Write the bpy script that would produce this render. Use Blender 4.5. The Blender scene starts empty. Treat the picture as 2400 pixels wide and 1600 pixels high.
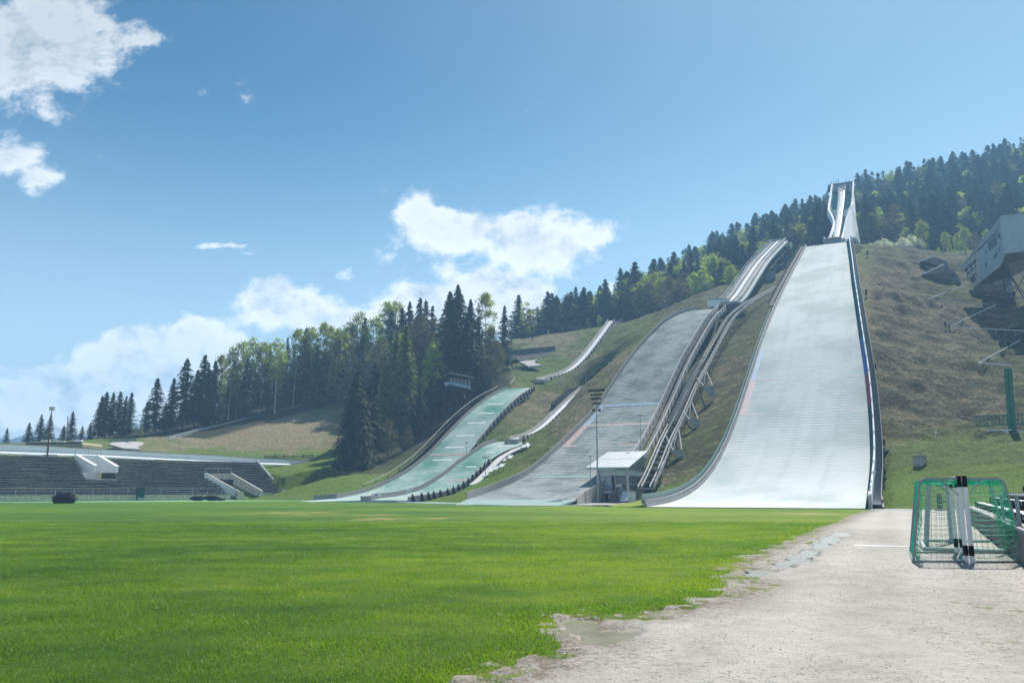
import bpy, math, random
import numpy as np
from mathutils import Vector, Matrix
random.seed(7); rng = np.random.default_rng(7)
R = math.radians
scene = bpy.context.scene
C = scene.collection
# ------------------------------------------------------------------ camera, light, sky
FPX = 1870.0; TH = math.atan(350/1870.0); HC = 1.72
cam = bpy.data.cameras.new('camera'); camo = bpy.data.objects.new('camera', cam); C.objects.link(camo)
cam.sensor_width = 36.0; cam.lens = 36.0*FPX/2400; cam.clip_start = .1; cam.clip_end = 20000
camo.location = (0, 0, HC); camo.rotation_euler = (R(90)+TH, 0, 0)
scene.camera = camo
SUN_AZ, SUN_EL = R(31), R(49)          # azimuth from +Y towards +X
sd = Vector((math.sin(SUN_AZ)*math.cos(SUN_EL), math.cos(SUN_AZ)*math.cos(SUN_EL), math.sin(SUN_EL)))
sl = bpy.data.lights.new('sun', 'SUN'); sl.energy = 4.6; sl.angle = R(.53); sl.color = (1, .95, .87)
so = bpy.data.objects.new('sun', sl); C.objects.link(so); so.rotation_euler = (-sd).to_track_quat('-Z', 'Y').to_euler()
scene.view_settings.view_transform = 'Standard'; scene.view_settings.look = 'None'
scene.view_settings.exposure = 0.98; scene.view_settings.gamma = 1
scene.render.engine = 'CYCLES'
scene.cycles.max_bounces = 5; scene.cycles.transparent_max_bounces = 8; scene.cycles.volume_bounces = 0

def ratio(px, py):
    u = (px-1200)/FPX; v = (800-py)/FPX
    return u/(math.cos(TH)-v*math.sin(TH)), (math.sin(TH)+v*math.cos(TH))/(math.cos(TH)-v*math.sin(TH))
def P(px, py, D):                       # the point at distance D ahead seen at that place
    r, s = ratio(px, py); return Vector((r*D, D, HC+s*D))
def G(px, py, z=0.0):
    r, s = ratio(px, py); D = (z-HC)/s; return Vector((r*D, D, z))
def proj(p):
    x, y, z = p[0], p[1], p[2]-HC
    d = y*math.cos(TH)+z*math.sin(TH); h = -y*math.sin(TH)+z*math.cos(TH)
    return 1200+FPX*x/d, 800-FPX*h/d
# ---- world: Nishita sky with procedural clouds laid out by direction
w = bpy.data.worlds.new('World'); scene.world = w; w.use_nodes = True
nt = w.node_tree; nt.nodes.clear()
def N(t, **k):
    n = nt.nodes.new(t)
    for a, b in k.items(): setattr(n, a, b)
    return n
def Mt(op, a, b=None, c=None, clamp=False):
    n = N('ShaderNodeMath', operation=op); n.use_clamp = clamp
    for i, v in enumerate((a, b, c)):
        if v is None: continue
        if isinstance(v, (int, float)): n.inputs[i].default_value = v
        else: nt.links.new(v, n.inputs[i])
    return n.outputs[0]
sky = N('ShaderNodeTexSky', sky_type='NISHITA'); sky.sun_disc = False
sky.sun_elevation = SUN_EL; sky.sun_rotation = SUN_AZ; sky.altitude = 700; sky.air_density = 1.25; sky.dust_density = .55; sky.ozone_density = 2.2
tc = N('ShaderNodeTexCoord'); sx = N('ShaderNodeSeparateXYZ'); nt.links.new(tc.outputs['Generated'], sx.inputs[0])
ay = Mt('MAXIMUM', Mt('ABSOLUTE', sx.outputs[1]), .02)
U = Mt('DIVIDE', sx.outputs[0], ay); W_ = Mt('DIVIDE', sx.outputs[2], ay)
cv = N('ShaderNodeCombineXYZ'); nt.links.new(U, cv.inputs[0]); nt.links.new(W_, cv.inputs[1])
def noise(vec, scale, detail, rough=.55, off=(0, 0, 0), dist=0.0, sc=(1, 1, 1)):
    mp = N('ShaderNodeMapping'); mp.inputs['Location'].default_value = off; mp.inputs['Scale'].default_value = sc
    nt.links.new(vec, mp.inputs[0]); n = N('ShaderNodeTexNoise'); n.inputs['Scale'].default_value = scale
    n.inputs['Detail'].default_value = detail; n.inputs['Roughness'].default_value = rough; n.inputs['Distortion'].default_value = dist
    nt.links.new(mp.outputs[0], n.inputs['Vector']); return n.outputs[0]
CL = [(110,85,150,115,1.25),(40,130,120,100,1.1),(215,110,75,85,.9),(150,190,70,45,.7),(335,88,42,20,.72),(120,262,45,25,.6),(350,165,30,12,.38),
 (38,365,75,52,1.0),(88,415,60,42,.8),(472,222,40,18,.62),(590,235,25,18,.3),(495,582,72,9,.62),(580,590,50,8,.4),(560,575,40,7,.35),
 (975,500,48,48,1.1),(1050,540,120,48,1.1),(1215,530,85,50,1.15),(1270,575,100,55,1.15),(1395,555,70,42,1.0),(1270,620,50,25,.7),
 (1050,595,70,40,.6),(870,575,45,35,.42),(930,610,60,26,.5),(1060,640,35,30,.6),(808,640,30,18,.7),
 (640,695,60,46,1.3),(700,725,90,42,1.3),(760,752,85,30,1.1),(625,660,30,20,.7),(880,745,70,20,.75),(930,715,60,30,.9),(570,790,50,20,.5),
 (1140,685,62,52,1.4),(1210,700,78,50,1.35),(1010,705,85,42,1.3),(1100,730,160,60,1.35),(1240,745,50,50,.8),(1445,675,38,18,.75),(1210,645,30,12,.4),
 (320,805,75,42,1.3),(440,800,52,46,1.4),(410,850,165,62,1.35),(500,850,55,62,1.1),(225,835,50,18,.8),(200,880,60,30,.7),
 (60,925,150,48,1.1),(170,950,160,44,1.1),(290,900,110,52,1.1),(60,870,90,12,.45),(70,747,26,10,.42),(350,940,150,50,.8),(60,985,200,35,.8)]
F_ = None
nd = Mt('SUBTRACT', noise(cv.outputs[0], 9, 6, .6), .5); nd2 = Mt('SUBTRACT', noise(cv.outputs[0], 9, 6, .6, (7, 3, 1)), .5)
U2 = Mt('MULTIPLY_ADD', nd, .045, U); W2 = Mt('MULTIPLY_ADD', nd2, .035, W_)
for (px, py, a, b, A) in CL:
    r, s = ratio(px, py); ra = a/FPX*1.25; rb = b/FPX*1.25
    du = Mt('MULTIPLY', Mt('SUBTRACT', U2, r), 1/ra); dw = Mt('MULTIPLY', Mt('SUBTRACT', W2, s), 1/rb)
    if b < 11: dw = Mt('MULTIPLY_ADD', du, -.6, dw)
    q = Mt('MULTIPLY_ADD', du, du, Mt('MULTIPLY', dw, dw))
    e = Mt('MULTIPLY', Mt('POWER', 2.718, Mt('MULTIPLY', q, -1.0)), A)
    F_ = e if F_ is None else Mt('MAXIMUM', F_, Mt('MULTIPLY_ADD', Mt('MINIMUM', F_, e), .35, Mt('MAXIMUM', F_, e)))
def fluff(off): return noise(cv.outputs[0], 12, 12, .64, off, .15, (1, 1.3, 1))
n0 = fluff((0, 0, 0)); n1 = fluff((-.014, -.022, 0)); n2 = noise(cv.outputs[0], 42, 6, .62, (3, 2, 0))
dens = Mt('ADD', Mt('MULTIPLY_ADD', Mt('SUBTRACT', n0, .5), 2.3, F_), Mt('MULTIPLY', Mt('SUBTRACT', n2, .5), .75))
def sstep(x, lo, hi):
    m = N('ShaderNodeMapRange', interpolation_type='SMOOTHSTEP'); nt.links.new(x, m.inputs[0])
    m.inputs[1].default_value = lo; m.inputs[2].default_value = hi; return m.outputs[0]
mask = sstep(dens, .36, .95)
core = sstep(dens, .55, 1.35)
lit = Mt('MULTIPLY_ADD', Mt('SUBTRACT', n0, n1), 3.2, .92, clamp=True)
lit2 = Mt('SUBTRACT', lit, Mt('MULTIPLY', core, .26), clamp=True)
cm = N('ShaderNodeMix', data_type='RGBA'); nt.links.new(lit2, cm.inputs[0]); cdim = N('ShaderNodeMapRange'); nt.links.new(W_, cdim.inputs[0]); cdim.inputs[1].default_value = .10; cdim.inputs[2].default_value = .62; cdim.inputs[3].default_value = 1.32; cdim.inputs[4].default_value = .66
cm.inputs[6].default_value = (3.0, 3.8, 4.4, 1); cm.inputs[7].default_value = (7.9, 8.1, 8.2, 1)
tint = N('ShaderNodeMix', data_type='RGBA', blend_type='MULTIPLY'); tint.inputs[0].default_value = 1; nt.links.new(sky.outputs[0], tint.inputs[6])
tr_ = N('ShaderNodeValToRGB'); nt.links.new(sx.outputs[2], tr_.inputs[0]); cr_ = tr_.color_ramp
for e_, (p_, c_) in zip([cr_.elements[0], cr_.elements[1], cr_.elements.new(.28), cr_.elements.new(.55)], [(0, (.92, 1.0, .96)), (1, (.04, .24, .32)), (.28, (.44, .74, .78)), (.55, (.075, .31, .40))]): e_.position = p_; e_.color = (*c_, 1)
cr_.interpolation = 'B_SPLINE'; azf = N('ShaderNodeMix', data_type='RGBA', blend_type='MULTIPLY'); azf.inputs[0].default_value = 1; nt.links.new(tr_.outputs[0], azf.inputs[6])
azr = N('ShaderNodeValToRGB'); nt.links.new(Mt('MULTIPLY_ADD', sx.outputs[0], .6, .5), azr.inputs[0]); azr.color_ramp.elements[0].position = .12; azr.color_ramp.elements[0].color = (.36, .64, .74, 1); azr.color_ramp.elements[1].position = .85; azr.color_ramp.elements[1].color = (1.12, 1.10, 1.04, 1)
nt.links.new(azr.outputs[0], azf.inputs[7]); nt.links.new(azf.outputs[2], tint.inputs[7])
# whiter towards the horizon
hz = sstep(sx.outputs[2], .55, -.05)
hm = N('ShaderNodeMix', data_type='RGBA'); nt.links.new(Mt('ADD', Mt('MULTIPLY', Mt('POWER', hz, 1.9), 1.15), Mt('MULTIPLY', sstep(sx.outputs[0], -.45, .75), .22), clamp=True), hm.inputs[0]); nt.links.new(tint.outputs[2], hm.inputs[6]); hm.inputs[7].default_value = (5.9, 7.2, 8.0, 1)
sm = N('ShaderNodeMix', data_type='RGBA'); nt.links.new(mask, sm.inputs[0]); nt.links.new(hm.outputs[2], sm.inputs[6]); cs_ = N('ShaderNodeVectorMath', operation='SCALE'); nt.links.new(cm.outputs[2], cs_.inputs[0]); nt.links.new(cdim.outputs[0], cs_.inputs[3]); nt.links.new(cs_.outputs[0], sm.inputs[7])
bg = N('ShaderNodeBackground'); bg.inputs[1].default_value = .085; nt.links.new(sm.outputs[2], bg.inputs[0])
wo = N('ShaderNodeOutputWorld'); nt.links.new(bg.outputs[0], wo.inputs[0])

# ------------------------------------------------------------------ materials
def material(name): 
    m = bpy.data.materials.new(name); m.use_nodes = True; m.node_tree.nodes.clear(); return m
class MN:                                # tiny node helper
    def __init__(s, name): s.m = material(name); s.t = s.m.node_tree
    def n(s, typ, ins=None, **k):
        x = s.t.nodes.new(typ)
        for a, b in k.items(): setattr(x, a, b)
        for a, b in (ins or {}).items():
            if hasattr(b, 'links') or isinstance(b, bpy.types.NodeSocket): s.t.links.new(b, x.inputs[a])
            else: x.inputs[a].default_value = b
        return x
    def noise(s, scale, detail=4, rough=.6, vec=None, sc=(1, 1, 1), off=(0, 0, 0)):
        if vec is None: vec = s.n('ShaderNodeTexCoord').outputs['Object']
        mp = s.n('ShaderNodeMapping', {0: vec, 'Scale': sc, 'Location': off})
        return s.n('ShaderNodeTexNoise', {'Vector': mp.outputs[0], 'Scale': scale, 'Detail': detail, 'Roughness': rough}).outputs[0]
    def ramp(s, fac, stops):
        r = s.n('ShaderNodeValToRGB', {0: fac}); cr = r.color_ramp
        while len(cr.elements) < len(stops): cr.elements.new(.5)
        for e, (p, c) in zip(cr.elements, stops): e.position = p; e.color = (*c, 1) if len(c) == 3 else c
        return r.outputs[0]
    def mix(s, fac, a, b, blend='MIX'):
        x = s.n('ShaderNodeMix', {0: fac}, data_type='RGBA', blend_type=blend)
        for i, v in ((6, a), (7, b)):
            if isinstance(v, bpy.types.NodeSocket): s.t.links.new(v, x.inputs[i])
            else: x.inputs[i].default_value = (*v, 1)
        return x.outputs[2]
    def math(s, op, a, b=0.0, c=0.0, clamp=False):
        x = s.n('ShaderNodeMath', {0: a, 1: b, 2: c}, operation=op); x.use_clamp = clamp; return x.outputs[0]
    def step(s, x, lo, hi):
        m = s.n('ShaderNodeMapRange', {0: x, 1: lo, 2: hi}, interpolation_type='SMOOTHSTEP'); return m.outputs[0]
    def out(s, col, rough=.8, spec=.3, bump=None, bs=.3, bd=.1, metal=0.0, sub=None, nrm=None, transl=None, coat=0):
        b = s.n('ShaderNodeBsdfPrincipled', {'Roughness': rough, 'Specular IOR Level': spec, 'Metallic': metal})
        if isinstance(col, bpy.types.NodeSocket): s.t.links.new(col, b.inputs['Base Color'])
        else: b.inputs['Base Color'].default_value = (*col, 1)
        if bump is not None:
            bn = s.n('ShaderNodeBump', {'Height': bump, 'Strength': bs, 'Distance': bd}); s.t.links.new(bn.outputs[0], b.inputs['Normal'])
        sh = b.outputs[0]
        if transl is not None:
            tr = s.n('ShaderNodeBsdfTranslucent'); tc_ = s.mix(1.0, col if isinstance(col, bpy.types.NodeSocket) else col, (1.6, 1.9, .9), 'MULTIPLY')
            s.t.links.new(tc_, tr.inputs[0]); mx = s.n('ShaderNodeMixShader', {0: transl, 1: sh, 2: tr.outputs[0]}); sh = mx.outputs[0]
        o = s.n('ShaderNodeOutputMaterial', {0: sh}); return s.m
def simple(name, col, rough=.7, var=.25, scale=3.0, spec=.12, metal=0.0, bs=.15, sc=(1, 1, 1)):
    m = MN(name); nz = m.noise(scale, 5, .65, sc=sc)
    a = tuple(c*(1-var) for c in col); b = tuple(min(1, c*(1+var)) for c in col)
    return m.out(m.ramp(nz, [(.3, a), (.7, b)]), rough, spec, nz, bs, .05, metal)
M = {}
M['wood'] = simple('weathered_wood', (.30, .29, .27), .85, .35, 2.2, sc=(1, 1, 8))
M['woodlight'] = simple('pale_planks', (.52, .50, .47), .8, .25, 2.0, sc=(1, 1, 6))
M['wooddark'] = simple('dark_timber', (.045, .042, .04), .8, .4, 2.5)
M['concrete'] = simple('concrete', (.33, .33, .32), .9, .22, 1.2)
M['concrete_dark'] = simple('stained_concrete', (.16, .165, .16), .9, .35, .8)
M['white'] = simple('white_paint', (.70, .71, .72), .9, .08, .8)
M['steel'] = simple('galvanised_steel', (.34, .36, .37), .7, .15, 4)
M['steelgrey'] = simple('grey_painted_steel', (.28, .31, .33), .85, .12, 3)
M['darksteel'] = simple('dark_steel', (.05, .055, .06), .85, .2, 3)
M['greensteel'] = simple('green_painted_steel', (.04, .16, .11), .5, .2, 2)
M['palesteel'] = simple('pale_green_grey_steel', (.46, .51, .50), .85, .15, 2)
M['rust'] = simple('rusty_steel', (.13, .07, .055), .7, .3, 3)
M['black'] = simple('black_rubber', (.012, .012, .014), .6, .3, 3)
M['alu'] = simple('aluminium', (.40, .41, .42), .75, .15, 3)
M['goalwhite'] = simple('white_lacquer', (.78, .78, .80), .35, .05, 2)
M['netgreen'] = simple('green_net_cord', (.03, .55, .30), .6, .15, 3)
M['netwhite'] = simple('pale_net_cord', (.55, .56, .48), .7, .1, 3)
M['blue'] = simple('blue_panel', (.015, .075, .27), .9, .1, 1)
M['red'] = simple('red_panel', (.15, .03, .055), .9, .1, 1)
M['tealpanel'] = simple('dark_teal_panel', (.02, .075, .09), .9, .15, 1, 0.0)
M['sign'] = simple('sign_board', (.62, .66, .70), .5, .04, 2)
M['signred'] = simple('red_print', (.5, .12, .16), .5, .04, 2)
M['signblue'] = simple('blue_print', (.10, .25, .5), .5, .04, 2)
M['banner'] = simple('blue_banner', (.22, .34, .44), .6, .35, 1.2)
M['rubble'] = simple('rubble_stone', (.46, .40, .33), .9, .5, 3.5, bs=.8)
M['railpale'] = simple('worn_pale_rail', (.52, .52, .50), .8, .2, 3)
M['skin'] = simple('skin', (.45, .28, .2), .6, .05)
M['clothdark'] = simple('dark_clothes', (.02, .024, .035), .8, .2)
M['clothlight'] = simple('pale_clothes', (.4, .42, .45), .8, .1)
M['hair'] = simple('brown_hair', (.04, .025, .015), .7, .2)
m = MN('window_glass'); nz = m.noise(.8, 3)
M['glass'] = m.out(m.ramp(nz, [(.35, (.05, .08, .10)), (.65, (.16, .24, .27))]), .08, .8)
m = MN('dark_glass'); nz = m.noise(.8, 3)
M['darkglass'] = m.out(m.ramp(nz, [(.35, (.01, .02, .03)), (.65, (.03, .05, .06))]), .1, .8)
m = MN('clear_glass')
tb = m.n('ShaderNodeBsdfTransparent', {0: (.82, .92, .90, 1)}); gl = m.n('ShaderNodeBsdfGlossy', {0: (.8, .9, .95, 1), 1: .03})
mx = m.n('ShaderNodeMixShader', {0: .25, 1: tb.outputs[0], 2: gl.outputs[0]}); m.n('ShaderNodeOutputMaterial', {0: mx.outputs[0]}); M['clear'] = m.m
# standing seam roof
m = MN('standing_seam_roof'); M['roof'] = m.out(m.ramp(m.noise(.7, 4), [(.3, (.52, .54, .55)), (.7, (.62, .64, .65))]), .4, .5, metal=.2)
# cladding of the judges' building
m = MN('panel_cladding'); uv = m.n('ShaderNodeTexCoord').outputs['UV']
br = m.n('ShaderNodeTexBrick', {'Vector': uv, 'Color1': (.26, .31, .35, 1), 'Color2': (.30, .35, .39, 1), 'Mortar': (.17, .21, .24, 1), 'Scale': 1.0, 'Mortar Size': .012, 'Brick Width': 1.6, 'Row Height': .9}, offset=0.0)
M['clad'] = m.out(br.outputs[0], .6, .3)
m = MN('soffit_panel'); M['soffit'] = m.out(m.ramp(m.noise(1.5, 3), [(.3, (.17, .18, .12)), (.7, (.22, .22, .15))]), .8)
# plank terraces of the old stand
m = MN('stand_planks'); nz = m.noise(1.2, 6, .7, sc=(1, 1, 4)); nb = m.noise(.16, 3)
cc = m.mix(m.step(nz, .66, .74), m.ramp(m.math('MULTIPLY', nz, nb), [(.12, (.022, .021, .02)), (.26, (.066, .062, .055)), (.42, (.18, .165, .145))]), (.26, .24, .2))
M['standwood'] = m.out(cc, .85, .25, nz, .4, .1)
M['standtread'] = simple('stand_tread', (.50, .48, .44), .85, .5, 1.2)
# ski matting: rows run across the slope (uv.y in metres along the slope)
def matting(name, c_lo, c_hi, green, amt, rough, row=.55, spec=.5, gscale=.10, rowamt=.5):
    m = MN(name); uv = m.n('ShaderNodeTexCoord').outputs['UV']; s = m.n('ShaderNodeSeparateXYZ', {0: uv})
    wob = m.noise(.5, 4, .6, uv)
    v = m.math('MULTIPLY_ADD', wob, .9, s.outputs[1])
    saw = m.math('FRACT', m.math('MULTIPLY', v, 1/row))
    rowsh = m.step(saw, .0, .55)
    streak = m.noise(1.0, 5, .7, uv, (.35, 6.0, 1)); big = m.noise(gscale, 4, .6, uv, (1, .8, 1)); fine = m.noise(3.5, 4, .7, uv, (.5, 3, 1))
    base = m.ramp(streak, [(.32, c_lo), (.62, c_hi)]); base = m.mix(m.math('MULTIPLY', m.step(fine, .45, .65), .35), base, c_lo)
    g = m.math('MULTIPLY', m.step(m.math('MULTIPLY_ADD', streak, .35, m.math('MULTIPLY', big, .8)), .52, .68), amt)
    base = m.mix(g, base, green)
    col = m.mix(m.math('MULTIPLY', m.math('SUBTRACT', 1.0, rowsh), rowamt), base, tuple(c*.35 for c in green))
    run = m.noise(.55, 3, .6, uv, (1, .03, 1))
    col = m.mix(m.math('MULTIPLY', m.step(run, .5, .66), .16), col, tuple(c*.6 for c in c_lo))
    h = m.math('MULTIPLY_ADD', fine, .5, rowsh)
    return m.out(col, rough, spec, h, .35, .05)
M['matbig'] = matting('white_green_matting', (.49, .525, .51), (.635, .66, .645), (.32, .40, .37), .6, .88, .95, .03, .07, .20)
M['matgrey'] = matting('grey_green_matting', (.19, .215, .21), (.44, .475, .46), (.075, .115, .11), .55, .9, .85, .03, .2, .85)
M['matmint'] = matting('mint_green_matting', (.25, .36, .32), (.53, .60, .57), (.06, .22, .155), .85, .9, .9, .03, .06, .7)
M['matpale'] = matting('pale_outrun_matting', (.22, .30, .28), (.34, .42, .40), (.12, .22, .2), .5, .9, .8, .03, .06, .35)
M['mred'] = simple('faded_red_line', (.36, .28, .27), .8, .35, 1.5); M['mblue'] = simple('faded_blue_line', (.22, .29, .38), .8, .35, 1.5); M['mwhite'] = simple('white_brush_line', (.68, .72, .70), .8, .1, 1.5)
# faint marks of the large hill
M['fred'] = simple('very_faded_red_line', (.62, .50, .49), .8, .12, 1.5, .05); M['fblue'] = simple('very_faded_blue_line', (.46, .53, .63), .8, .12, 1.5, .05)
# pitch
m = MN('pitch_turf'); co = m.n('ShaderNodeTexCoord').outputs['Object']
big = m.noise(.055, 3, .5, co, (1, 1.6, 1)); mid = m.noise(.45, 5, .65, co, (1, 1.3, 1)); fine = m.noise(14, 5, .75, co); vf = m.noise(60, 3, .8, co)
sxx = m.n('ShaderNodeSeparateXYZ', {0: co}); dg = m.math('ADD', m.math('MULTIPLY', sxx.outputs[0], .008), m.math('MULTIPLY', m.math('SINE', m.math('MULTIPLY_ADD', sxx.outputs[1], .42, m.math('MULTIPLY', sxx.outputs[0], -.17))), .028))
mixn = m.math('ADD', m.math('MULTIPLY_ADD', big, .62, m.math('MULTIPLY', mid, .55)), m.math('MINIMUM', m.math('MAXIMUM', dg, -.075), .085)); mixn = m.math('SUBTRACT', mixn, .045)
base = m.ramp(mixn, [(.36, (.044, .108, .013)), (.52, (.098, .182, .014)), (.68, (.185, .255, .018))])
base = m.mix(m.math('MULTIPLY', m.step(fine, .35, .75), .55), base, (.035, .10, .018))
base = m.mix(m.math('MULTIPLY', m.step(vf, .62, .80), .35), base, (.22, .30, .12))
bare = m.n('ShaderNodeAttribute', attribute_name='bare').outputs['Fac']
base = m.mix(m.math('MULTIPLY', bare, m.step(mid, .38, .55)), base, (.42, .31, .15))
h = m.math('ADD', fine, m.math('MULTIPLY', vf, .6)); M['pitch'] = m.out(base, .9, .12, h, .9, .06)
m = MN('grass_blades'); oi = m.n('ShaderNodeTexCoord').outputs['Object']; nb = m.noise(.055, 3, .5, oi, (1, 1.6, 1)); nm = m.noise(.45, 5, .65, oi, (1, 1.3, 1)); nv = m.noise(40, 2, .8, oi)
sxx = m.n('ShaderNodeSeparateXYZ', {0: oi}); dg = m.math('ADD', m.math('MULTIPLY', sxx.outputs[0], .008), m.math('MULTIPLY', m.math('SINE', m.math('MULTIPLY_ADD', sxx.outputs[1], .42, m.math('MULTIPLY', sxx.outputs[0], -.17))), .028))
f = m.math('ADD', m.math('MULTIPLY_ADD', nb, .62, m.math('MULTIPLY', nm, .55)), m.math('MINIMUM', m.math('MAXIMUM', dg, -.075), .085)); f = m.math('SUBTRACT', f, .045)
c = m.ramp(f, [(.36, (.060, .130, .016)), (.52, (.135, .215, .018)), (.68, (.245, .300, .022))]); c = m.mix(m.step(nv, .45, .85), c, (.045, .10, .018)); c = m.mix(m.math('MULTIPLY', m.step(m.noise(150, 2, .8, oi), .62, .72), .8), c, (.30, .34, .16))
M['blades'] = m.out(c, .5, .25, transl=.45)
# gravel path
m = MN('gravel'); co = m.n('ShaderNodeTexCoord').outputs['Object']
big = m.noise(.18, 4, .6, co, (1, .6, 1)); mid = m.noise(1.6, 6, .7, co); fine = m.noise(14, 7, .85, co); vor = m.n('ShaderNodeTexVoronoi', {'Vector': co, 'Scale': 26.0}).outputs[0]
sxg = m.n('ShaderNodeSeparateXYZ', {0: co}); rut = m.math('MULTIPLY', m.math('SUBTRACT', m.math('SINE', m.math('MULTIPLY', m.math('SUBTRACT', sxg.outputs[0], m.math('MULTIPLY', sxg.outputs[1], .47)), 3.4)), 0.0), .035)
base = m.ramp(m.math('ADD', rut, m.math('MULTIPLY_ADD', big, .5, m.math('MULTIPLY', mid, .5))), [(.35, (.285, .262, .232)), (.5, (.375, .348, .315)), (.64, (.45, .42, .385))])
patch = m.step(m.noise(.35, 4, .65, co, (1, .6, 1), off=(3, 1, 0)), .40, .62)
base = m.mix(m.math('MULTIPLY', m.step(fine, .50, .64), m.math('MULTIPLY_ADD', patch, .62, .36)), base, (.085, .082, .08))
base = m.mix(m.math('MULTIPLY', m.step(m.noise(38, 3, .8, co), .60, .74), .8), base, (.52, .50, .47))
edge = m.n('ShaderNodeAttribute', attribute_name='mud').outputs['Fac']
base = m.mix(m.math('MULTIPLY', edge, m.step(m.math('MULTIPLY_ADD', fine, .5, m.math('MULTIPLY', mid, .5)), .38, .58)), base, (.125, .10, .07))
weed = m.n('ShaderNodeAttribute', attribute_name='weed').outputs['Fac']
base = m.mix(m.math('MULTIPLY', weed, m.step(m.noise(3.5, 5, .7, co), .52, .62)), base, (.13, .16, .05))
M['gravel'] = m.out(base, .92, .2, m.math('MULTIPLY_ADD', vor, .6, fine), .7, .03)
M['stone'] = simple('loose_stone', (.31, .30, .285), .85, .5, 25)
m = MN('puddle_water'); wn = m.noise(.9, 3, .6); M['water'] = m.out(m.ramp(wn, [(.35, (.20, .19, .13)), (.65, (.30, .28, .20))]), .05, .6, m.noise(14, 3), .05, .02)
# hillside: green and dry grass; 'dry' attribute painted where the photo shows dead grass
m = MN('hillside_grass'); co = m.n('ShaderNodeTexCoord').outputs['Object']
dry = m.n('ShaderNodeAttribute', attribute_name='dry').outputs['Fac']; frs = m.n('ShaderNodeAttribute', attribute_name='forest').outputs['Fac']; tus = m.n('ShaderNodeAttribute', attribute_name='tussock').outputs['Fac']
big = m.noise(.045, 5, .62, co); mid = m.noise(.32, 5, .7, co, (1, 1, 2.2)); fine = m.noise(1.9, 5, .75, co, (1, 1, 2))
k = m.math('ADD', dry, m.math('MULTIPLY', m.math('SUBTRACT', big, .5), 1.5)); k = m.math('ADD', k, m.math('MULTIPLY', m.math('SUBTRACT', mid, .5), 1.2))
green = m.ramp(fine, [(.3, (.075, .125, .022)), (.55, (.15, .235, .034)), (.75, (.22, .31, .055))])
brown = m.ramp(fine, [(.28, (.12, .10, .06)), (.5, (.30, .25, .145)), (.74, (.44, .385, .24))])
col = m.mix(m.step(k, .30, .72), green, brown)
col = m.mix(m.math('MULTIPLY', tus, m.step(m.math('MULTIPLY_ADD', mid, .5, m.math('MULTIPLY', fine, .5)), .60, .46)), col, (.045, .052, .024))
col = m.mix(m.math('MULTIPLY', tus, .38), col, (.10, .085, .045))
col = m.mix(m.math('MULTIPLY', m.step(m.noise(.09, 3, .6, co, off=(5, 2, 0)), .66, .72), .35), col, (.26, .15, .05))
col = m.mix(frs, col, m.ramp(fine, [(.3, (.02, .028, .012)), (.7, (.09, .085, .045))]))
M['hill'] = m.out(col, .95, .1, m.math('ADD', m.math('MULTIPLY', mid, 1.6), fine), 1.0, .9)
m = MN('mountain_rock'); sp = m.n('ShaderNodeSeparateXYZ', {0: m.n('ShaderNodeTexCoord').outputs['Object']}); nz = m.noise(.021, 7, .7)
kk = m.step(m.math('MULTIPLY_ADD', nz, 105.0, sp.outputs[2]), 146, 158); M['mount'] = m.out(m.mix(kk, (.05, .08, .07), (.75, .78, .82)), .9, .1, nz, 1, 30)
M['asphalt'] = simple('pale_asphalt', (.34, .33, .32), .9, .12, .6)
M['paleturf'] = simple('pale_artificial_turf', (.16, .34, .16), .9, .12, .4)
m = MN('meadow'); fine = m.noise(2, 5); M['meadow'] = m.out(m.ramp(fine, [(.35, (.06, .14, .02)), (.65, (.13, .22, .035))]), .9, .1, fine, .6, .1)
m = MN('flower_bank'); fine = m.noise(3.2, 5, .8); g = m.ramp(m.noise(1.2, 4), [(.35, (.10, .16, .025)), (.65, (.20, .27, .04))]); M['flowers'] = m.out(m.mix(m.step(fine, .56, .62), g, (.60, .50, .02)), .9, .1, fine, .8, .15)
m = MN('gabion'); co = m.n('ShaderNodeTexCoord').outputs['Object']; vz = m.n('ShaderNodeTexVoronoi', {'Vector': co, 'Scale': 2.6}).outputs[0]; sp = m.n('ShaderNodeSeparateXYZ', {0: co})
rowl = m.math('FRACT', m.math('MULTIPLY', sp.outputs[2], .9)); cc = m.ramp(vz, [(.1, (.20, .19, .18)), (.5, (.07, .068, .066))]); M['gabion'] = m.out(m.mix(m.math('MULTIPLY', m.step(rowl, .80, .95), .6), cc, (.30, .29, .28)), .95, .1, vz, .8, .3)
def leaf(name, cols, tr=.28, var=.35):
    m = MN(name); rnd = m.n('ShaderNodeObjectInfo').outputs['Random']; at = m.n('ShaderNodeAttribute', attribute_name='tone').outputs['Fac']
    nz = m.noise(.45, 4, .7); f = m.math('MULTIPLY_ADD', at, .5, m.math('MULTIPLY', nz, .5))
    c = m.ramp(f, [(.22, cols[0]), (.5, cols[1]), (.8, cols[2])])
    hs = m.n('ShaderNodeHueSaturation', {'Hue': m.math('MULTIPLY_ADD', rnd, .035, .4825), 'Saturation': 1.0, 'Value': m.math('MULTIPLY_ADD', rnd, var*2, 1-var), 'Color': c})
    return m.out(hs.outputs[0], .75, .15, transl=tr)
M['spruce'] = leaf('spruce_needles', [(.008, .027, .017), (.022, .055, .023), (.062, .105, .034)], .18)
M['larch'] = leaf('larch_needles', [(.05, .085, .03), (.09, .14, .04), (.15, .20, .06)], .3, .2)
M['birch'] = leaf('fresh_birch_leaves', [(.10, .12, .03), (.20, .225, .045), (.33, .33, .07)], .42, .25)
M['yellowgreen'] = leaf('yellow_green_leaves', [(.13, .165, .03), (.225, .265, .04), (.34, .37, .06)], .38, .25)
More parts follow.
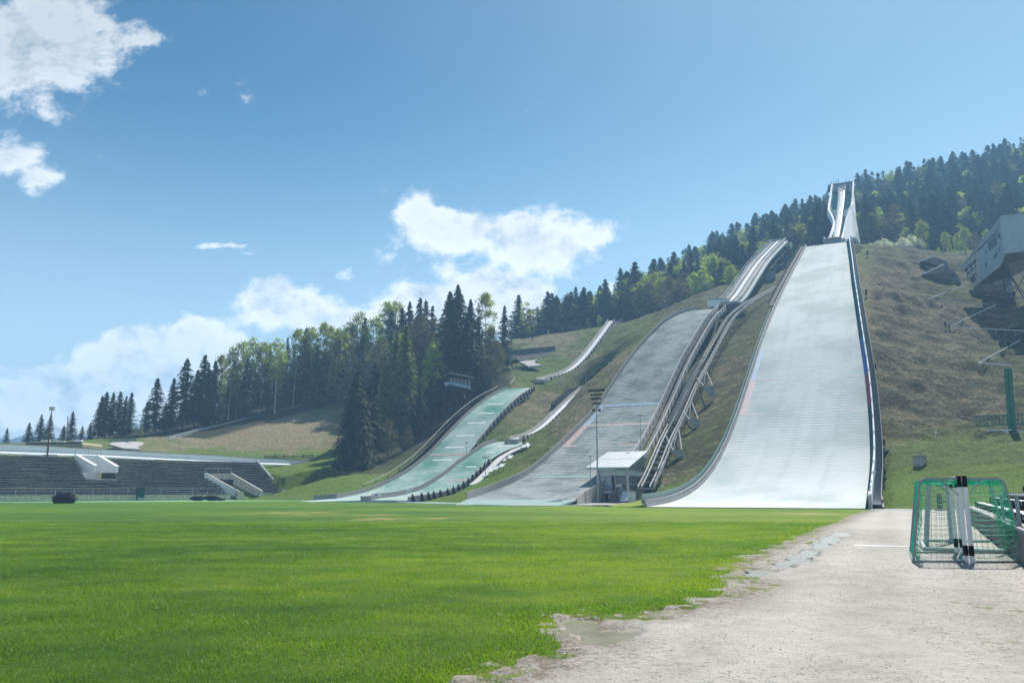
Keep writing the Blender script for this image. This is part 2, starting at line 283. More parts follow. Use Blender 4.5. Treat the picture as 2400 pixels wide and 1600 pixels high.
M['brownleaf'] = leaf('budding_brown_twigs', [(.06, .05, .03), (.11, .095, .05), (.16, .15, .07)], .25, .25)
M['blossom'] = leaf('white_blossom', [(.30, .28, .26), (.5, .48, .46), (.66, .64, .62)], .3, .1)
M['bark'] = simple('grey_bark', (.11, .095, .08), .9, .3, 5); M['mortar'] = M['concrete']; M['barkpale'] = simple('pale_birch_bark', (.42, .38, .34), .85, .35, 5)
# ------------------------------------------------------------------ mesh helpers
Z = Vector((0, 0, 1))
class MB:
    def __init__(s): s.v = []; s.f = []
    def add(s, vs, fs):
        b = len(s.v); s.v += [tuple(x) for x in vs]; s.f += [tuple(b+i for i in f) for f in fs]; return s
    def box8(s, p): return s.add(p, [(0, 3, 2, 1), (4, 5, 6, 7), (0, 1, 5, 4), (1, 2, 6, 5), (2, 3, 7, 6), (3, 0, 4, 7)])
    def box(s, c, sz, ax=None):          # c centre, ax = (ex, ey, ez)
        ex, ey, ez = ax or (Vector((1, 0, 0)), Vector((0, 1, 0)), Z); c = Vector(c); a, b, h = sz[0]/2, sz[1]/2, sz[2]/2
        return s.box8([c+ex*i*a+ey*j*b+ez*k*h for k in (-1, 1) for (i, j) in ((-1, -1), (1, -1), (1, 1), (-1, 1))])
    def beam(s, a, b, w_, h_, up=Z):
        a = Vector(a); b = Vector(b); d = (b-a).normalized(); sx_ = d.cross(up)
        if sx_.length < 1e-3: sx_ = d.cross(Vector((0, 1, 0)))
        sx_.normalize(); u = sx_.cross(d); p = []
        for q in (a, b):
            p += [q-sx_*w_/2-u*h_/2, q+sx_*w_/2-u*h_/2, q+sx_*w_/2+u*h_/2, q-sx_*w_/2+u*h_/2]
        return s.add(p, [(0, 3, 2, 1), (4, 5, 6, 7), (0, 1, 5, 4), (1, 2, 6, 5), (2, 3, 7, 6), (3, 0, 4, 7)])
    def tube(s, pts, r, n=6, r2=None):
        pts = [Vector(p) for p in pts]; vs = []; fs = []; m_ = len(pts)
        for i, p in enumerate(pts):
            d = (pts[min(i+1, m_-1)]-pts[max(i-1, 0)]).normalized(); a = d.cross(Z)
            if a.length < 1e-2: a = d.cross(Vector((0, 1, 0)))
            a.normalize(); b = d.cross(a); rr = r if r2 is None else r+(r2-r)*i/(m_-1)
            vs += [p+a*rr*math.cos(2*math.pi*k/n)+b*rr*math.sin(2*math.pi*k/n) for k in range(n)]
        for i in range(m_-1):
            for k in range(n): fs.append((i*n+k, i*n+(k+1) % n, (i+1)*n+(k+1) % n, (i+1)*n+k))
        fs.append(tuple(range(n))[::-1]); fs.append(tuple((m_-1)*n+k for k in range(n)))
        return s.add(vs, fs)
    def prism(s, poly, off):             # polygon swept along a vector
        poly = [Vector(p) for p in poly]; n = len(poly); off = Vector(off)
        return s.add(poly+[p+off for p in poly], [tuple(range(n))[::-1], tuple(range(n, 2*n))]+[(i, (i+1) % n, n+(i+1) % n, n+i) for i in range(n)])
    def strip(s, A, B):
        n = len(A); return s.add(list(A)+list(B), [(i, i+1, n+i+1, n+i) for i in range(n-1)])
    def wallstrip(s, A, h0, h1, th, nrm):  # a wall following the polyline A, between heights h0 and h1, th thick towards nrm
        n = len(A); nrm = Vector(nrm); a = [Vector(p)+Z*h0 for p in A]; b = [Vector(p)+Z*h1 for p in A]; c = [p+nrm*th for p in b]; d = [p+nrm*th for p in a]
        vs = a+b+c+d; fs = []
        for i in range(n-1):
            for k in range(4): fs.append((k*n+i, k*n+i+1, ((k+1) % 4)*n+i+1, ((k+1) % 4)*n+i))
        fs += [(0, n, 2*n, 3*n), (n-1, 4*n-1, 3*n-1, 2*n-1)]
        return s.add(vs, fs)
def mesh_np(name, co, faces_flat, loop_start, loop_tot):
    me = bpy.data.meshes.new(name); nv = len(co)//3
    me.vertices.add(nv); me.vertices.foreach_set('co', np.asarray(co, np.float32)); me.loops.add(len(faces_flat)); me.loops.foreach_set('vertex_index', np.asarray(faces_flat, np.int32))
    me.polygons.add(len(loop_start)); me.polygons.foreach_set('loop_start', np.asarray(loop_start, np.int32)); me.polygons.foreach_set('loop_total', np.asarray(loop_tot, np.int32))
    me.update(calc_edges=True); return me
def tag(o, label=None, cat=None, group=None, kind=None):
    if label: o['label'] = label
    if cat: o['category'] = cat
    if group: o['group'] = group
    if kind: o['kind'] = kind
    return o
def rootloc(o):
    l = Vector((0, 0, 0))
    while o is not None: l += o.location; o = o.parent
    return l
def obj(name, mb, mt, parent=None, loc=None, smooth=False, uv=None):
    """vertices are in world coordinates; with a parent they are stored relative to it"""
    L = rootloc(parent) if parent else Vector(loc or (0, 0, 0))
    me = bpy.data.meshes.new(name); me.from_pydata([(x-L.x, y-L.y, z-L.z) for (x, y, z) in mb.v], [], mb.f)
    import bmesh
    if not uv:
        bm = bmesh.new(); bm.from_mesh(me); bmesh.ops.recalc_face_normals(bm, faces=bm.faces); bm.to_mesh(me); bm.free()
    me.materials.append(M[mt] if isinstance(mt, str) else mt)
    if smooth: me.polygons.foreach_set('use_smooth', [True]*len(me.polygons))
    if uv:
        l = me.uv_layers.new(name='UVMap'); 
        for lp in me.loops: l.data[lp.index].uv = uv[lp.vertex_index]
    o = bpy.data.objects.new(name, me); C.objects.link(o)
    if parent: o.parent = parent
    else: o.location = L
    return o
def thing(name, label, cat, loc, group=None):
    o = bpy.data.objects.new(name, None); C.objects.link(o); o.location = loc; o.empty_display_size = .5
    return tag(o, label, cat, group)
def copy_tree(o, parent=None):
    c = o.copy(); C.objects.link(c); c.parent = parent
    for ch in list(o.children): copy_tree(ch, c)
    return c
def cat_rom(pts, n):                      # smooth curve through world points
    pts = [Vector(p) for p in pts]; k = len(pts); out = []
    tot = [0]
    for i in range(k-1): tot.append(tot[-1]+(pts[i+1]-pts[i]).length)
    A = np.array([list(p) for p in pts]); t = np.array(tot); q = np.linspace(0, tot[-1], n)
    m = np.zeros_like(A); 
    for i in range(k):
        if i == 0: m[i] = (A[1]-A[0])/(t[1]-t[0])
        elif i == k-1: m[i] = (A[-1]-A[-2])/(t[-1]-t[-2])
        else: m[i] = (A[i+1]-A[i-1])/(t[i+1]-t[i-1])
    for x in q:
        i = min(max(int(np.searchsorted(t, x))-1, 0), k-2); h = t[i+1]-t[i]; s = (x-t[i])/h
        out.append(Vector(A[i]*(2*s**3-3*s**2+1)+m[i]*h*(s**3-2*s**2+s)+A[i+1]*(-2*s**3+3*s**2)+m[i+1]*h*(s**3-s**2)))
    return out
KA = .437; NA = math.hypot(1, KA)
AX = Vector((KA/NA, 1/NA, 0)); PR = Vector((1/NA, -KA/NA, 0))   # axis of the hills, and across it to the right
def smooth1(a, it=2):
    a = [Vector(p) for p in a]
    for _ in range(it): a = [a[0]]+[(a[i-1]+a[i]*2+a[i+1])/4 for i in range(1, len(a)-1)]+[a[-1]]
    return a

# ------------------------------------------------------------------ the ramps' edges
def edge(pts, Df): return [P(px, py, Df(px, py)) for px, py in pts]
def plane(Cc): return lambda px, py: Cc/(KA-ratio(px, py)[0])
def table(tb):
    xs = [a for a, b in tb]; ys = [b for a, b in tb]; return lambda px, py: float(np.interp(px, xs, ys))
def right_from(Lm, rpts, hr):
    """right mat edge level with the left one; its wall top (hr above) must pass through the polyline rpts"""
    ys = [p[1] for p in rpts][::-1]; xs = [p[0] for p in rpts][::-1]; out = []
    if ys[0] > ys[-1]: ys = ys[::-1]; xs = xs[::-1]
    for l in Lm:
        wd = 8.0
        for _ in range(25):
            q = l+PR*wd+Z*hr; px, py = proj(q); t = float(np.interp(py, ys, xs)); wd += (t-px)/1870*q.y*.9
        out.append(wd)
    for _ in range(6): out = [out[0]]+[(out[i-1]+2*out[i]+out[i+1])/4 for i in range(1, len(out)-1)]+[out[-1]]
    return out
NS = 90
bigL = cat_rom(edge([(1513,1187),(1560,1180),(1600,1166),(1640,1140),(1670,1105),(1700,1050),(1725,988),(1752,905),(1785,803),(1820,716),(1845,664),(1865,625),(1890,578)],
        table([(1513,87),(1560,93.5),(1600,100),(1640,107),(1670,112.8),(1700,120),(1725,127),(1752,137),(1785,152),(1820,174),(1845,195),(1865,215),(1890,246)])), NS)
bigW = right_from(bigL, [(2033,1192),(2040,1120),(2044,1080),(2041,1010),(2038,962),(2030,880),(2018,805),(2008,735),(1997,660),(1992,615),(1985,566)], 0.0)
bigL = smooth1(bigL, 4)
t2 = table([(1095,109),(1133,115),(1168,119.5),(1214,125),(1250,131),(1291,138),(1330,146),(1355,151),(1381,157),(1406,163),(1432,169.5),(1457,176),(1483,183),(1508,190),(1534,197),(1559,203.5),(1585,210),(1610,216),(1640,222)])
h2 = [(1095,1152),(1133,1141),(1168,1129),(1214,1110),(1250,1089),(1291,1054),(1330,1019),(1355,994),(1381,968),(1406,938),(1432,899),(1457,861),(1483,825),(1508,795),(1534,769),(1559,746),(1585,731),(1610,722),(1640,718)]
H2 = 1.0
hill2L = smooth1(cat_rom([p-Z*H2 for p in edge(h2, t2)], NS), 3)
hill2W = right_from(hill2L, [(1322,1174),(1345,1156),(1378,1132),(1418,1112),(1450,1088),(1485,1055),(1508,1017),(1534,966),(1559,915),(1585,858),(1600,828),(1620,795),(1638,764),(1656,739),(1674,721),(1682,716)], H2)
h3 = [(789,1157),(817,1152),(864,1141),(910,1122),(957,1096),(1004,1059),(1051,1010),(1098,963),(1144,928),(1189,904)]
H3 = .8
hill3L = smooth1(cat_rom([p-Z*H3 for p in edge(h3, plane(95.2))], NS), 2)
hill3W = right_from(hill3L, [(871,1162),(934,1152),(981,1140),(1016,1122),(1051,1098),(1086,1066),(1116,1033),(1130,1019),(1144,1000),(1168,972),(1191,949),(1214,928),(1250,904)], .6)
h4 = [(871,1159),(892,1155),(934,1150),(981,1138),(1016,1120),(1051,1096),(1074,1077),(1098,1061),(1133,1038),(1165,1026)]
hill4L = smooth1(cat_rom([p-Z*H3 for p in edge(h4, plane(77.1))], NS), 2)
hill4W = right_from(hill4L, [(955,1163),(1004,1157),(1051,1148),(1074,1138),(1098,1122),(1114,1107),(1133,1089),(1156,1066),(1191,1047),(1224,1037)], .5)
def RR(Lm, Wd): return [l+PR*w_ for l, w_ in zip(Lm, Wd)]
bigR = RR(bigL, bigW); hill2R = RR(hill2L, hill2W); hill3R = RR(hill3L, hill3W); hill4R = RR(hill4L, hill4W)
in3 = smooth1(cat_rom([p-Z*.7 for p in edge([(1258,884),(1290,877),(1324,864),(1355,838),(1396,787),(1425,748)], plane(89.6))], 50), 2)
in4 = smooth1(cat_rom([p-Z*.6 for p in edge([(1195,1022),(1225,1015),(1260,995),(1300,958),(1340,922),(1368,900)], plane(73.0))], 40), 2)
in3R = [p+PR*2.4 for p in in3]; in4R = [p+PR*2.0 for p in in4]

fa = cat_rom([P(1513,1140,116), P(1530,1106,121), P(1562,1030,134), P(1590,975,146), P(1622,905,163), P(1650,855,177), P(1680,800,193), P(1712,745,208), P(1750,712,219), P(1785,692,229), P(1822,672,242)], 120)
c2 = [p-PR*2.6 for p in cat_rom([P(1712,706,224), P(1727,690,232), P(1750,655,246), P(1782,610,270), P(1826,564,294)], 40)]
# ------------------------------------------------------------------ terrain
ctl = []
def cp(px, py, D, dz=0): p = P(px, py, D); ctl.append((p.x, p.y, p.z+dz))
for Lm, Rm, d in ((bigL, bigR, 1.0), (hill2L, hill2R, .8), (hill3L, hill3R, .5), (hill4L, hill4R, .5), (in3, in3R, .7), (in4, in4R, .8)):
    for i in range(0, len(Lm), 9):
        for p in (Lm[i], Rm[i]):
            dd = d
            if Lm is bigL and p is Lm[i] and p.y > 165: dd = d+(p.y-165)*.16; p = p-PR*1.5
            elif Lm is bigL and p is Lm[i] and p.y > 100: dd = 2.4; p = p-PR*1.2
            ctl.append((p.x, p.y, p.z-dd))
for i in range(4, 110, 9): ctl.append((fa[i].x, fa[i].y, fa[i].z-(2.2 if 15 < i < 95 else 1.2)))
for x in (-130, -95): 
    for y in (60, 100, 130): ctl.append((x, y, -.6))
for p in [(-40,60,-.6),(0,60,-.6),(0,95,-.6),(-40,95,-.6),(-40,125,-.5),(0,112,-.4),(-60,110,-.6),(30,60,-.5),(40,55,-.5),(60,60,-.2),(-45,150,-.2),(-10,122,-.1),(6,108,-.1)]: ctl.append(p)
for a in [(1200,1172,112),(1300,1170,112),(1400,1168,113),(1480,1168,112),(1500,1172,104),(1560,1150,103),(1530,1120,118),(1600,1060,124),(1640,1020,130),(1680,960,138),(1700,900,146),
          (1700,800,178),(1760,700,205),(1700,720,215),(1790,660,226),(1770,640,245),
          (1130,1152,122),(1180,1125,132),(1120,1140,135),(1150,1100,150),(1240,1060,152),(1290,1020,162),(1230,1000,185),(1270,1010,170),(1330,960,172),(1360,900,190),(1410,860,195),(1440,800,215),(1500,760,230),
          (1560,732,250),(1460,760,270),(1290,930,205),(1240,970,200),(1300,890,225),(1340,880,215),(1220,890,226),(1180,880,232),
          (1225,852,250),(1200,860,245),(1270,845,255),(1200,812,275),(1270,800,282),(1330,780,290),(1390,770,296),(1440,765,300),(1500,746,298),(1560,738,288),
          (660,1168,152),(760,1170,146),(600,1140,165),(700,1130,164),(560,1100,174),(700,1092,178),(820,1130,158),(850,1110,170),(800,1090,182),(900,1100,176),(940,1070,184),(1000,1030,196),
          (330,1050,190),(420,1058,192),(520,1068,194),(620,1076,192),(720,1078,190),(400,1018,208),(480,1003,218),(560,985,228),(640,966,238),(720,950,247),(790,937,255),(600,1035,205),(700,1020,210),(780,1010,216),
          (500,985,240),(620,950,255),(760,915,270),(900,880,275),(900,980,235),(960,1010,215),(1000,950,235),(1060,975,212),(1060,900,250),(1130,940,218),(1150,860,262),(1090,830,285),(1000,820,300),(880,850,300),
          (40,1046,175),(150,1046,180),(250,1046,190),(0,1050,220),(150,1044,240),(250,1042,240),(-150,1045,200),(350,1010,250),
          # the slope right of the large hill
          (2042,1185,82),(2060,1150,92),(2100,1170,84),(2200,1120,92),(2300,1080,96),(2400,1060,94),(2100,1080,104),(2060,1080,106),(2180,1046,110),(2280,1026,114),(2400,1022,112),(2560,1040,100),
          (2060,1000,120),(2200,990,124),(2330,1006,122),(2420,1000,122),(2060,930,130),(2200,930,133),(2350,930,134),(2500,930,130),(2050,860,142),(2200,850,148),(2300,850,149),(2420,840,148),
          (2040,780,158),(2150,780,164),(2250,770,170),(2350,760,172),(2450,750,170),(2030,700,178),(2130,700,184),(2220,705,188),(2320,712,188),(2420,700,188),(2015,640,200),(2120,640,208),(2210,655,206),(2290,690,198),
          (2005,600,228),(2060,588,236),(2120,587,240),(2170,603,236),(2220,640,224),(2260,668,214),(2330,690,206),(2450,660,210),(1985,572,258),(2060,585,268),(2150,595,268),(2600,640,210),
          # forest hill behind
          (1190,866,400),(1250,842,430),(1330,800,440),(1420,765,440),(1540,705,440),(1600,680,445),(1700,625,450),(1800,580,455),(1870,560,455),(1930,540,450),(2010,500,450),(2080,480,450),(2200,452,455),(2300,440,460),(2400,405,460),(2550,380,465),
          (1190,900,500),(1500,720,520),(1800,610,540),(2100,500,540),(2400,430,560),(1440,760,340),(1560,735,330),(1640,720,320),(1720,700,310),(1800,660,320),(1900,610,330),(2000,600,330),(2100,585,320),(2200,590,320),(2320,590,315),(2450,560,320),
          (1560,715,370),(1700,680,370),(1900,590,380),(2100,550,380),(2300,510,385),(2450,480,390)]: cp(*a)
ctl = np.array(ctl)
def phi(r2): return np.sqrt(r2+36.0)
def fit(c, lam):
    d2 = ((c[:, None, :2]-c[None, :, :2])**2).sum(-1); n = len(c); A = np.zeros((n+3, n+3)); A[:n, :n] = -phi(d2)+np.eye(n)*lam
    A[:n, n] = 1; A[:n, n+1:n+3] = c[:, :2]/100; A[n, :n] = 1; A[n+1:n+3, :n] = (c[:, :2]/100).T
    b = np.zeros(n+3); b[:n] = c[:, 2]; return np.linalg.solve(A, b)
wts = fit(ctl, 1.5)
def T(x, y):
    x = np.atleast_1d(np.asarray(x, float)); y = np.atleast_1d(np.asarray(y, float)); o = np.zeros_like(x); n = len(ctl)
    for s in range(0, len(x), 20000):
        xx = x[s:s+20000]; yy = y[s:s+20000]; d2 = (xx[:, None]-ctl[None, :, 0])**2+(yy[:, None]-ctl[None, :, 1])**2
        o[s:s+20000] = -phi(d2)@wts[:n]+wts[n]+wts[n+1]*xx/100+wts[n+2]*yy/100
    return o
def Tz(x, y): return float(T(x, y)[0])
xs = np.concatenate([np.arange(-300, -130, 6), np.arange(-130, 190, 1.0), np.arange(190, 470, 6)])
ys = np.concatenate([np.arange(58, 320, 1.0), np.arange(320, 760, 5)])
XX, YY = np.meshgrid(xs, ys); X = XX.ravel(); Y = YY.ravel(); ZZ = T(X, Y)
# small lumps on the slopes
def vnoise(x, y, s, seed):
    r_ = np.random.default_rng(seed); g = r_.random((256, 256)); xi = x/s; yi = y/s; x0 = np.floor(xi).astype(int); y0 = np.floor(yi).astype(int); fx = xi-x0; fy = yi-y0
    fx = fx*fx*(3-2*fx); fy = fy*fy*(3-2*fy); a = g[x0 % 256, y0 % 256]; b = g[(x0+1) % 256, y0 % 256]; c = g[x0 % 256, (y0+1) % 256]; d = g[(x0+1) % 256, (y0+1) % 256]
    return (a*(1-fx)+b*fx)*(1-fy)+(c*(1-fx)+d*fx)*fy
pz = [proj((a, b, c)) for a, b, c in zip(X, Y, ZZ)]; PX = np.array([a for a, b in pz]); PY = np.array([b for a, b in pz])
rough = np.clip((PX-1080)/80, 0, 1)*np.clip((ZZ-2)/4, 0, 1)
rt = np.clip((PX-2030)/30, 0, 1)*np.clip((1040-PY)/40, 0, 1)
mid = np.clip((PX-1500)/50, 0, 1)*np.clip((1900-PX)/50, 0, 1)
ampl = .12+.22*rough+.32*rt+.25*mid
ZZ = ZZ+ampl*((vnoise(X, Y, 2.2, 1)-.5)*2.0+(vnoise(X, Y, 5.5, 2)-.5)*2.2)
# terraced slumps right of the large hill
ZZ = ZZ+rt*.35*np.sin(ZZ*1.1+vnoise(X, Y, 14, 3)*7)*np.clip((2260-PX)/150, 0, 1)
# keep it below the ramps
def below(Lm, Wd, d, marg=.6):
    global ZZ
    s = np.array([(p-Lm[0]).dot(AX) for p in Lm]); o = np.argsort(s); s = s[o]; zl = np.array([p.z for p in Lm])[o]; cr = np.array([p.dot(PR) for p in Lm])[o]; wd = np.array(Wd)[o]
    qs = (X-Lm[0].x)*AX.x+(Y-Lm[0].y)*AX.y; qc = X*PR.x+Y*PR.y
    inside = (qs > s[0]-1) & (qs < s[-1]+1); c0 = np.interp(qs, s, cr); w0 = np.interp(qs, s, wd); z0 = np.interp(qs, s, zl)
    inn = inside & (qc > c0-marg) & (qc < c0+w0+marg)
    ZZ = np.where(inn, np.minimum(ZZ, z0-d), ZZ)
below(bigL, bigW, .9, 1.6); below([p+PR*w_ for p, w_ in zip(bigL, bigW)], [1.6]*len(bigL), 1.2, .3); below(hill2L, hill2W, .7, 1.2); below(hill3L, hill3W, .5, .9); below(hill4L, hill4W, .5, .9); below(in3, [2.4]*50, .6, .5); below(in4, [2.0]*40, .7, .5)
# valleys under the lift rails and the medium in-run, level ground at the lift house and under the grandstand
def carve(line, under, half, slope):
    global ZZ
    lx = np.array([p.x for p in line]); ly = np.array([p.y for p in line]); lz = np.array([p.z for p in line]); sel = (X > lx.min()-30) & (X < lx.max()+30) & (Y > ly.min()-25) & (Y < ly.max()+25); ii_ = np.nonzero(sel)[0]
    best = np.full(len(ii_), 1e9)
    for k in range(0, len(line), 2):
        d_ = np.hypot(X[ii_]-lx[k], Y[ii_]-ly[k]); best = np.minimum(best, lz[k]-under(k/len(line))+np.maximum(0, d_-half)*slope)
    ZZ[ii_] = np.minimum(ZZ[ii_], best)
carve(fa, lambda t: 1.0+2.0*min(1, max(0, t-.12)*5)*(1-.4*t), 2.2, .55)
carve(c2, lambda t: 1.5+9*t, 3.0, .5)
o_ = P(1475, 1166, 116); qa = -((X-o_.x)*PR.x+(Y-o_.y)*PR.y); qb = (X-o_.x)*AX.x+(Y-o_.y)*AX.y
ZZ = np.where((qa > -2.2) & (qa < 10) & (qb < 10.5) & (qb > -30), np.minimum(ZZ, .02), ZZ)
ZZ = np.where((qa > -16) & (qa < 10) & (qb < -1.5), np.minimum(ZZ, -.1), ZZ)
sb_ = (X+82)*-.731+(Y-130)*.683; sa_ = (X+82)*.683+(Y-130)*.731
ZZ = np.where((sa_ > -60) & (sa_ < 51.2) & (sb_ < 13.5) & (sb_ > -8), np.minimum(ZZ, np.maximum(-.5, .1+sb_*.54)), ZZ)
ZZ = np.where((sa_ >= 51.2) & (sa_ < 62) & (sb_ < 1.5) & (sb_ > -8), np.minimum(ZZ, -.2+np.clip(sb_+1.5, 0, 3)*.1), ZZ)
# level clearing at the service road
zg = ZZ.reshape(XX.shape)
nx, ny = len(xs), len(ys)
idx = np.arange(nx*ny).reshape(ny, nx); q = np.stack([idx[:-1, :-1], idx[:-1, 1:], idx[1:, 1:], idx[1:, :-1]], -1).reshape(-1, 4)
me = mesh_np('hillside', np.stack([X, Y, ZZ], 1).ravel(), q.ravel(), np.arange(len(q))*4, np.full(len(q), 4))
me.polygons.foreach_set('use_smooth', [True]*len(q)); me.materials.append(M['hill'])
def blob(L):
    o = np.zeros_like(PX)
    for (cx, cy, rx, ry, a) in L: o = o+a*np.exp(-((PX-cx)/rx)**2-((PY-cy)/ry)**2)
    return o
dry = .30+blob([(2150,800,170,150,.62),(2200,950,150,60,.55),(600,1000,220,45,.30),(2060,900,50,120,.2),(2080,660,90,60,.30),(1250,960,120,70,.35),(1330,830,80,60,.2),(700,1010,140,50,.45),(500,1030,110,30,.25),(1600,1060,60,120,.15),(1720,830,60,80,.15),(2080,1060,70,40,.2),
      (1280,790,60,20,.35),(1380,1000,60,110,.3),(1450,830,30,100,.25),
      (2300,1080,260,55,-.65),(2140,1140,90,50,-.5),(2120,610,70,22,-.45),(2180,690,60,35,-.35),(1480,780,80,30,-.6),(1260,865,60,25,-.7),(1160,1130,90,30,-.45),(650,1150,90,35,-.35),(560,1000,80,25,-.2),(800,1120,60,40,-.1),(1200,1000,50,25,-.15),(2320,690,80,30,-.3),(1760,700,50,30,-.3),(1620,860,25,60,-.2),(1390,800,40,20,-.3)])
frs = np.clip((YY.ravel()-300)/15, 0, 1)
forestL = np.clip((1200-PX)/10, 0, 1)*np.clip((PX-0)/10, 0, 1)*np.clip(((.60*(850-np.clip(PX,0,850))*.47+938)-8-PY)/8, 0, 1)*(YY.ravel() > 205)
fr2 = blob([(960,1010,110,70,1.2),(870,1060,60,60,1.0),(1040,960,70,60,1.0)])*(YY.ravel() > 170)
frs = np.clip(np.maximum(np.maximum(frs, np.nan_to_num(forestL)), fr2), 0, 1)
tus = np.clip(rough*.45+rt*.8+mid*.7, 0, 1)*np.clip((ZZ-2)/3, 0, 1)
for nm, arr in (('dry', dry), ('forest', frs), ('tussock', tus)):
    a = me.attributes.new(nm, 'FLOAT', 'POINT'); a.data.foreach_set('value', arr.astype(np.float32))
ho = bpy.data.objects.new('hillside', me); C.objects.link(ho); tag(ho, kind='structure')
gxi = xs; gyi = ys
def Tg(x, y):                                # height of the built hillside
    i = int(np.clip(np.searchsorted(gxi, x)-1, 0, nx-2)); j = int(np.clip(np.searchsorted(gyi, y)-1, 0, ny-2))
    fx = (x-gxi[i])/(gxi[i+1]-gxi[i]); fy = (y-gyi[j])/(gyi[j+1]-gyi[j])
    return float((zg[j, i]*(1-fx)+zg[j, i+1]*fx)*(1-fy)+(zg[j+1, i]*(1-fx)+zg[j+1, i+1]*fx)*fy)
def HD(px, py, d0=70): return hit(px, py, d0).y
def hit(px, py, d0=60, d1=700):              # first hillside point seen at that place
    D = d0
    while D < d1:
        p = P(px, py, D)
        if Tg(p.x, p.y) > p.z: return P(px, py, D)
        D += .5
    return P(px, py, d1)

# ------------------------------------------------------------------ ground sheets
mb = MB().add([(-1490, -25, -.75), (610, -25, -.75), (610, 1650, -.75), (-1490, 1650, -.75)], [(0, 1, 2, 3)])
tag(obj('ground', mb, 'meadow'), kind='structure')
# mountains far left
mb = MB(); vs = []; n = 90
xm = np.linspace(-2300, -900, n)/1.8; prof = {}
base = np.interp(xm*1.8, [-2300,-1760,-1690,-1650,-1610,-1560,-1500,-1440,-1395,-1345,-1290,-1250,-1180,-1100,-900], [150,215,190,165,186,215,222,200,205,216,188,175,245,262,150])
hh = base/1.8+3.4*(vnoise(xm, xm*0, 14, 5)-.5)*2+5*(vnoise(xm, xm*0+9, 22, 5)-.5)
rows = 14
for j in range(rows):
    t = j/(rows-1)
    for i in range(n):
        yy = 1475-290*(1-t)+45*(vnoise(np.array([xm[i]]), np.array([j*30.]), 70, 6)[0]-.5); zz = hh[i]*t**.85*(1+.12*(vnoise(np.array([xm[i]]), np.array([j*30.]), 45, 8)[0]-.5)*(1-t))
        vs.append((xm[i], yy, zz-2))
for i in range(n): vs.append((xm[i], 1640, -2))
mb.add(vs, [(j*n+i, j*n+i+1, (j+1)*n+i+1, (j+1)*n+i) for j in range(rows) for i in range(n-1)])
tag(obj('mountains', mb, 'mount', smooth=True), kind='structure')

# path edge (ground positions from the photograph) and the pitch
pe = [G(*a) for a in [(2037,1196),(1990,1207),(1965,1222),(1900,1240),(1860,1262),(1780,1290),(1725,1320),(1690,1345),(1700,1355),(1730,1364),(1690,1388),(1640,1410),(1560,1428),(1500,1438),(1440,1442),(1370,1440),(1320,1446),(1300,1462),(1330,1478),(1340,1500),(1280,1520),(1250,1530),(1220,1545),(1170,1570),(1100,1592),(1040,1640)]]
pe = [Vector((54, 108, 0))]+pe+[Vector((-.9, 3.2, 0)), Vector((-2.5, 1, 0))]
EX = np.array([p.x for p in pe]); EY = np.array([p.y for p in pe])
def edgex(y): 
    o = np.argsort(EY); return np.interp(y, EY[o], EX[o])
def sdist(x, y):                              # signed distance to the path edge, positive on the path
    d = np.full(np.shape(x), 1e9)
    for i in range(len(pe)-1):
        ax, ay_, bx, by = EX[i], EY[i], EX[i+1], EY[i+1]; L2 = (bx-ax)**2+(by-ay_)**2+1e-9
        t = np.clip(((x-ax)*(bx-ax)+(y-ay_)*(by-ay_))/L2, 0, 1); d = np.minimum(d, np.hypot(x-ax-t*(bx-ax), y-ay_-t*(by-ay_)))
    return np.where(x > edgex(y), d, -d)
PUD = [(1420,1482,85,22),(1365,1465,60,22),(1335,1455,40,14),(1475,1478,45,15),(1560,1432,60,11),(1590,1428,50,8),(1775,1338,42,9),(1800,1337,30,8),(1842,1322,36,11),(1868,1308,40,12),(1895,1293,40,12),(1925,1275,38,11),(1950,1262,36,10),(1972,1250,34,8)]
PUDW = []
for (px, py, a, b) in PUD:
    c = G(px, py); e = G(px+a, py); f_ = G(px, py-b); PUDW.append((c.x, c.y, (e-c).length, abs(f_.y-c.y), (f_.x-c.x)/(f_.y-c.y)))
def pud(x, y):
    o = np.zeros(np.shape(x))
    for (cx, cy, a, b, sh) in PUDW:
        dy = y-cy; dx = x-cx-sh*dy; o = np.maximum(o, 1-np.sqrt((dx/a)**2+(dy/b)**2)*(1+.35*(vnoise(x+50, y+50, .35, 44)-.5)+.55*(vnoise(x+70, y+50, 1.1, 45)-.5)))
    return np.clip(o, 0, 1)
def gridmesh(name, x0, x1, y0, y1, st, fz, keep, mt, attrs=None, smooth=True):
    xx = np.arange(x0, x1, st); yy = np.arange(y0, y1, st); A, B = np.meshgrid(xx, yy); a = A.ravel(); b = B.ravel(); z = fz(a, b); k = keep(a, b)
    ii = np.arange(len(a)).reshape(A.shape); q = np.stack([ii[:-1, :-1], ii[:-1, 1:], ii[1:, 1:], ii[1:, :-1]], -1).reshape(-1, 4); q = q[k[q].all(1)]
    used = np.unique(q); rm = np.zeros(len(a), int); rm[used] = np.arange(len(used)); q = rm[q]
    me = mesh_np(name, np.stack([a[used], b[used], z[used]], 1).ravel(), q.ravel(), np.arange(len(q))*4, np.full(len(q), 4))
    if smooth: me.polygons.foreach_set('use_smooth', [True]*len(q))
    me.materials.append(M[mt])
    for nm, f in (attrs or {}).items():
        at = me.attributes.new(nm, 'FLOAT', 'POINT'); at.data.foreach_set('value', f(a[used], b[used]).astype(np.float32))
    o = bpy.data.objects.new(name, me); C.objects.link(o); return tag(o, kind='structure')
def jit(a, b): return (vnoise(a+200, b+200, .9, 11)-.5)*.6+(vnoise(a+200, b+200, .22, 12)-.5)*.4
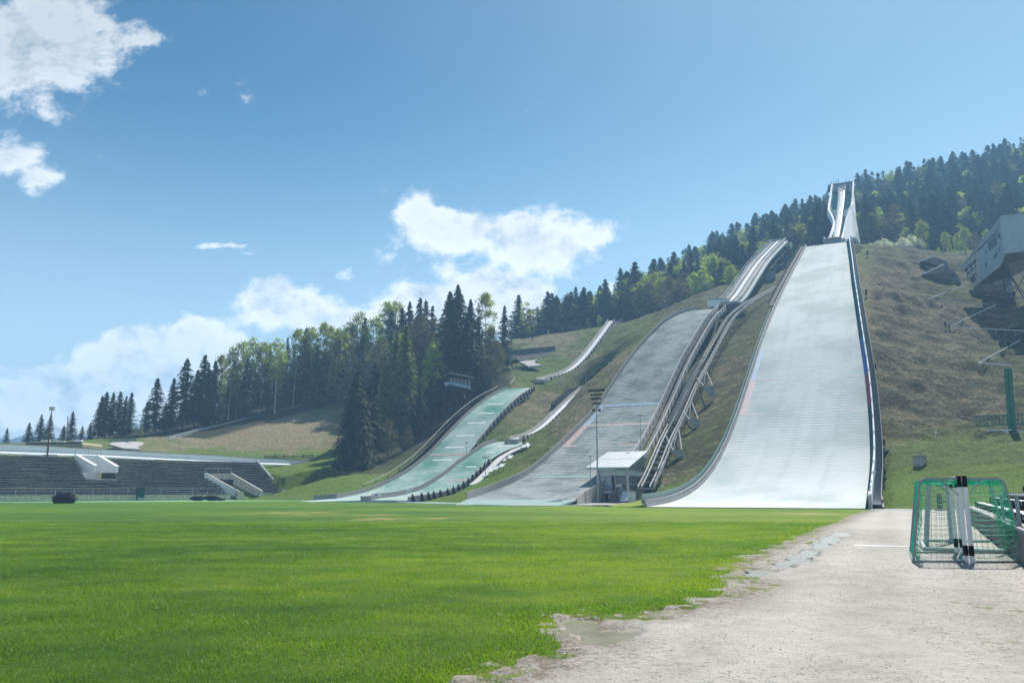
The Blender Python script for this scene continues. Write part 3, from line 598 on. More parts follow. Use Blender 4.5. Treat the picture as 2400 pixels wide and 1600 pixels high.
def pathz(a, b):
    s = sdist(a, b)+jit(a, b)*np.clip(30/(b+1), .6, 2); rim = np.exp(-((s-.35)/.45)**2)
    far = np.clip(1-b/70, .25, 1)
    z = np.clip(s*.12, -.06, .012)+rim*far*((vnoise(a+99, b+99, .30, 13)-.5)*.045+(vnoise(a+99, b+99, .16, 14)-.5)*.05)+(vnoise(a, b+300, 2.5, 15)-.5)*.02*np.clip(s, 0, 1)+(vnoise(a+77, b+300, .16, 16)-.5)*.012*np.clip(s*2, 0, 1)
    return z-.10*np.clip(pud(a, b)*2.4+(vnoise(a+61, b+61, .45, 71)-.5)*.7*(pud(a, b) > 0), 0, 1)
def fieldz(a, b):
    s = sdist(a, b); return np.where(s > .9, -.14, 0.0)+(vnoise(a+11, b+11, .8, 17)-.5)*.012-.12*np.clip(pud(a, b)*5-.35, 0, 1)
barep = [(655,1201,45,1.2),(890,1216,50,1.6),(880,1206,35,1.0),(1030,1214,20,1.2),(760,1200,30,1),(740,1205,40,1),(1900,1203,50,2)]
bw = []
for (px, py, a, b) in barep: c = G(px, py); e = G(px+a, py); f_ = G(px, py-b); bw.append((c.x, c.y, (e-c).length, abs(f_.y-c.y)+.5))
def fbare(a, b):
    o = np.zeros_like(a)
    for (cx, cy, ra, rb) in bw: o = np.maximum(o, np.exp(-((a-cx)/ra)**2-((b-cy)/rb)**2))
    s = sdist(a, b); return np.clip(o+np.clip(1+s/.5, 0, 1)*.55*(vnoise(a+5, b+9, .5, 18)), 0, 1)
def wmask(a, b):
    o = np.zeros_like(a)
    for (px, py, rx, ry) in ((2370,1370,90,40),(2360,1430,120,30),(2200,1290,60,10),(2080,1190,60,5),(2300,1500,60,30)):
        c = G(px, py); e = G(px+rx, py); f_ = G(px, py-ry); o = np.maximum(o, np.exp(-((a-c.x)/(e-c).length)**2-((b-c.y)/abs(f_.y-c.y))**2))
    return o*.9
far_edge = [G(-300,1177),G(0,1176.3),G(400,1174.3),G(740,1172.8),G(860,1173.5),G(1000,1177.5),G(1150,1181),G(1300,1183),G(1500,1188.5),G(2037,1193)]
FX = np.array([p.x for p in far_edge]); FY = np.array([p.y for p in far_edge])
def infield(a, b): return (b < np.interp(a, FX, FY)) & (sdist(a, b) < 1.4)
gridmesh('field_far', -150, 40, 30, 160, .8, fieldz, infield, 'pitch', {'bare': fbare})
gridmesh('field', -32, 20, 2, 31, .11, fieldz, infield, 'pitch', {'bare': fbare})
bpy.data.objects['field_far'].name = 'field.001'
mud = lambda a, b: np.clip(1.15-np.abs(sdist(a, b)-.25)/.8, 0, 1)
gravel_far = lambda a, b: (sdist(a, b) > -.35) & (a < np.maximum(edgex(b)+17, 23+.3*b)) & (b < np.where(a < 37.5, 80, 83))
gridmesh('path', -3, 22, 1.5, 27, .075, lambda a, b: pathz(a, b), lambda a, b: sdist(a, b) > -.55, 'gravel', {'mud': mud, 'weed': wmask})
gridmesh('path_far', 6, 62, 26.9, 84, .3, pathz, gravel_far, 'gravel', {'mud': mud, 'weed': wmask})
bpy.data.objects['path_far'].name = 'path.001'
for k_, (x0_, x1_, y0_, y1_, st_) in enumerate(((-1, 6, 5.5, 12.8, .08), (4, 34, 13.5, 40, .2))):
    gridmesh('puddle', x0_, x1_, y0_, y1_, st_, lambda a, b: np.full(np.shape(a), -.034), lambda a, b: pud(a, b) > .03, 'water')
# narrow gravel strip up beside the large hill, the pale turf border, outrun matting, forecourt
def gpoly(name, pts, mt, z0=.0, th=.03):
    mb = MB(); ps = [G(px, py, z0) if len(t_) == 0 else None for (px, py, *t_) in pts]; mb.prism([p+Z*0 for p in ps], (0, 0, -th)); return tag(obj(name, mb, mt), kind='structure')
def poly3(name, pts, mt, th=.3): return tag(obj(name, MB().prism(pts, (0, 0, -th)), mt), kind='structure')
gpoly('border_turf', [(-300,1177.5),(0,1177),(400,1175),(745,1173.2),(745,1170.5),(560,1170),(400,1170),(0,1173),(-300,1174)], 'paleturf', .012)
gpoly('border_gravel', [(-300,1174),(0,1172.9),(400,1169.9),(560,1169.9),(560,1168.6),(400,1168.5),(0,1170.5),(-300,1172)], 'asphalt', .03)
# ------------------------------------------------------------------ ski jumping hills
def hill(name, label, Lm, Rm, mt, hl, hr, wl='wood', wr='wood', th=.12, lrange=None, rrange=None, fins=None, conc=False):
    o = thing(name, label, 'ski jump', Lm[0]); n = len(Lm); na = 12
    s = [0]
    for i in range(1, n): s.append(s[-1]+(Lm[i]-Lm[i-1]).length)
    vs = []; uv = []
    for i in range(n):
        wd = (Rm[i]-Lm[i]).length
        for k in range(na+1):
            p = Lm[i].lerp(Rm[i], k/na); vs.append(p); uv.append((k/na*wd, s[i]))
    mb = MB(); mb.add(vs, [(i*(na+1)+k, i*(na+1)+k+1, (i+1)*(na+1)+k+1, (i+1)*(na+1)+k) for i in range(n-1) for k in range(na)])
    mat_ = obj('landing_mat', mb, mt, o, uv=uv, smooth=True)
    a, b = lrange or (0, n)
    obj('side_wall', MB().wallstrip([p-PR*.02 for p in Lm[a:b]], -1.3, hl, th, -PR), wl, o)
    a, b = rrange or (0, n)
    obj('side_wall', MB().wallstrip([p+PR*.02 for p in Rm[a:b]], -1.3, hr, th, PR), wr, o)
    return o, s
def at(Lm, Rm, t, f, up=0): i = min(max(t*(len(Lm)-1), 0), len(Lm)-1.001); k = int(i); a = Lm[k].lerp(Lm[k+1], i-k); b = Rm[k].lerp(Rm[k+1], i-k); return a.lerp(b, f)+Z*up
def tl(Lm, py, f=0, Rm=None):              # parameter t whose left (or f across) point shows at height py
    ys_ = [proj(p if Rm is None else p.lerp(q, f))[1] for p, q in zip(Lm, Rm or Lm)]; t = np.linspace(0, 1, len(Lm)); o = np.argsort(ys_); return float(np.interp(py, np.array(ys_)[o], t[o]))
def band(parent, name, Lm, Rm, t0, t1, f0, f1, mt, up=.035, nn=16, label=None):
    """a painted area between slope parameters t0..t1 and f0..f1 across, laid on the matting"""
    k = 1+max(1, int((t1-t0)*90)); j = max(1, int((f1-f0)*12+.9)); mb = MB(); vs = [at(Lm, Rm, t0+(t1-t0)*i/k, f0+(f1-f0)*q_/j, up) for i in range(k+1) for q_ in range(j+1)]
    mb.add(vs, [(i*(j+1)+q_, i*(j+1)+q_+1, (i+1)*(j+1)+q_+1, (i+1)*(j+1)+q_) for i in range(k) for q_ in range(j)])
    return obj(name, mb, mt, parent)
def posts_along(parent, name, Lm, t0, t1, n, side, h0, h1, wd=.18, mt='wood', dep=.35, each=True):
    for i in range(n):
        t = t0+(t1-t0)*i/(n-1); p = at(Lm, Lm, t, 0); mb = MB()
        a = p+side*.12
        mb.add([a+Z*h0-AX*wd/2, a+Z*h0+AX*wd/2, a+side*dep*1.6+Z*h0+AX*wd/2, a+side*dep*1.6+Z*h0-AX*wd/2, a+Z*h1-AX*wd/2, a+Z*h1+AX*wd/2, a+side*dep*.35+Z*h1+AX*wd/2, a+side*dep*.35+Z*h1-AX*wd/2],
               [(0, 3, 2, 1), (4, 5, 6, 7), (0, 1, 5, 4), (1, 2, 6, 5), (2, 3, 7, 6), (3, 0, 4, 7)])
        obj(name, mb, mt, parent)
# large hill
big, sb = hill('large_ski_jump_hill', 'huge white matted landing slope of the largest jump, right of the others', bigL, bigR, 'matbig', .75, .0, 'concrete', 'concrete', th=.2)
obj('side_wall_cap', MB().wallstrip([p+PR*(.25+.4*i/(NS-1)) for i, p in enumerate(bigR)], -1.2, 1.4, .2, PR), 'white', big)
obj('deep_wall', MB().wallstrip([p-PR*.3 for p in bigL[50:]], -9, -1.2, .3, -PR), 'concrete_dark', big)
# inner boards of the left wall, pale upper lip
obj('kerb_board', MB().wallstrip([p+PR*.1 for p in bigL], -.1, .28, .1, -PR*1), 'concrete', big)
obj('net_screen', MB().wallstrip([p-PR*.35 for p in bigL[:46]], .3, 1.35, .05, -PR), 'matpale', big)
tb0, tb1 = tl(bigR, 880), tl(bigR, 962); tt = tl(bigR, 805)
LN = [.25+.4*i/(NS-1) for i in range(NS)]; capl = [p+PR*k for p, k in zip(bigR, LN)]
def cut(a): return int(round(a*(NS-1)))
def panel(a, b, mt, nm): pp = bigR[cut(a):cut(b)+1]; obj(nm, MB().strip([p-PR*.2+Z*.05 for p in pp], [p+Z*1.35 for p in capl[cut(a):cut(b)+1]]), mt, big)
panel(0, tb1, 'tealpanel', 'inner_panel'); panel(tb1, tb0, 'red', 'inner_panel'); panel(tb0, tt, 'blue', 'inner_panel'); panel(tt, 1, 'tealpanel', 'inner_panel')
for i in range(24):                        # little posts on top of the right wall
    p = at(bigR, bigR, .03+i*.0285, 0); obj('post', MB().box(p+Z*1.55+PR*(.35+.4*(.03+i*.0285)), (.08, .15, .25)), 'sign', big)
lb0, lb1, ltt = tl(bigL, 893), tl(bigL, 973), tl(bigL, 824)
band(big, 'side_marking', bigL, bigR, lb1, lb0, .012, .062, 'fred'); band(big, 'side_marking', bigL, bigR, lb0, ltt, .012, .055, 'fblue')
for t, f0, f1, mt in ((lb1, .012, .26, 'fred'), (lb0, .012, .25, 'fred'), (ltt, .012, .16, 'fblue'), (tl(bigR, 962), .86, .99, 'fred'), (tl(bigR, 880), .82, .99, 'fred')):
    band(big, 'line_marking', bigL, bigR, t-.0007, t+.0007, f0, f1, mt, .02)
for py in (1000, 970, 943, 914, 888, 862, 838, 812):
    t = tl(bigL, py, .3, bigR)
    band(big, 'brush_line', bigL, bigR, t-.0004, t+.0004, .36, .66, 'mwhite', .02)
# stairway running up outside the right wall: grey slatted treads
mb = MB(); st = [p+PR*.2 for p in capl]
for i in range(2, 5*NS-30):
    t = i/(5*NS-30.); p = at(st, st, t, 0, .35); q = at(st, st, min(t+.001, 1), 0, .35)
    mb.box(p+PR*.42, (.8, .42, .06), (PR, AX, Z))
sw = obj('stairway', mb, 'steelgrey', big)
obj('stair_support', MB().wallstrip([p+PR*.1 for p in st[3:]], -2.5, -.05, .75, PR), 'concrete_dark', sw)
obj('stair_rail', MB().wallstrip([p+PR*.85 for p in st[3:]], -.4, .6, .05, PR), 'steelgrey', sw)
# walkway with lattice railing on the left of the upper half
i0 = cut(tl(bigL, 716)); up = [p-PR*1.7+Z*.2 for p in bigL[i0:]]; mb = MB().wallstrip(up, -.2, .0, 1.2, PR); wk = obj('side_walkway', mb, 'darksteel', big)
mb = MB()
for k in (0, 1.35):
    rl = [p+PR*k for p in up]
    for hh_ in (.55, 1.1): mb.tube([p+Z*hh_ for p in rl], .05, 4)
    for i in range(0, 44):
        p = at(rl, rl, i/43, 0); q = at(rl, rl, min((i+1)/43, 1), 0); mb.beam(p, p+Z*1.1, .07, .07); mb.beam(p, q+Z*1.1, .05, .05)
obj('walkway_railing', mb, 'darksteel', wk)
obj('base_kerb', MB().wallstrip([p+PR*.1-AX*.3 for p in (bigR[0]-AX*.2, bigR[2], bigR[5])], -.2, 1.2, .3, PR), 'concrete', big)
# medium hill
med, s2 = hill('medium_ski_jump_hill', 'grey-green landing slope with blue and red lines behind the glass lift house', hill2L, hill2R, 'matgrey', 1.0, 1.0, 'wood', 'woodlight', rrange=(20, NS))
obj('base_boards', MB().wallstrip([p+PR*.02 for p in hill2R[:22]], -2.4, .25, .1, PR), 'wood', med)
m0, m1, m2 = tl(hill2L, 943+8), tl(hill2L, 998), tl(hill2L, 1046)
band(med, 'line_marking', hill2L, hill2R, m0-.005, m0+.004, .1, .98, 'mblue'); band(med, 'line_marking', hill2L, hill2R, m1-.004, m1+.004, .05, .98, 'mred')
band(med, 'side_marking', hill2L, hill2R, m1, m0, .01, .10, 'mblue'); band(med, 'side_marking', hill2L, hill2R, m2, m1, .01, .10, 'mred')
band(med, 'line_marking', hill2L, hill2R, m2-.003, m2+.003, .01, .2, 'mred'); band(med, 'line_marking', hill2L, hill2R, m2-.003, m2+.003, .74, .98, 'mred')
t3 = tl(hill2L, 1118); band(med, 'brush_line', hill2L, hill2R, t3-.004, t3+.004, .1, .9, 'matpale')
posts_along(med, 'wall_strut', hill2R, .26, .97, 28, PR, -.3, .55, .1, 'wood', .15)
wk = obj('side_walkway', MB().wallstrip([p+PR*1.0-Z*.3 for p in hill2R[20:]], -.9, .0, 1.1, PR), 'concrete_dark', med)
obj('outer_wall', MB().wallstrip([p+PR*2.1 for p in hill2R[20:]], -.7, .75, .12, PR), 'woodlight', med)
posts_along(med, 'wall_post', [p+PR*2.1 for p in hill2R], .26, .98, 26, PR, -.7, .8, .12, 'steelgrey', .15)
# small hill
sml, s3 = hill('small_ski_jump_hill', 'mint green landing slope beside the dark trees, topped by the far wooden in-run', hill3L, hill3R, 'matmint', .8, .6, 'wood', 'wood', rrange=(44, NS))
for py in (952, 973, 996, 1025, 1053, 1082): t = tl(hill3L, py-4, .25, hill3R); band(sml, 'brush_line', hill3L, hill3R, t-.003, t+.003, .25, .75, 'mwhite')
t = tl(hill3L, 1066); band(sml, 'line_marking', hill3L, hill3R, t-.006, t+.006, .02, .98, 'mred')
posts_along(sml, 'wall_strut', hill3R, .53, .99, 17, PR, -.8, .6, .25, 'wooddark', .4)
obj('end_wall', MB().wallstrip([P(736, 1170, 147)+Z*0, P(762, 1168, 146), P(789, 1166, 144.5)], -.7, .75, .15, -PR), 'wood', sml)
# smallest hill
tiny, s4 = hill('smallest_ski_jump_hill', 'short mint green landing slope with a finned wooden wall, lowest of the hills', hill4L, hill4R, 'matmint', .8, .5, 'wood', 'wood', rrange=(0, 60))
for py in (1094, 1060, 1046): t = tl(hill4L, py, .5, hill4R); band(tiny, 'brush_line', hill4L, hill4R, t-.004, t+.004, .4, .75, 'mwhite')
t = tl(hill4R, 1125); band(tiny, 'line_marking', hill4L, hill4R, t-.008, t+.008, .3, .98, 'mred')
posts_along(tiny, 'wall_fin', hill4R, .02, .62, 15, PR, -.6, .85, .12, 'wooddark', .55)
mb = MB(); pl = [p+PR*.9 for p in hill4R[34:]]
mb.wallstrip(pl, -.25, .05, 1.3, PR); wk = obj('plank_walkway', mb, 'woodlight', tiny)
posts_along(wk, 'walkway_post', [p+PR*1.6 for p in hill4R[34:]], .3, .95, 7, PR, -1.6, .0, .12, 'wooddark', .1)
# outrun
poly3('outrun_matting', [G(*a, .06) for a in ((812,1175.6),(905,1176.5),(1060,1180),(1200,1184),(1300,1184.5),(1382,1180),(1400,1170),(1300,1170),(1150,1171),(1090,1172.5),(1000,1174.2),(900,1174.5),(812,1174.2))], 'matpale', .3)
poly3('medium_outrun', [hill2L[0]+Z*.02, hill2L[0]-AX*9+PR*2-Z*.95, hill2R[0]-AX*10-Z*.95, hill2R[0]+Z*.02], 'matpale', .2)
poly3('small_outrun', [hill3L[0]+Z*.02-PR*0, hill3L[0]-AX*14-Z*.6-PR*1, hill4R[0]-AX*3-Z*.0, hill4R[0]+Z*.0, hill4L[0]+Z*.02, hill3R[0]+Z*.02], 'matmint', .2)
# ------------------------------------------------------------------ in-runs of the smaller hills
def inrun(name, label, Lm, wd, hl, hr, mt='woodlight', groove='white'):
    o = thing(name, label, 'in-run', Lm[0]); Rm = [p+PR*wd for p in Lm]
    mb = MB().wallstrip(Lm, -.35, 0, wd, PR); tr = obj('track', mb, 'wood', o)
    obj('groove', MB().wallstrip([p+PR*wd*.3 for p in Lm], .0, .03, wd*.42, PR), groove, tr)
    obj('side_wall', MB().wallstrip([p-PR*.0 for p in Lm], -.6, hl, .1, -PR), mt, o); obj('side_wall', MB().wallstrip(Rm, -.6, hr, .1, PR), mt, o)
    return o, Rm
i3, i3R = inrun('small_in_run', 'narrow wooden in-run track curving down the grass above the small hill', in3, 2.4, .7, .5)
posts_along(i3, 'wall_fin', i3R, .06, .97, 24, PR, -.7, .5, .14, 'wooddark', .35)
obj('take_off_table', MB().box(in3[0]+PR*1.2-AX*.8-Z*.6, (3.4, 1.8, .9), (PR, AX, Z)), 'wood', i3)
pl = in3[-1]+PR*4.4+Z*.1; sp_ = obj('start_stairs', MB().wallstrip([in3[-14]+PR*2.7, in3[-7]+PR*2.7, in3[-1]+PR*2.7+AX*1.5+Z*.4], -1.2, -.1, 2.2, PR), 'wooddark', i3)
obj('stair_rail', MB().tube([p+PR*4.9+Z*.95 for p in (in3[-14], in3[-7], in3[-1]+AX*1.5)], .07, 5).beam(in3[-1]+PR*2.7+AX*1.5+Z*.2, in3[-1]+PR*5+AX*1.5+Z*.2, .3, 1.5), 'wooddark', sp_)
i4, i4R = inrun('smallest_in_run', 'lower curved wooden in-run track with dark start stairs above the shortest hill', in4, 2.0, .6, .5)
posts_along(i4, 'wall_fin', i4R, .04, .97, 22, PR, -.7, .5, .14, 'wooddark', .35)
obj('take_off_table', MB().box(in4[0]+PR*1.0-AX*.8-Z*.6, (3.0, 1.8, .8), (PR, AX, Z)), 'wood', i4)
mb = MB()
for k in range(13):
    p = in4[26+k]; p = p-PR*.6+Z*.05; mb.box(p-PR*1.5, (3.2, .35, .12), (PR, AX, Z))
mb.wallstrip([p-PR*.1 for p in in4[26:]], -1.2, -.15, 3.2, -PR); obj('start_stairs', mb, 'wooddark', i4)
# medium in-run on its green steel trestle
i2 = thing('medium_in_run', 'long pale steel in-run ramp on a green trestle left of the tower', 'in-run', c2[0])
obj('track', MB().wallstrip(c2, -.5, 0, 4.8, PR), 'concrete', i2); obj('groove', MB().wallstrip([p+PR*1.9 for p in c2], .0, .04, .9, PR), 'white', i2)
for k, hh_, mt in ((0, .9, 'palesteel'), (1.45, .3, 'darksteel'), (3.3, .5, 'palesteel'), (4.8, .9, 'woodlight')):
    obj('side_wall', MB().wallstrip([p+PR*k for p in c2], -.9 if k in (0, 4.8) else -.1, hh_, .12, PR), mt, i2)
for k in (-.6, 5.2, 5.9): obj('handrail', MB().tube([p+PR*k+Z*1.1 for p in c2], .07, 5), 'woodlight', i2)
obj('outer_stairs', MB().wallstrip([p+PR*4.95 for p in c2[:]], -.8, -.3, 1.1, PR), 'palesteel', i2)
obj('left_girder', MB().tube([p-PR*.5-Z*.7 for p in c2], .3, 6), 'woodlight', i2)
# trestle legs
def leg(a, b, w_=.55): obj('trestle_leg', MB().beam(a, b, w_, w_), 'greensteel', i2)
q1 = c2[38]+PR*4.2; q2 = c2[26]+PR*3.8
def ground(p): return Vector((p.x, p.y, Tg(p.x, p.y)-.3))
leg(q1, ground(q1+PR*2.5-AX*0)); leg(c2[38]+PR*.6, ground(c2[38]+PR*.6)); leg(q2, ground(q2)+Z*0); leg(q2, q1+PR*4.0-AX*2-Z*26); leg(c2[26]+PR*1, ground(c2[26]+PR*1)); leg(c2[19]+PR*4.2, ground(c2[19]+PR*4.2)); leg(c2[12]+PR*4, ground(c2[12]+PR*4), .35); leg(c2[12]+PR*.8, ground(c2[12]+PR*.8), .35)
for dz in (9, 17, 25): obj('trestle_beam', MB().beam(q2-Z*dz*.45, q1-Z*dz, .4, .4).beam(q1-Z*dz, c2[38]+PR*.6-Z*dz, .3, .3), 'greensteel', i2)
mb = MB()
for k in range(16):
    p = c2[24+k]+PR*4.6; mb.beam(p-Z*.6, p+PR*1.2-Z*(2.2+.9*(k % 3)), .12, .12).beam(p-Z*2.5, c2[min(25+k, 39)]+PR*5.0-Z*.8, .1, .1)
mb.wallstrip([p+PR*4.4-Z*3.0 for p in c2[24:40]], -.15, .15, 2.0, PR)
obj('under_gantry', mb, 'darksteel', i2)
obj('lift_cabin', MB().box(P(1806, 655, 262), (2.6, 2.6, 5.2)), 'clad', i2); obj('cabin_floor', MB().box(P(1804, 668, 262), (5.2, 4, .5)), 'steelgrey', i2)
obj('top_platform', MB().box(c2[39]+PR*3.2+AX*1.6+Z*.6, (7.2, 2.6, .3), (PR, AX, Z)).box(c2[39]+PR*6.6+AX*1.0-Z*1.6, (.9, 2.0, 3.6), (PR, AX, Z)), 'palesteel', i2)
obj('mast', MB().tube([c2[39]+PR*.2+Z*1, c2[39]+PR*.2+Z*6.5], .06, 5).tube([c2[39]+PR*(-2.2)+Z*1, c2[39]-PR*2.2+Z*4], .05, 5), 'darksteel', i2)
th_ = thing('take_off_house', 'low white take-off building on top of the grey-green slope', 'building', P(1690, 712, 226)); a, b, c_, d = P(1659, 721, 228), P(1659, 703, 228), P(1709, 701, 224), P(1712, 712, 224)
obj('wall', MB().prism([a, b, c_, d], AX*5), 'white', th_); obj('roof', MB().prism([b+Z*.02, b+Z*.3, c_+Z*.3, c_+Z*.02], AX*5.3), 'steelgrey', th_)
mb = MB(); 
for k in range(7): p = b.lerp(c_, k/6); mb.tube([p+Z*.3, p+Z*1.3], .05, 4)
mb.tube([b+Z*1.3, c_+Z*1.3], .05, 4); obj('railing', mb, 'woodlight', th_)
mb = MB(); g0 = P(1722, 712, 222)
for k in range(8): mb.box(g0+PR*(k % 2)*1.2-Z*k*.45+PR*.4, (3.5, 1.2, .12))
for k in range(5): mb.tube([g0+PR*(k-1.4)+Z*1.2, g0+PR*(k-1.4)-Z*4.5], .06, 4)
for k in range(3): mb.tube([g0+PR*-1.6+Z*(1.2-k*1.1), g0+PR*2.8+Z*(1.2-k*1.1)], .05, 4)
tag(obj('steel_staircase', mb, 'steelgrey'), 'grey steel staircase at the take-off between medium slope and its ramp', 'staircase')
# curved timber track between the trestle and the large hill (upper lift rails)
up2 = cat_rom([P(1722, 742, 205), P(1750, 712, 212), P(1785, 690, 222), P(1822, 672, 238)], 20)
# ------------------------------------------------------------------ big tower
def tq(px, py, D=None): return P(px, py, D)
DT0, DT1 = 268.0, 335.0
tw = thing('ski_jump_tower', 'white curved concrete in-run tower with a waist above the largest slope', 'tower', P(1960, 565, DT0))
def tD(py): return float(np.interp(py, [425, 460, 500, 556], [335, 318, 298, 268]))
def tedge(pts, D=0): return [P(px, py, tD(py)+D) for px, py in pts]
Lo = tedge([(1948,432),(1944,460),(1940,490),(1945,500),(1951,512),(1952,524),(1946,545),(1939,562)])
Li = tedge([(1952,432),(1949,460),(1946,492),(1950,500),(1955,512),(1957,524),(1953,545),(1945,562)])
Ro = tedge([(2002,424),(2001,450),(2000,478),(1992,489),(1984,505),(1981,520),(1979,540),(1977,560)])
Ri = tedge([(1998,426),(1997,450),(1995,480),(1989,489),(1982,505),(1980,520),(1976,540),(1970,558)])
def ribbon(name, A, B, depth, mt, sub=6):
    A = cat_rom(A, 36); B = cat_rom(B, 36); n = 36; mb = MB(); vs = A+B+[p+Vector((0, 1.2, -depth)) for p in B]+[p+Vector((0, 1.2, -depth)) for p in A]; fs = []
    for i in range(n-1):
        for k in range(4): fs.append((k*n+i, k*n+i+1, ((k+1) % 4)*n+i+1, ((k+1) % 4)*n+i))
    fs += [(0, n, 2*n, 3*n), (n-1, 4*n-1, 3*n-1, 2*n-1)]; return obj(name, mb.add(vs, fs), mt, tw)
ribbon('side_wall', Lo, Li, 2.0, 'white'); ribbon('side_wall', Ro, Ri, 2.0, 'white')
Tl = tedge([(1965,450),(1964,470),(1961,495),(1957,525),(1952,560)], .0); Tr = tedge([(1981,450),(1980,470),(1977,495),(1973,525),(1967,560)], .0)
ribbon('track_bed', Tl, Tr, 1.2, 'concrete')
def off(A, f, B, up): return [a.lerp(b, f)+Z*up for a, b in zip(A, B)]
ribbon('track', off(Tl, .30, Tr, .25), off(Tl, .78, Tr, .25), .3, 'white'); ribbon('rail', off(Tl, .80, Tr, .7), off(Tl, .90, Tr, .7), .6, 'signred')
# dark mesh fields beside the track
for A, B in (([(1950,470),(1949,490),(1947,497)], [(1963,470),(1961,490),(1960,497)]), ([(1981,470),(1979,490),(1977,497)], [(1996,470),(1995,480),(1990,489)])):
    A = [(A[0][0]+1, 450)]+A; B = [(B[0][0]+1, 450)]+B
    obj('mesh_panel', MB().strip([p-Z*1.2 for p in tedge(A, 1)], [p-Z*1.2 for p in tedge(B, 1)]), 'tealpanel', tw)
for k in range(4):
    y = 495+k*4.6; a = P(1949+k*1.6, y, tD(y)+.5); b = P(1961-k*.6, y-1.5, tD(y)+.5); obj('step', MB().beam(a, b, 1.2, .35), 'white', tw)
    a = P(1976-k*.2, y-1.5, tD(y)+.5); b = P(1988-k*1.9, y-3, tD(y)+.5); obj('step', MB().beam(a, b, 1.2, .35), 'white', tw)
for pts in ([(1954,512),(1959,514),(1954,558),(1950,560)], [(1975,512),(1981,508),(1976,556),(1970,558)]):
    obj('under_panel', MB().prism([P(px, py, tD(py)+2.5) for px, py in pts], (0, .5, -.3)), 'tealpanel', tw)
# head building
Dh = 337; hb = [P(1952, 431, Dh), P(1999, 424, Dh), P(1997, 446, Dh), P(1951, 450, Dh)]
hd = obj('tower_head', MB().prism(hb, (3, 7, 0)), 'clad', tw)
obj('roof', MB().prism([P(1941, 432.5, Dh-1), P(2001, 424, Dh-1), P(2001, 425.5, Dh-1), P(1941, 434.5, Dh-1)], (3, 9, 0)), 'steelgrey', hd)
for px0, px1 in ((1956,1963),(1984,1991)): obj('window', MB().prism([P(px0, 435, Dh-.3), P(px1, 433.6, Dh-.3), P(px1, 446, Dh-.3), P(px0, 447, Dh-.3)], (0, .25, 0)), 'glass', hd)
for px0, px1 in ((1953.5,1955),(1991.8,1993.3)): obj('door_frame', MB().prism([P(px0, 433, Dh-.5), P(px1, 433, Dh-.5), P(px1-.5, 446, Dh-.5), P(px0-.5, 447, Dh-.5)], (0, .3, 0)), 'white', hd)
obj('start_gate', MB().prism([P(1965, 437, 331), P(1968, 433.5, 331), P(1980, 432, 331), P(1983, 436, 331), P(1982, 449, 326), P(1964, 450, 326)], (0, .8, -.6)), 'concrete', tw)
for px, y0, y1 in ((1949,432,424),(1954,431,425),(1959,430,423.5),(1964.5,430,419),(1983,427,417),(1991,425,419.5)): obj('antenna', MB().tube([P(px, y0, Dh), P(px, y1, Dh)], .09, 4), 'darksteel', tw)
# big right flank of the tower, a curved web standing on an arched foot
fl = [(1998,450),(2001,478),(2003,510),(2008,540),(2013,566),(2011,572),(2006,562),(2000,557),(1994,557),(1991,562),(1989,570),(1977,563),(1979,540),(1981,520),(1984,505),(1992,489)]
fD = [322, 310, 298, 290, 286, 284, 278, 275, 273, 272, 270, 268, 277, 287, 295, 305]
obj('flank_wall', MB().prism([P(a[0], a[1], d_) for a, d_ in zip(fl, fD)], PR*.5), 'palesteel', tw)  # the flank's shade is put into its colour, greyer than the white tower
arch = [(1992,566),(1993,560),(1997,557),(2002,558),(2007,563),(2012,572),(2019,592)]
ar = cat_rom([P(px, py, 262+i*1.2) for i, (px, py) in enumerate(arch)], 20); obj('arch', MB().wallstrip(ar, -1.0, 0, 3.5, -PR), 'steelgrey', tw)
obj('arch_leg', MB().prism([P(2004,578,268), P(2012,572,268), P(2020,592,268), P(2016,594,268)], AX*2), 'concrete_dark', tw); obj('arch_leg', MB().beam(P(2005, 580, 266), P(2004, 596, 266), 1.2, .8).beam(P(1999, 577, 266), P(2009, 580, 266), 1.5, .7), 'darksteel', tw)
obj('take_off_table', MB().prism([P(1929,561,258), P(1971,555,256), P(1974,569,256), P(1930,575,258)], AX*5), 'clad', tw); obj('table_edge', MB().prism([P(1927,559.5,257.6), P(1972,553.5,255.6), P(1972,556,255.6), P(1927,562,257.6)], AX*6), 'concrete', tw)
obj('table_stairs', MB().prism([P(1970,560,256), P(1980,557,256), P(1981,569,256), P(1972,571,256)], AX*2), 'concrete', tw)
obj('left_fin', MB().prism([P(1930,553,258), P(1939,560,258), P(1931,561,258)], AX*1), 'white', tw)
# spiral stair housing at the top of the right stairway
sc = cat_rom([P(1993,556,252), P(1991,570,250), P(1996,590,246), P(2001,608,240)], 14); obj('stair_hood', MB().wallstrip(sc, -.4, .5, .4, PR), 'white', tw)
# lattice floodlight frame left of the large hill
lt = thing('lattice_light_tower', 'dark steel lattice frame leaning beside the top of the largest slope', 'mast', P(1880, 590, 262)); Dl = 262
c4 = [P(1838,543,Dl), P(1859,537,Dl), P(1868,562,Dl), P(1850,567,Dl)]
mb = MB()
for i in range(4): mb.beam(c4[i], c4[(i+1) % 4], .35, .35)
for k in (.33, .66): mb.beam(c4[0].lerp(c4[3], k), c4[1].lerp(c4[2], k), .2, .2); mb.beam(c4[0].lerp(c4[1], k), c4[3].lerp(c4[2], k), .2, .2)
obj('lattice_panel', mb, 'darksteel', lt); obj('backing', MB().prism([p+Vector((0, .5, 0)) for p in c4], (0, .1, 0)), 'steelgrey', lt)
for a, b in (((1850,560),(1872,578)), ((1862,555),(1874,572)), ((1868,560),(1878,576)), ((1855,562),(1880,585))): obj('brace', MB().beam(P(*a, Dl), P(*b, Dl+1), .35, .35), 'darksteel', lt)
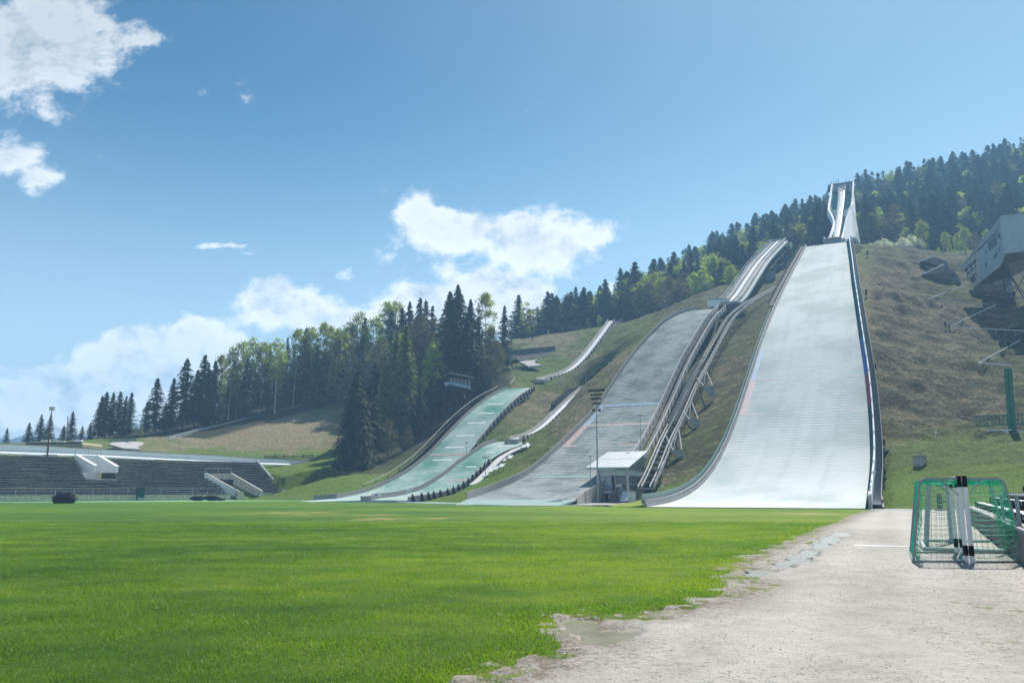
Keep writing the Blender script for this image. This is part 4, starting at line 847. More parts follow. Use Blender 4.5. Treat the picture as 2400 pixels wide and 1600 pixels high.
obj('post', MB().beam(P(1860,540,Dl+.5), P(1877,584,Dl+.5)-Z*3, .4, .4), 'darksteel', lt); obj('antenna', MB().tube([P(1840,545,Dl), P(1839,524,Dl)], .06, 4), 'darksteel', lt)
# ------------------------------------------------------------------ inclined lift
fu = thing('inclined_lift_track', 'steel inclined lift rails on trestles climbing from the glass lift house', 'lift track', fa[0])
LX = (fa[60]-fa[0]); LX.z = 0; LX.normalize(); LP = Vector((LX.y, -LX.x, 0))
for k in (-1.15, -.65, .55, 1.15): obj('rail', MB().wallstrip([p+LP*k for p in fa], -.16, .16, .12, LP), 'railpale', fu)
mb = MB()
for i in range(0, 120, 2): mb.box(fa[i]-Z*.28, (2.7, .25, .2), (LP, LX, Z))
obj('sleepers', mb, 'wood', fu)
mb = MB()
for i in range(0, 118, 3): p = fa[i]+LP*1.35; mb.beam(p-Z*.1, p+Z*.75, .08, .08)
mb.tube([p+LP*1.35+Z*.75 for p in fa], .05, 4); obj('handrail', mb, 'woodlight', fu)
def footing(px0, py0, px1, py1, D, tpx, tpy):
    """concrete fin below and A-frame of steel above"""
    a = P(px0, py0, D); b = P(px1, py0, D); c = P(px1, py1, D); d = P(px1-3, py1, D); e = P(px0+(px1-px0)*.45, py0+(py1-py0)*.55, D)
    f = obj('concrete_footing', MB().prism([a, b, c, d, e], AX*1.0), 'concrete', fu)
    t = min(range(120), key=lambda i: (proj(fa[i])[0]-tpx)**2+(proj(fa[i])[1]-tpy)**2)
    top1 = fa[t]+LP*.9-Z*.3; top2 = fa[max(t-3, 0)]-LP*.9-Z*.3; mb = MB()
    mb.beam(b-PR*.3+Z*.1, top1, .15, .15).beam(a+PR*.5, top2, .15, .15).beam(a+PR*.5, top1, .06, .06); m_ = (b+top1)/2; mb.beam(m_, (a+top2)/2, .06, .06)
    obj('steel_frame', mb, 'steelgrey', fu)
footing(1643, 904, 1673, 931, 158, 1661, 873); footing(1609, 983, 1640, 1009, 142, 1627, 940); footing(1570, 1055, 1602, 1080, 128, 1588, 1004); footing(1533, 1099, 1554, 1112, 121, 1540, 1072)
# ladder stair left of the lift
la = [P(1575,988,140), P(1602,930,153), P(1632,862,171), P(1640,852,174)]; la = cat_rom(la, 46)
ls = thing('ladder_stair', 'narrow ladder-like wooden stair lying on the slope left of the lift rails', 'stair', la[0])
mb = MB()
for p in la: mb.box(p+Z*.12, (1.5, .22, .1), (PR, AX, Z))
obj('rungs', mb, 'woodlight', ls)
for k in (-.7, .7): obj('stringer', MB().wallstrip([p+PR*k for p in la], -.4, .12, .08, PR), 'wooddark', ls)
# mesh walkway beside medium slope, where the fence bulges
mb = MB()
for a, b in (((1618,835),(1650,843)), ((1622,826),(1650,838)), ((1650,838),(1665,842))): mb.beam(P(*a, 180), P(*b, 182), .15, .15)
tag(obj('catch_fence', mb, 'steelgrey'), 'thin grey steel catch fence between medium slope wall and lift rails', 'fence')

# ------------------------------------------------------------------ glass lift house
hz0 = P(1475, 1166, 116).z; O = P(1475, 1166, 116); E1 = -PR; E2 = AX; WH, DH_ = 4.55, 9.2
def L(a, b, z): return O+E1*a+E2*b+Z*(z)            # a to the left, b backwards, z up
hs = thing('lift_house', 'glass-walled lift station with a tilted white metal roof at the foot of the slopes', 'building', O)
obj('plinth', MB().prism([L(0,0,-.6), L(WH,0,-.6), L(WH,DH_,-.6), L(0,DH_,-.6)], Z*1.55), 'white', hs)
rf = obj('roof', MB().prism([L(-.35,-.9,4.15), L(6.1,-.9,4.15), L(6.1,-.9,4.32), L(-.35,-.9,4.32)], Vector(L(0,11.2,2.75))-Vector(L(0,0,0))), 'roof', hs)
rv = Vector(L(0,11.2,2.75))-Vector(L(0,0,0)); mb = MB()
for k in range(16): a = L(-.35+k*.43, -.9, 4.34); mb.beam(a, a+rv, .05, .06)
mb.beam(L(-.35,4.7,4.34+1.375*.98), L(6.1,4.7,4.34+1.375*.98), .12, .05); obj('roof_seam', mb, 'steel', rf); obj('gutter', MB().tube([L(-.3,-1.0,4.15), L(6.1,-1.0,4.15)], .11, 6), 'steel', rf)
obj('fascia', MB().box8([L(0,-.02,3.15), L(WH,-.02,3.15), L(WH,.2,3.15), L(0,.2,3.15), L(0,-.02,3.95), L(WH,-.02,3.95), L(WH,.2,3.95), L(0,.2,3.95)]), 'palesteel', hs)
obj('fascia', MB().box8([L(-.03,0,3.15), L(-.03,DH_,3.15), L(.15,DH_,3.15), L(.15,0,3.15), L(-.03,0,3.85), L(-.03,DH_,3.85), L(.15,DH_,3.85), L(.15,0,3.85)]), 'palesteel', hs)
obj('back_wall', MB().box8([L(0,DH_-.2,.9), L(WH,DH_-.2,.9), L(WH,DH_,.9), L(0,DH_,.9), L(0,DH_-.2,6.1), L(WH,DH_-.2,6.1), L(WH,DH_,6.1), L(0,DH_,6.1)]), 'concrete', hs)
obj('side_glazing', MB().prism([L(.06,.1,1.0), L(.06,DH_,1.0), L(.06,DH_,6.3), L(.06,.1,4.15)], E1*.03), 'clear', hs)
obj('side_glazing', MB().prism([L(WH-.06,.1,1.0), L(WH-.06,DH_,1.0), L(WH-.06,DH_,6.3), L(WH-.06,.1,4.15)], E1*.03), 'clear', hs)
obj('floor', MB().box8([L(0.02,.02,.95), L(WH-.02,.02,.95), L(WH-.02,DH_-.02,.95), L(.02,DH_-.02,.95), L(.02,.02,1.0), L(WH-.02,.02,1.0), L(WH-.02,DH_-.02,1.0), L(.02,DH_-.02,1.0)]), 'concrete_dark', hs)
mb = MB()
for k in range(8): b = .05+k*(DH_-.1)/7; mb.beam(L(0,b,-.5), L(0,b,4.15+2.75*(b+.9)/11.2), .09, .09)
mb.beam(L(0,0,1.9), L(0,DH_,1.9), .07, .07).beam(L(0,0,1.0), L(0,DH_,1.0), .1, .1); obj('mullion', mb, 'alu', hs)
fw = obj('front_window', MB().box8([L(2.65,.05,1.0), L(4.35,.05,1.0), L(4.35,.08,1.0), L(2.65,.08,1.0), L(2.65,.05,3.15), L(4.35,.05,3.15), L(4.35,.08,3.15), L(2.65,.08,3.15)]), 'glass', hs)
obj('frame', MB().beam(L(2.65,.02,.95), L(2.65,.02,3.15), .12, .1).beam(L(3.5,.02,1.0), L(3.5,.02,3.15), .07, .07).beam(L(2.6,.0,1.9), L(4.4,.0,1.9), .06, .06).beam(L(2.6,.0,1.02), L(4.4,.0,1.02), .1, .1), 'alu', fw)
dr = obj('door', MB().box8([L(.35,.5,1.0), L(2.55,.5,1.0), L(2.55,.55,1.0), L(.35,.55,1.0), L(.35,.5,3.15), L(2.55,.5,3.15), L(2.55,.55,3.15), L(.35,.55,3.15)]), 'darkglass', hs)
obj('frame', MB().beam(L(1.2,.45,1.0), L(1.2,.45,3.1), .09, .06).beam(L(1.75,.45,1.0), L(1.75,.45,3.1), .06, .06).beam(L(2.1,.45,1.0), L(2.1,.45,3.1), .09, .06).beam(L(.35,.45,1.0), L(.35,.45,3.1), .09, .06), 'alu', dr)
obj('column', MB().beam(L(4.55,-.15,-.6), L(4.55,-.15,4.2), .34, .3), 'steelgrey', hs); obj('column', MB().beam(L(0.18,-.08,-.6), L(0.18,-.08,4.2), .28, .26), 'palesteel', hs)
obj('downpipe', MB().tube([L(.3,-.9,4.1), L(.3,-.9,3.9), L(-.02,-.2,3.2), L(-.02,-.2,-.5)], .06, 6), 'alu', hs)
mb = MB()
for k in range(6): mb.box8([L(.95,-1.9+k*.32,-.6), L(2.4,-1.9+k*.32,-.6), L(2.4,0,-.6), L(.95,0,-.6)]+[L(.95,-1.9+k*.32,-.2+k*.22), L(2.4,-1.9+k*.32,-.2+k*.22), L(2.4,0,-.2+k*.22), L(.95,0,-.2+k*.22)])
fs = obj('front_steps', mb, 'concrete_dark', hs); mb = MB()
for a in (.9, 2.45): mb.beam(L(a,-2.0,0), L(a,-2.0,.85), .05, .05).beam(L(a,-2.0,.85), L(a,-.1,1.95), .05, .05).beam(L(a,-.1,1.0), L(a,-.1,1.95), .05, .05).beam(L(a,-2.0,-.1), L(a,-.1,1.0), .05, .25)
mb.beam(L(.1,-.1,1.95), L(.9,-.1,1.95), .05, .05).beam(L(2.45,-.1,1.95), L(2.6,-.1,1.95), .05, .05); obj('handrail', mb, 'alu', fs)
obj('ramp_cheek', MB().prism([L(.9,-1.9,-.5), L(.9,0,-.5), L(.9,0,.9)], E1*-.9), 'white', hs)
mb = MB()
for k in range(5): mb.box(L(5.9,-.2+k*.3,-.1+k*.2)-Z*.2, (1.7, .35, .2), (E1, E2, Z))
ss = obj('side_steps', mb, 'greensteel', hs); mb = MB()
for a, b in ((5.0, 0), (6.9, 0), (5.0, 1.6), (6.9, 1.6)): mb.beam(L(a,b,-.2), L(a,b,1.0+b*.5), .06, .06)
mb.beam(L(5,0,1), L(5,1.6,1.8), .06, .06).beam(L(6.9,0,1), L(6.9,1.6,1.8), .06, .06).beam(L(6.9,1.6,1.8), L(5,1.6,1.8), .06, .06); obj('handrail', mb, 'steelgrey', ss)
obj('side_fence', MB().prism([L(7.1,-.3,-.2), L(8.9,-.9,-.4), L(8.9,-.9,.5), L(7.1,-.3,.95)], E2*.1).prism([L(7.0,1.2,.3), L(5.0,1.6,.6), L(5.0,1.6,1.5), L(7.0,1.2,1.3)], E2*.1).beam(L(8.95,-.95,-.5), L(8.95,-.95,.6), .15, .15), 'wood', hs)
# paved forecourt and verge
poly3('forecourt', [G(1296,1172,.5)*0+L(9.0,-.9,-.62), L(-1.2,-1.2,-.62), L(-.8,-3.8,-.72), G(1440,1183,.02), G(1290,1183.5,.02), G(1285,1175,.3)], 'asphalt', .4)
poly3('verge', [L(-.6,-1.4,-.60), L(-.6,2.5,-.3), L(-3.6,2.0,-.45), bigL[2]-PR*1.3+Z*.05, bigL[0]-PR*1.4+Z*.02, G(1500,1187,.03), G(1400,1186,.05), G(1432,1182.5,.1)], 'flowers', .4)
tag(obj('drain_channel', MB().prism([G(1388,1183.6,.04), G(1422,1183.0,.04), G(1438,1184.5,.04), G(1425,1186.8,.04)], Z*.05), 'black'), 'dark channel strip lying at the edge of the lift house forecourt', 'drain')
# things by the lift house
bn = thing('waste_bin', 'black wheeled waste bin standing left of the lift house steps', 'bin', L(3.1,-.6,-.55)); mb = MB(); a = L(3.1,-.6,-.5)
mb.add([a+Vector((x*.27, y*.27, 0)) for x, y in ((-1,-1),(1,-1),(1,1),(-1,1))]+[a+Vector((x*.36, y*.36, 1.0)) for x, y in ((-1,-1),(1,-1),(1,1),(-1,1))], [(0,3,2,1),(4,5,6,7),(0,1,5,4),(1,2,6,5),(2,3,7,6),(3,0,4,7)]); obj('body', mb, 'black', bn); obj('lid', MB().box(a+Z*1.06, (.84, .84, .12)), 'black', bn)
cb = thing('electrical_cabinet', 'white electrical cabinet at the right corner of the lift house', 'cabinet', L(-.9,-.9,-.5)); obj('body', MB().box(L(-.6,-.9,.15), (1.0, .5, 1.3), (E1, E2, Z)), 'white', cb); obj('lid', MB().box(L(-.6,-.9,.83), (1.08, .58, .08), (E1, E2, Z)), 'steel', cb); obj('door_gap', MB().box(L(-.6,-1.16,.15), (.02, .03, 1.1), (E1, E2, Z)), 'darksteel', cb)
cb = thing('metal_locker', 'dark grey upright locker behind the white cabinet', 'locker', L(-.9,.5,-.5)); obj('body', MB().box(L(-1.0,.4,.35), (.7, .5, 1.6), (E1, E2, Z)), 'concrete_dark', cb); obj('lid', MB().box(L(-1.0,.4,1.2), (.8, .6, .08), (E1, E2, Z)), 'darksteel', cb)
g_ = thing('mesh_gate', 'dark mesh gate in a steel frame right of the lift house', 'gate', L(-1.8,4.5,-.3)); mb = MB(); A_ = P(1509,1137,121); B_ = P(1524,1137,121); C_ = P(1524,1158,121); D_ = P(1509,1160,121)
for a, b in ((A_,B_),(B_,C_),(C_,D_),(D_,A_)): mb.beam(a, b, .09, .09)
obj('frame', mb, 'darksteel', g_); obj('mesh', MB().prism([A_.lerp(B_,.15), B_, C_, D_.lerp(C_,.15)], (0,.04,0)), 'tealpanel', g_)
s_ = thing('notice_sign', 'small white notice plate on a thin post at the foot of the lift slope', 'sign', P(1553,1165,112)); obj('post', MB().tube([P(1553,1166,112), P(1553,1100,112)], .03, 5), 'steel', s_); obj('plate', MB().box(P(1552,1137,111.9), (.36, .03, .42)), 'sign', s_)
s_ = thing('house_notice', 'white notice board on the front railing of the lift house', 'sign', L(1.35,-.15,1.7)); obj('plate', MB().box(L(1.5,-.2,1.72), (.8, .04, .38), (E1, E2, Z)), 'sign', s_); obj('print', MB().box(L(1.5,-.23,1.78), (.6, .02, .05), (E1, E2, Z)).box(L(1.5,-.23,1.68), (.5, .02, .04), (E1, E2, Z)), 'steelgrey', s_)
s_ = thing('window_poster', 'blue and white poster inside the front window of the lift house', 'poster', L(3.2,.0,1.4)); obj('sheet', MB().box(L(3.1,-.03,1.4), (.55, .02, .4), (E1, E2, Z)), 'signblue', s_); obj('heading', MB().box(L(3.1,-.05,1.5), (.45, .01, .1), (E1, E2, Z)), 'sign', s_)
s_ = thing('column_plate', 'small white plate fixed to the left column of the lift house', 'sign', L(4.55,-.35,2.2)); obj('plate', MB().box(L(4.5,-.33,2.2), (.45, .03, .38), (E1, E2, Z)), 'sign', s_); obj('arrow', MB().box(L(4.5,-.36,2.2), (.25, .02, .06), (E1, E2, Z)), 'signblue', s_)
s_ = thing('side_plate', 'white plate on the side fascia of the lift house', 'sign', L(-.1,8.5,3.4)); obj('plate', MB().box(L(-.08,8.3,3.45), (.04, 1.3, .6), (E1, E2, Z)), 'sign', s_); obj('print', MB().box(L(-.11,8.3,3.5), (.03, .9, .06), (E1, E2, Z)), 'signblue', s_)

# ------------------------------------------------------------------ masts and lamps
mp = P(1401, 1170, 113.2); mtop = P(1397.5, 912, 113.2)
mt_ = thing('floodlight_mast', 'tall slim floodlight mast with five lamp racks standing at the lift house', 'floodlight', mp)
obj('pole', MB().tube([mp-Z*.3, mtop], .13, 10, .07), 'steelgrey', mt_)
def zat(py): return (P(1398, py, 113.2).z)
for py, n, w_ in ((914.5, 10, 2.5), (924, 6, 1.8), (933.5, 6, 1.5), (944.5, 4, 1.35)):
    z = zat(py); c = Vector((P(1398, py, 113.2).x, 113.2, z)); bar = obj('rack', MB().beam(c-PR*w_/2*1.0+Z*.12, c+PR*w_/2+Z*.12, .07, .07), 'darksteel', mt_)
    for k in range(n):
        q_ = c+PR*(-w_/2+w_*(k+.5)/n); 
        if abs(-w_/2+w_*(k+.5)/n) < .12: continue
        obj('lamp', MB().box(q_-Z*.08-AX*.1, (.2, .16, .26), (PR, AX, Z)), 'darksteel', bar)
for k in (-.42, .42): 
    c = Vector((P(1398, 961, 113.2).x, 113.2, zat(961)))+PR*k; q_ = obj('spotlight', MB().box(c, (.36, .3, .42), (PR, AX, Z)), 'darksteel', mt_); obj('lens', MB().box(c-AX*.16, (.26, .03, .3), (PR, AX, Z)), 'darkglass', q_)
def lamp(label, px, py0, py1, D, heads=2, mt='steel', dz=0, snap=False):
    if snap: D = HD(px, py0, D-35)-.2
    b = P(px, py0, D); t = P(px, py1, D); b.x = t.x; o = thing('slope_lamp', label, 'lamp', b, 'lamp posts along the slopes')
    obj('pole', MB().tube([b-Z*1.5, t], .07, 6, .045), mt, o)
    for k in ([-1, 1] if heads == 2 else [0]):
        c = t+PR*k*.35+Z*.1; h_ = obj('lamp_head', MB().box(c, (.42, .3, .3), (PR, (AX+Z*.4).normalized(), (Z-AX*.4).normalized())).beam(t-Z*.15, c, .05, .05), 'steelgrey', o); obj('lens', MB().box(c-AX*.17, (.32, .04, .2), (PR, AX, Z)), 'sign', h_)
lamp('double lamp on a pole left of the lift house roof', 1383, 1163, 1069, 117, 1)
lamp('lamp post standing on grass between the smallest and medium hills', 1138, 1137, 1072, 133, 2, snap=True)
lamp('lamp post at the upper end of the medium hill left wall, lower one', 1559, 738, 707, 225, 1); lamp('lamp post rising over the top edge of the medium slope', 1610, 722, 683, 232, 1)
lamp('lamp post behind the white take-off building', 1660, 705, 664, 236, 2); lamp('lamp post on the slope left of the medium hill, upper', 1493, 815, 775, 192, 2, snap=True)
lamp('lamp post on the brown slope beside the smallest in-run', 1372, 897, 852, 196, 1, snap=True); lamp('lamp post close to the left wall of the medium slope', 1427, 892, 853, 181, 1, snap=True)
lamp('lamp post standing inside the medium slope in front of its right wall', 1500, 1058, 973, 130, 1)
lamp('short lamp post on brown grass below the smallest in-run', 1311, 1035, 985, 150, 1, snap=True); lamp('lamp post by the divider wall of the mint slopes', 1094, 1062, 1037, 168, 1)
o = thing('stand_floodlight', 'rusty leaning floodlight post with one square lamp on the old stand', 'floodlight', P(111, 1066, 141)); a = P(111, 1066, 141); b = P(121, 963, 141)
obj('pole', MB().tube([a-Z*.5, b], .16, 8, .09), 'rust', o); h_ = obj('lamp_head', MB().box(P(122.5, 957, 141), (.85, .4, .65)), 'steelgrey', o); obj('lens', MB().box(P(122.5, 956.5, 140.7), (.7, .06, .45)), 'palesteel', h_)
o = thing('flagpole', 'thin white flagpole with a ladder beside the spruce behind the stand', 'pole', P(153, 1037, 175)); obj('pole', MB().tube([P(153,1040,175), P(159,979,175)], .11, 6), 'alu', o); obj('ball', MB().box(P(159.3,978,175), (.3, .3, .3)), 'alu', o); obj('ladder', MB().tube([P(159,1022,175), P(162,1005,175), P(160,984,175)], .05, 5).tube([P(154,1022,175), P(164,1022,175), P(170,1015,175)], .06, 5), 'alu', o)
# power line pole
Dp = 285; o = thing('power_pole', 'wooden power pole with a cross beam on the far meadow', 'pole', P(1247,802,Dp)); obj('pole', MB().tube([P(1247,806,Dp), P(1247,757,Dp)], .22, 6), 'darksteel', o)
mb = MB().beam(P(1235,758,Dp), P(1256,756,Dp), .25, .25); 
for px in (1237, 1254): mb.beam(P(px,758,Dp), P(px,743,Dp), .15, .15)
mb.beam(P(1234,744,Dp), P(1256,742,Dp), .22, .22); obj('crossarm', mb, 'rust', o)
for px in (1237, 1246, 1254): obj('insulator', MB().tube([P(px,757,Dp), P(px,753,Dp)], .2, 6), 'sign', o)
mb = MB()
for (a, b) in (((1237,754),(1100,783)), ((1254,754),(1120,776)), ((1237,754),(1500,770)), ((1254,754),(1500,764)), ((1246,754),(1500,758))):
    A_ = P(*a, Dp); B_ = P(*b, 290 if b[0] > 1200 else 300); mb.tube([A_.lerp(B_, k/8)-Z*3.0*(k/8)*(1-k/8)*2 for k in range(9)], .035, 3)
tag(obj('power_lines', mb, 'darksteel'), 'thin power lines strung from the far wooden pole', 'cable')

# ------------------------------------------------------------------ old grandstand on the left
SX, SY = Vector((.683, .731, 0)), Vector((-.731, .683, 0)); S0 = Vector((-82, 130, 0))
def W(px, py, b):                           # point on the stand at set-back b seen there
    q_ = S0+SY*b; r, s = ratio(px, py); D = (q_.x*SX.y-q_.y*SX.x)/(r*SX.y-SX.x); return P(px, py, D)
stand = thing('grandstand', 'long dark weathered grandstand of plank rows left of the pitch', 'grandstand', S0)
aL, aR = -45.0, 51.5; nrow = 17; run = 12.2/nrow; rise = 6.9/nrow
def S(a, b, z): return S0+SX*a+SY*b+Z*z
endcut = lambda b: aR-b*.0
wi = [(W(190,1090,8)-S0).dot(SX), (W(262,1090,8)-S0).dot(SX)]; wj = [(W(512,1130,4)-S0).dot(SX), (W(590,1130,4)-S0).dot(SX)]
segs = lambda b: [(aL, wi[0]), (wi[1], endcut(b))] if b > 5.2 and b < 12 and True else ([(aL, wj[0]), (wj[1], endcut(b))] if b <= 5.2 else [(aL, endcut(b))])
rnd = random.Random(5)
for r_ in range(nrow):
    b = .3+r_*run; z = 1.15+r_*rise
    for (p, q_) in segs(b):
        k = p; mb = MB(); mt2 = MB()
        while k < q_:
            e = min(q_, k+rnd.uniform(2.5, 4.5)); dz = rnd.uniform(-.04, .04)*(rnd.random() > .15)-(.1 if rnd.random() < .05 else 0); sag = 1
            mb.box8([S(k,b,z-.14+dz), S(e,b,z-.14+dz), S(e-.03,b+.07,z-.14+dz), S(k+.03,b+.07,z-.14+dz), S(k+.03,b,z+.10+dz), S(e-.03,b,z+.10+dz), S(e-.03,b+.07,z+.10+dz), S(k+.03,b+.07,z+.10+dz)])
            mt2.box8([S(k+.02,b+.02,z+.10+dz), S(e-.02,b+.02,z+.10+dz), S(e-.02,b+.36,z+.10+dz), S(k+.02,b+.36,z+.10+dz), S(k+.02,b+.02,z+.15+dz), S(e-.02,b+.02,z+.15+dz), S(e-.02,b+.36,z+.15+dz), S(k+.02,b+.36,z+.15+dz)])
            k = e
        rw = obj('plank_row', mb, 'standwood', stand); obj('tread', mt2, 'standtread', rw)
mb = MB()
for r_ in range(nrow):
    b = .3+r_*run; z = 1.15+r_*rise
    for (p, q_) in segs(b): mb.box8([S(p,b+.1,-1), S(q_,b+.1,-1), S(q_,b+run+.08,-1), S(p,b+run+.08,-1), S(p,b+.1,z-.20), S(q_,b+.1,z-.20), S(q_,b+run+.08,z-.20), S(p,b+run+.08,z-.20)])
obj('terrace', mb, 'wooddark', stand)
fw = obj('front_wall', MB().box8([S(aL,-.3,-.3), S(wj[0]+.5,-.3,-.3), S(wj[0]+.5,.15,-.3), S(aL,.15,-.3), S(aL,-.3,1.0), S(wj[0]+.5,-.3,1.0), S(wj[0]+.5,.15,1.0), S(aL,.15,1.0)]), 'rubble', stand)
obj('coping', MB().box8([S(aL,-.36,1.0), S(wj[0]+.5,-.36,1.0), S(wj[0]+.5,.2,1.0), S(aL,.2,1.0), S(aL,-.36,1.09), S(wj[0]+.5,-.36,1.09), S(wj[0]+.5,.2,1.09), S(aL,.2,1.09)]), 'concrete', fw)
mb = MB(); a_ = aL
while a_ < wj[0]+3: mb.beam(S(a_,-.1,1.05), S(a_,-.1,2.15), .07, .07); a_ += 2.95
mb.beam(S(aL,-.1,2.15), S(wj[0]+4,-.1,2.15), .08, .08).beam(S(aL,-.1,1.6), S(wj[0]+4,-.1,1.6), .05, .05).beam(S(aL,-.1,1.3), S(wj[0]+4,-.1,1.3), .04, .04); obj('railing', mb, 'steel', stand)
obj('entrance_floor', MB().box8([S(wi[0],5.0,2.0), S(wi[1],5.0,2.0), S(wi[1],12.0,2.0), S(wi[0],12.0,2.0), S(wi[0],5.0,3.85), S(wi[1],5.0,3.85), S(wi[1],12.0,3.85), S(wi[0],12.0,3.85)]), 'concrete', stand)
# end parapet (thin pale edge)
mb = MB(); e0 = S(aR+.1, .2, 1.15); e1 = S(aR+.1, 12.2, 8.1); mb.beam(e0, e1, .35, .5); obj('end_kerb', mb, 'concrete', stand)
# entrances: two slanting side walls each, with a back wall and rail
def entrance(pl, pr, mts, b0, b1, back, rail):
    en = None
    for (top, bot, zlow, mt) in ((pl[0], pl[1], pl[2], mts[0]), (pr[0], pr[1], pr[2], mts[1])):
        A_ = W(*top, b0); B_ = W(*bot, b1); w_ = obj('entrance_wall', MB().prism([A_, B_, Vector((B_.x, B_.y, B_.z-pl[3])), Vector((A_.x, A_.y, B_.z-pl[3]))], SX*.35), mt, stand)
        obj('wall_coping', MB().beam(A_+Z*.06+SX*.17, B_+Z*.06+SX*.17, .75, .12), 'concrete' if mts[1] == 'rubble' else 'white', w_)
    A_ = W(*back[0], b0); B_ = W(*back[1], b0); obj('entrance_back', MB().prism([A_, B_, B_-Z*7.5, A_-Z*7.5], SY*.3), back[2], stand)
    mb = MB(); 
    for k in (0, .5, 1): p = A_.lerp(B_, k); mb.beam(p, p+Z*1.0, .07, .07)
    mb.beam(A_+Z*1.0, B_+Z*1.0, .08, .08); obj('entrance_rail', mb, 'steel', stand)
entrance(((176,1065),(222,1091),0,1.1), ((230,1068),(273,1093),0,4.2), ('white','white'), 11.6, 6.2, ((176,1066),(236,1067),'white'), 1)
entrance(((480,1109),(559,1152),0,.9), ((540,1109),(613,1151),0,1.2), ('white','rubble'), 6.0, .2, ((480,1109),(541,1109),'rubble'), 1)
obj('end_wall', MB().prism([W(608,1154,-.3), W(682,1154.5,-.3), W(682,1171,-.3), W(608,1172,-.3)], SY*.5), 'rubble', stand); obj('end_coping', MB().prism([W(622,1154,-.5), W(684,1154.5,-.5), W(684,1156,-.5), W(622,1156,-.5)], SY*.8), 'concrete', stand)
obj('gate_pier', MB().prism([W(556,1151,-.4), W(571,1151,-.4), W(571,1172,-.4), W(556,1173,-.4)], SY*.8), 'rubble', stand)
# white rear wall: runs past the stand towards the meadow
tw_ = [(-60,1037),(0,1040.5),(100,1045),(180,1050),(250,1054),(400,1062.5),(500,1067),(580,1073),(650,1076),(729,1079)]; bw_ = [(-60,1060),(0,1061.5),(100,1065),(180,1067),(250,1070),(400,1078),(500,1083),(580,1086.5),(680,1088.5),(712,1087)]
rwall = thing('stand_rear_wall', 'long low white wall with a grey coping above the grandstand', 'wall', W(300,1060,12.6))
A_ = [W(px, py, 12.7) for px, py in tw_]; B_ = [W(px, py, 12.7) for px, py in bw_]
mb = MB().strip(A_, B_); n_ = len(A_); mb = MB(); vs = A_+B_+[p+SY*.5 for p in B_]+[p+SY*.5 for p in A_]; fs_ = []
for i in range(n_-1):
    for k in range(4): fs_.append((k*n_+i, k*n_+i+1, ((k+1) % 4)*n_+i+1, ((k+1) % 4)*n_+i))
fs_ += [(0, n_, 2*n_, 3*n_), (n_-1, 4*n_-1, 3*n_-1, 2*n_-1)]; obj('wall', mb.add(vs, fs_), 'white', rwall)
pts_ = [p-SY*.12+Z*.02 for p in A_]; obj('coping', MB().wallstrip([p-Z*0 for p in pts_], 0, .12, .8, SY), 'concrete', rwall)
mb = MB(); lo = [b.lerp(a, .36) for a, b in zip(A_, B_)][:-1]; ou = [b-SY*.75+Z*0 for b in B_][:-1]; n_ = len(lo); mb.add(lo+ou+[p-Z*.25 for p in ou], [(i, i+1, n_+i+1, n_+i) for i in range(n_-1)]+[(n_+i, n_+i+1, 2*n_+i+1, 2*n_+i) for i in range(n_-1)]); obj('sloping_base', mb, 'white', rwall)  # base shaped to tilt upward so the sun lights it as a bright strip
obj('mast_plinth', MB().box8([W(102,1067,12)+v for v in ()] or [p for p in (W(102,1069,11.9), W(134,1070,11.9), W(134,1070,11.9)+SY*.5, W(102,1069,11.9)+SY*.5, W(102,1064,11.9), W(134,1065,11.9), W(134,1065,11.9)+SY*.5, W(102,1064,11.9)+SY*.5)]), 'concrete', rwall)
# items along the pitch edge
o = thing('net_bundle', 'round black bundle of rolled netting on the far left of the pitch', 'net', G(149,1179))
def bundle(name, parts, par):
    mb = MB(); r2_ = random.Random(3)
    for (c, ax_, r_, ln) in parts:
        for k in range(int(60*ln/1.5)):
            t = r2_.uniform(-ln/2, ln/2); an = r2_.uniform(0, 3.14); rr = r_*math.sqrt(max(0, 1-(t/(ln/2+.05))**2))*r2_.uniform(.8, 1.08); p = c+ax_*t+Vector((0, -math.cos(an)*rr, math.sin(an)*rr)); q_ = p+ax_*r2_.uniform(-.4, .4)+Vector((0, r2_.uniform(-.2, .2), r2_.uniform(-.25, .1))); mb.tube([p, p.lerp(q_, .5)+Z*.08, q_], .05, 4)
        ring = 12; vs = []; st_ = 9
        for i in range(st_):
            t = -ln/2+ln*i/(st_-1); rr = r_*.86*math.sqrt(max(.02, 1-(t/(ln/2+.03))**2)); vs += [c+ax_*t+Vector((0, math.cos(2*math.pi*k/ring)*rr, math.sin(2*math.pi*k/ring)*rr*(1+.1*math.sin(i*2+k)))) for k in range(ring)]
        mb.add(vs, [(i*ring+k, i*ring+(k+1) % ring, (i+1)*ring+(k+1) % ring, (i+1)*ring+k) for i in range(st_-1) for k in range(ring)])
    return obj(name, mb, 'black', par)
c = G(149,1179); XA = Vector((1, 0, 0)); bundle('netting', [(c+Z*.65, XA, .85, 2.8), (c+Z*.4+XA*.8, XA, .6, 1.6), (c+Z*.4-XA*.8, XA, .65, 1.5)], o); obj('strap', MB().tube([c+Z*(.65+.86*math.sin(t))+Vector((-.5, -.86*math.cos(t), 0)) for t in np.linspace(0, 3.14, 9)], .03, 4), 'darksteel', o)
o = thing('net_roll', 'long flat roll of black netting lying before the stand', 'net', G(483,1173.5)); c = G(480,1173); bundle('netting', [(c+Z*.35-XA*1.3, XA, .45, 2.6), (c+Z*.4+XA*1.2, XA, .5, 2.4), (c+Z*.2+XA*2.6, XA, .25, 1.5)], o); obj('strap', MB().tube([c+Z*(.35+.46*math.sin(t))+Vector((-1.5, -.46*math.cos(t), 0)) for t in np.linspace(0, 3.14, 9)], .03, 4), 'darksteel', o)
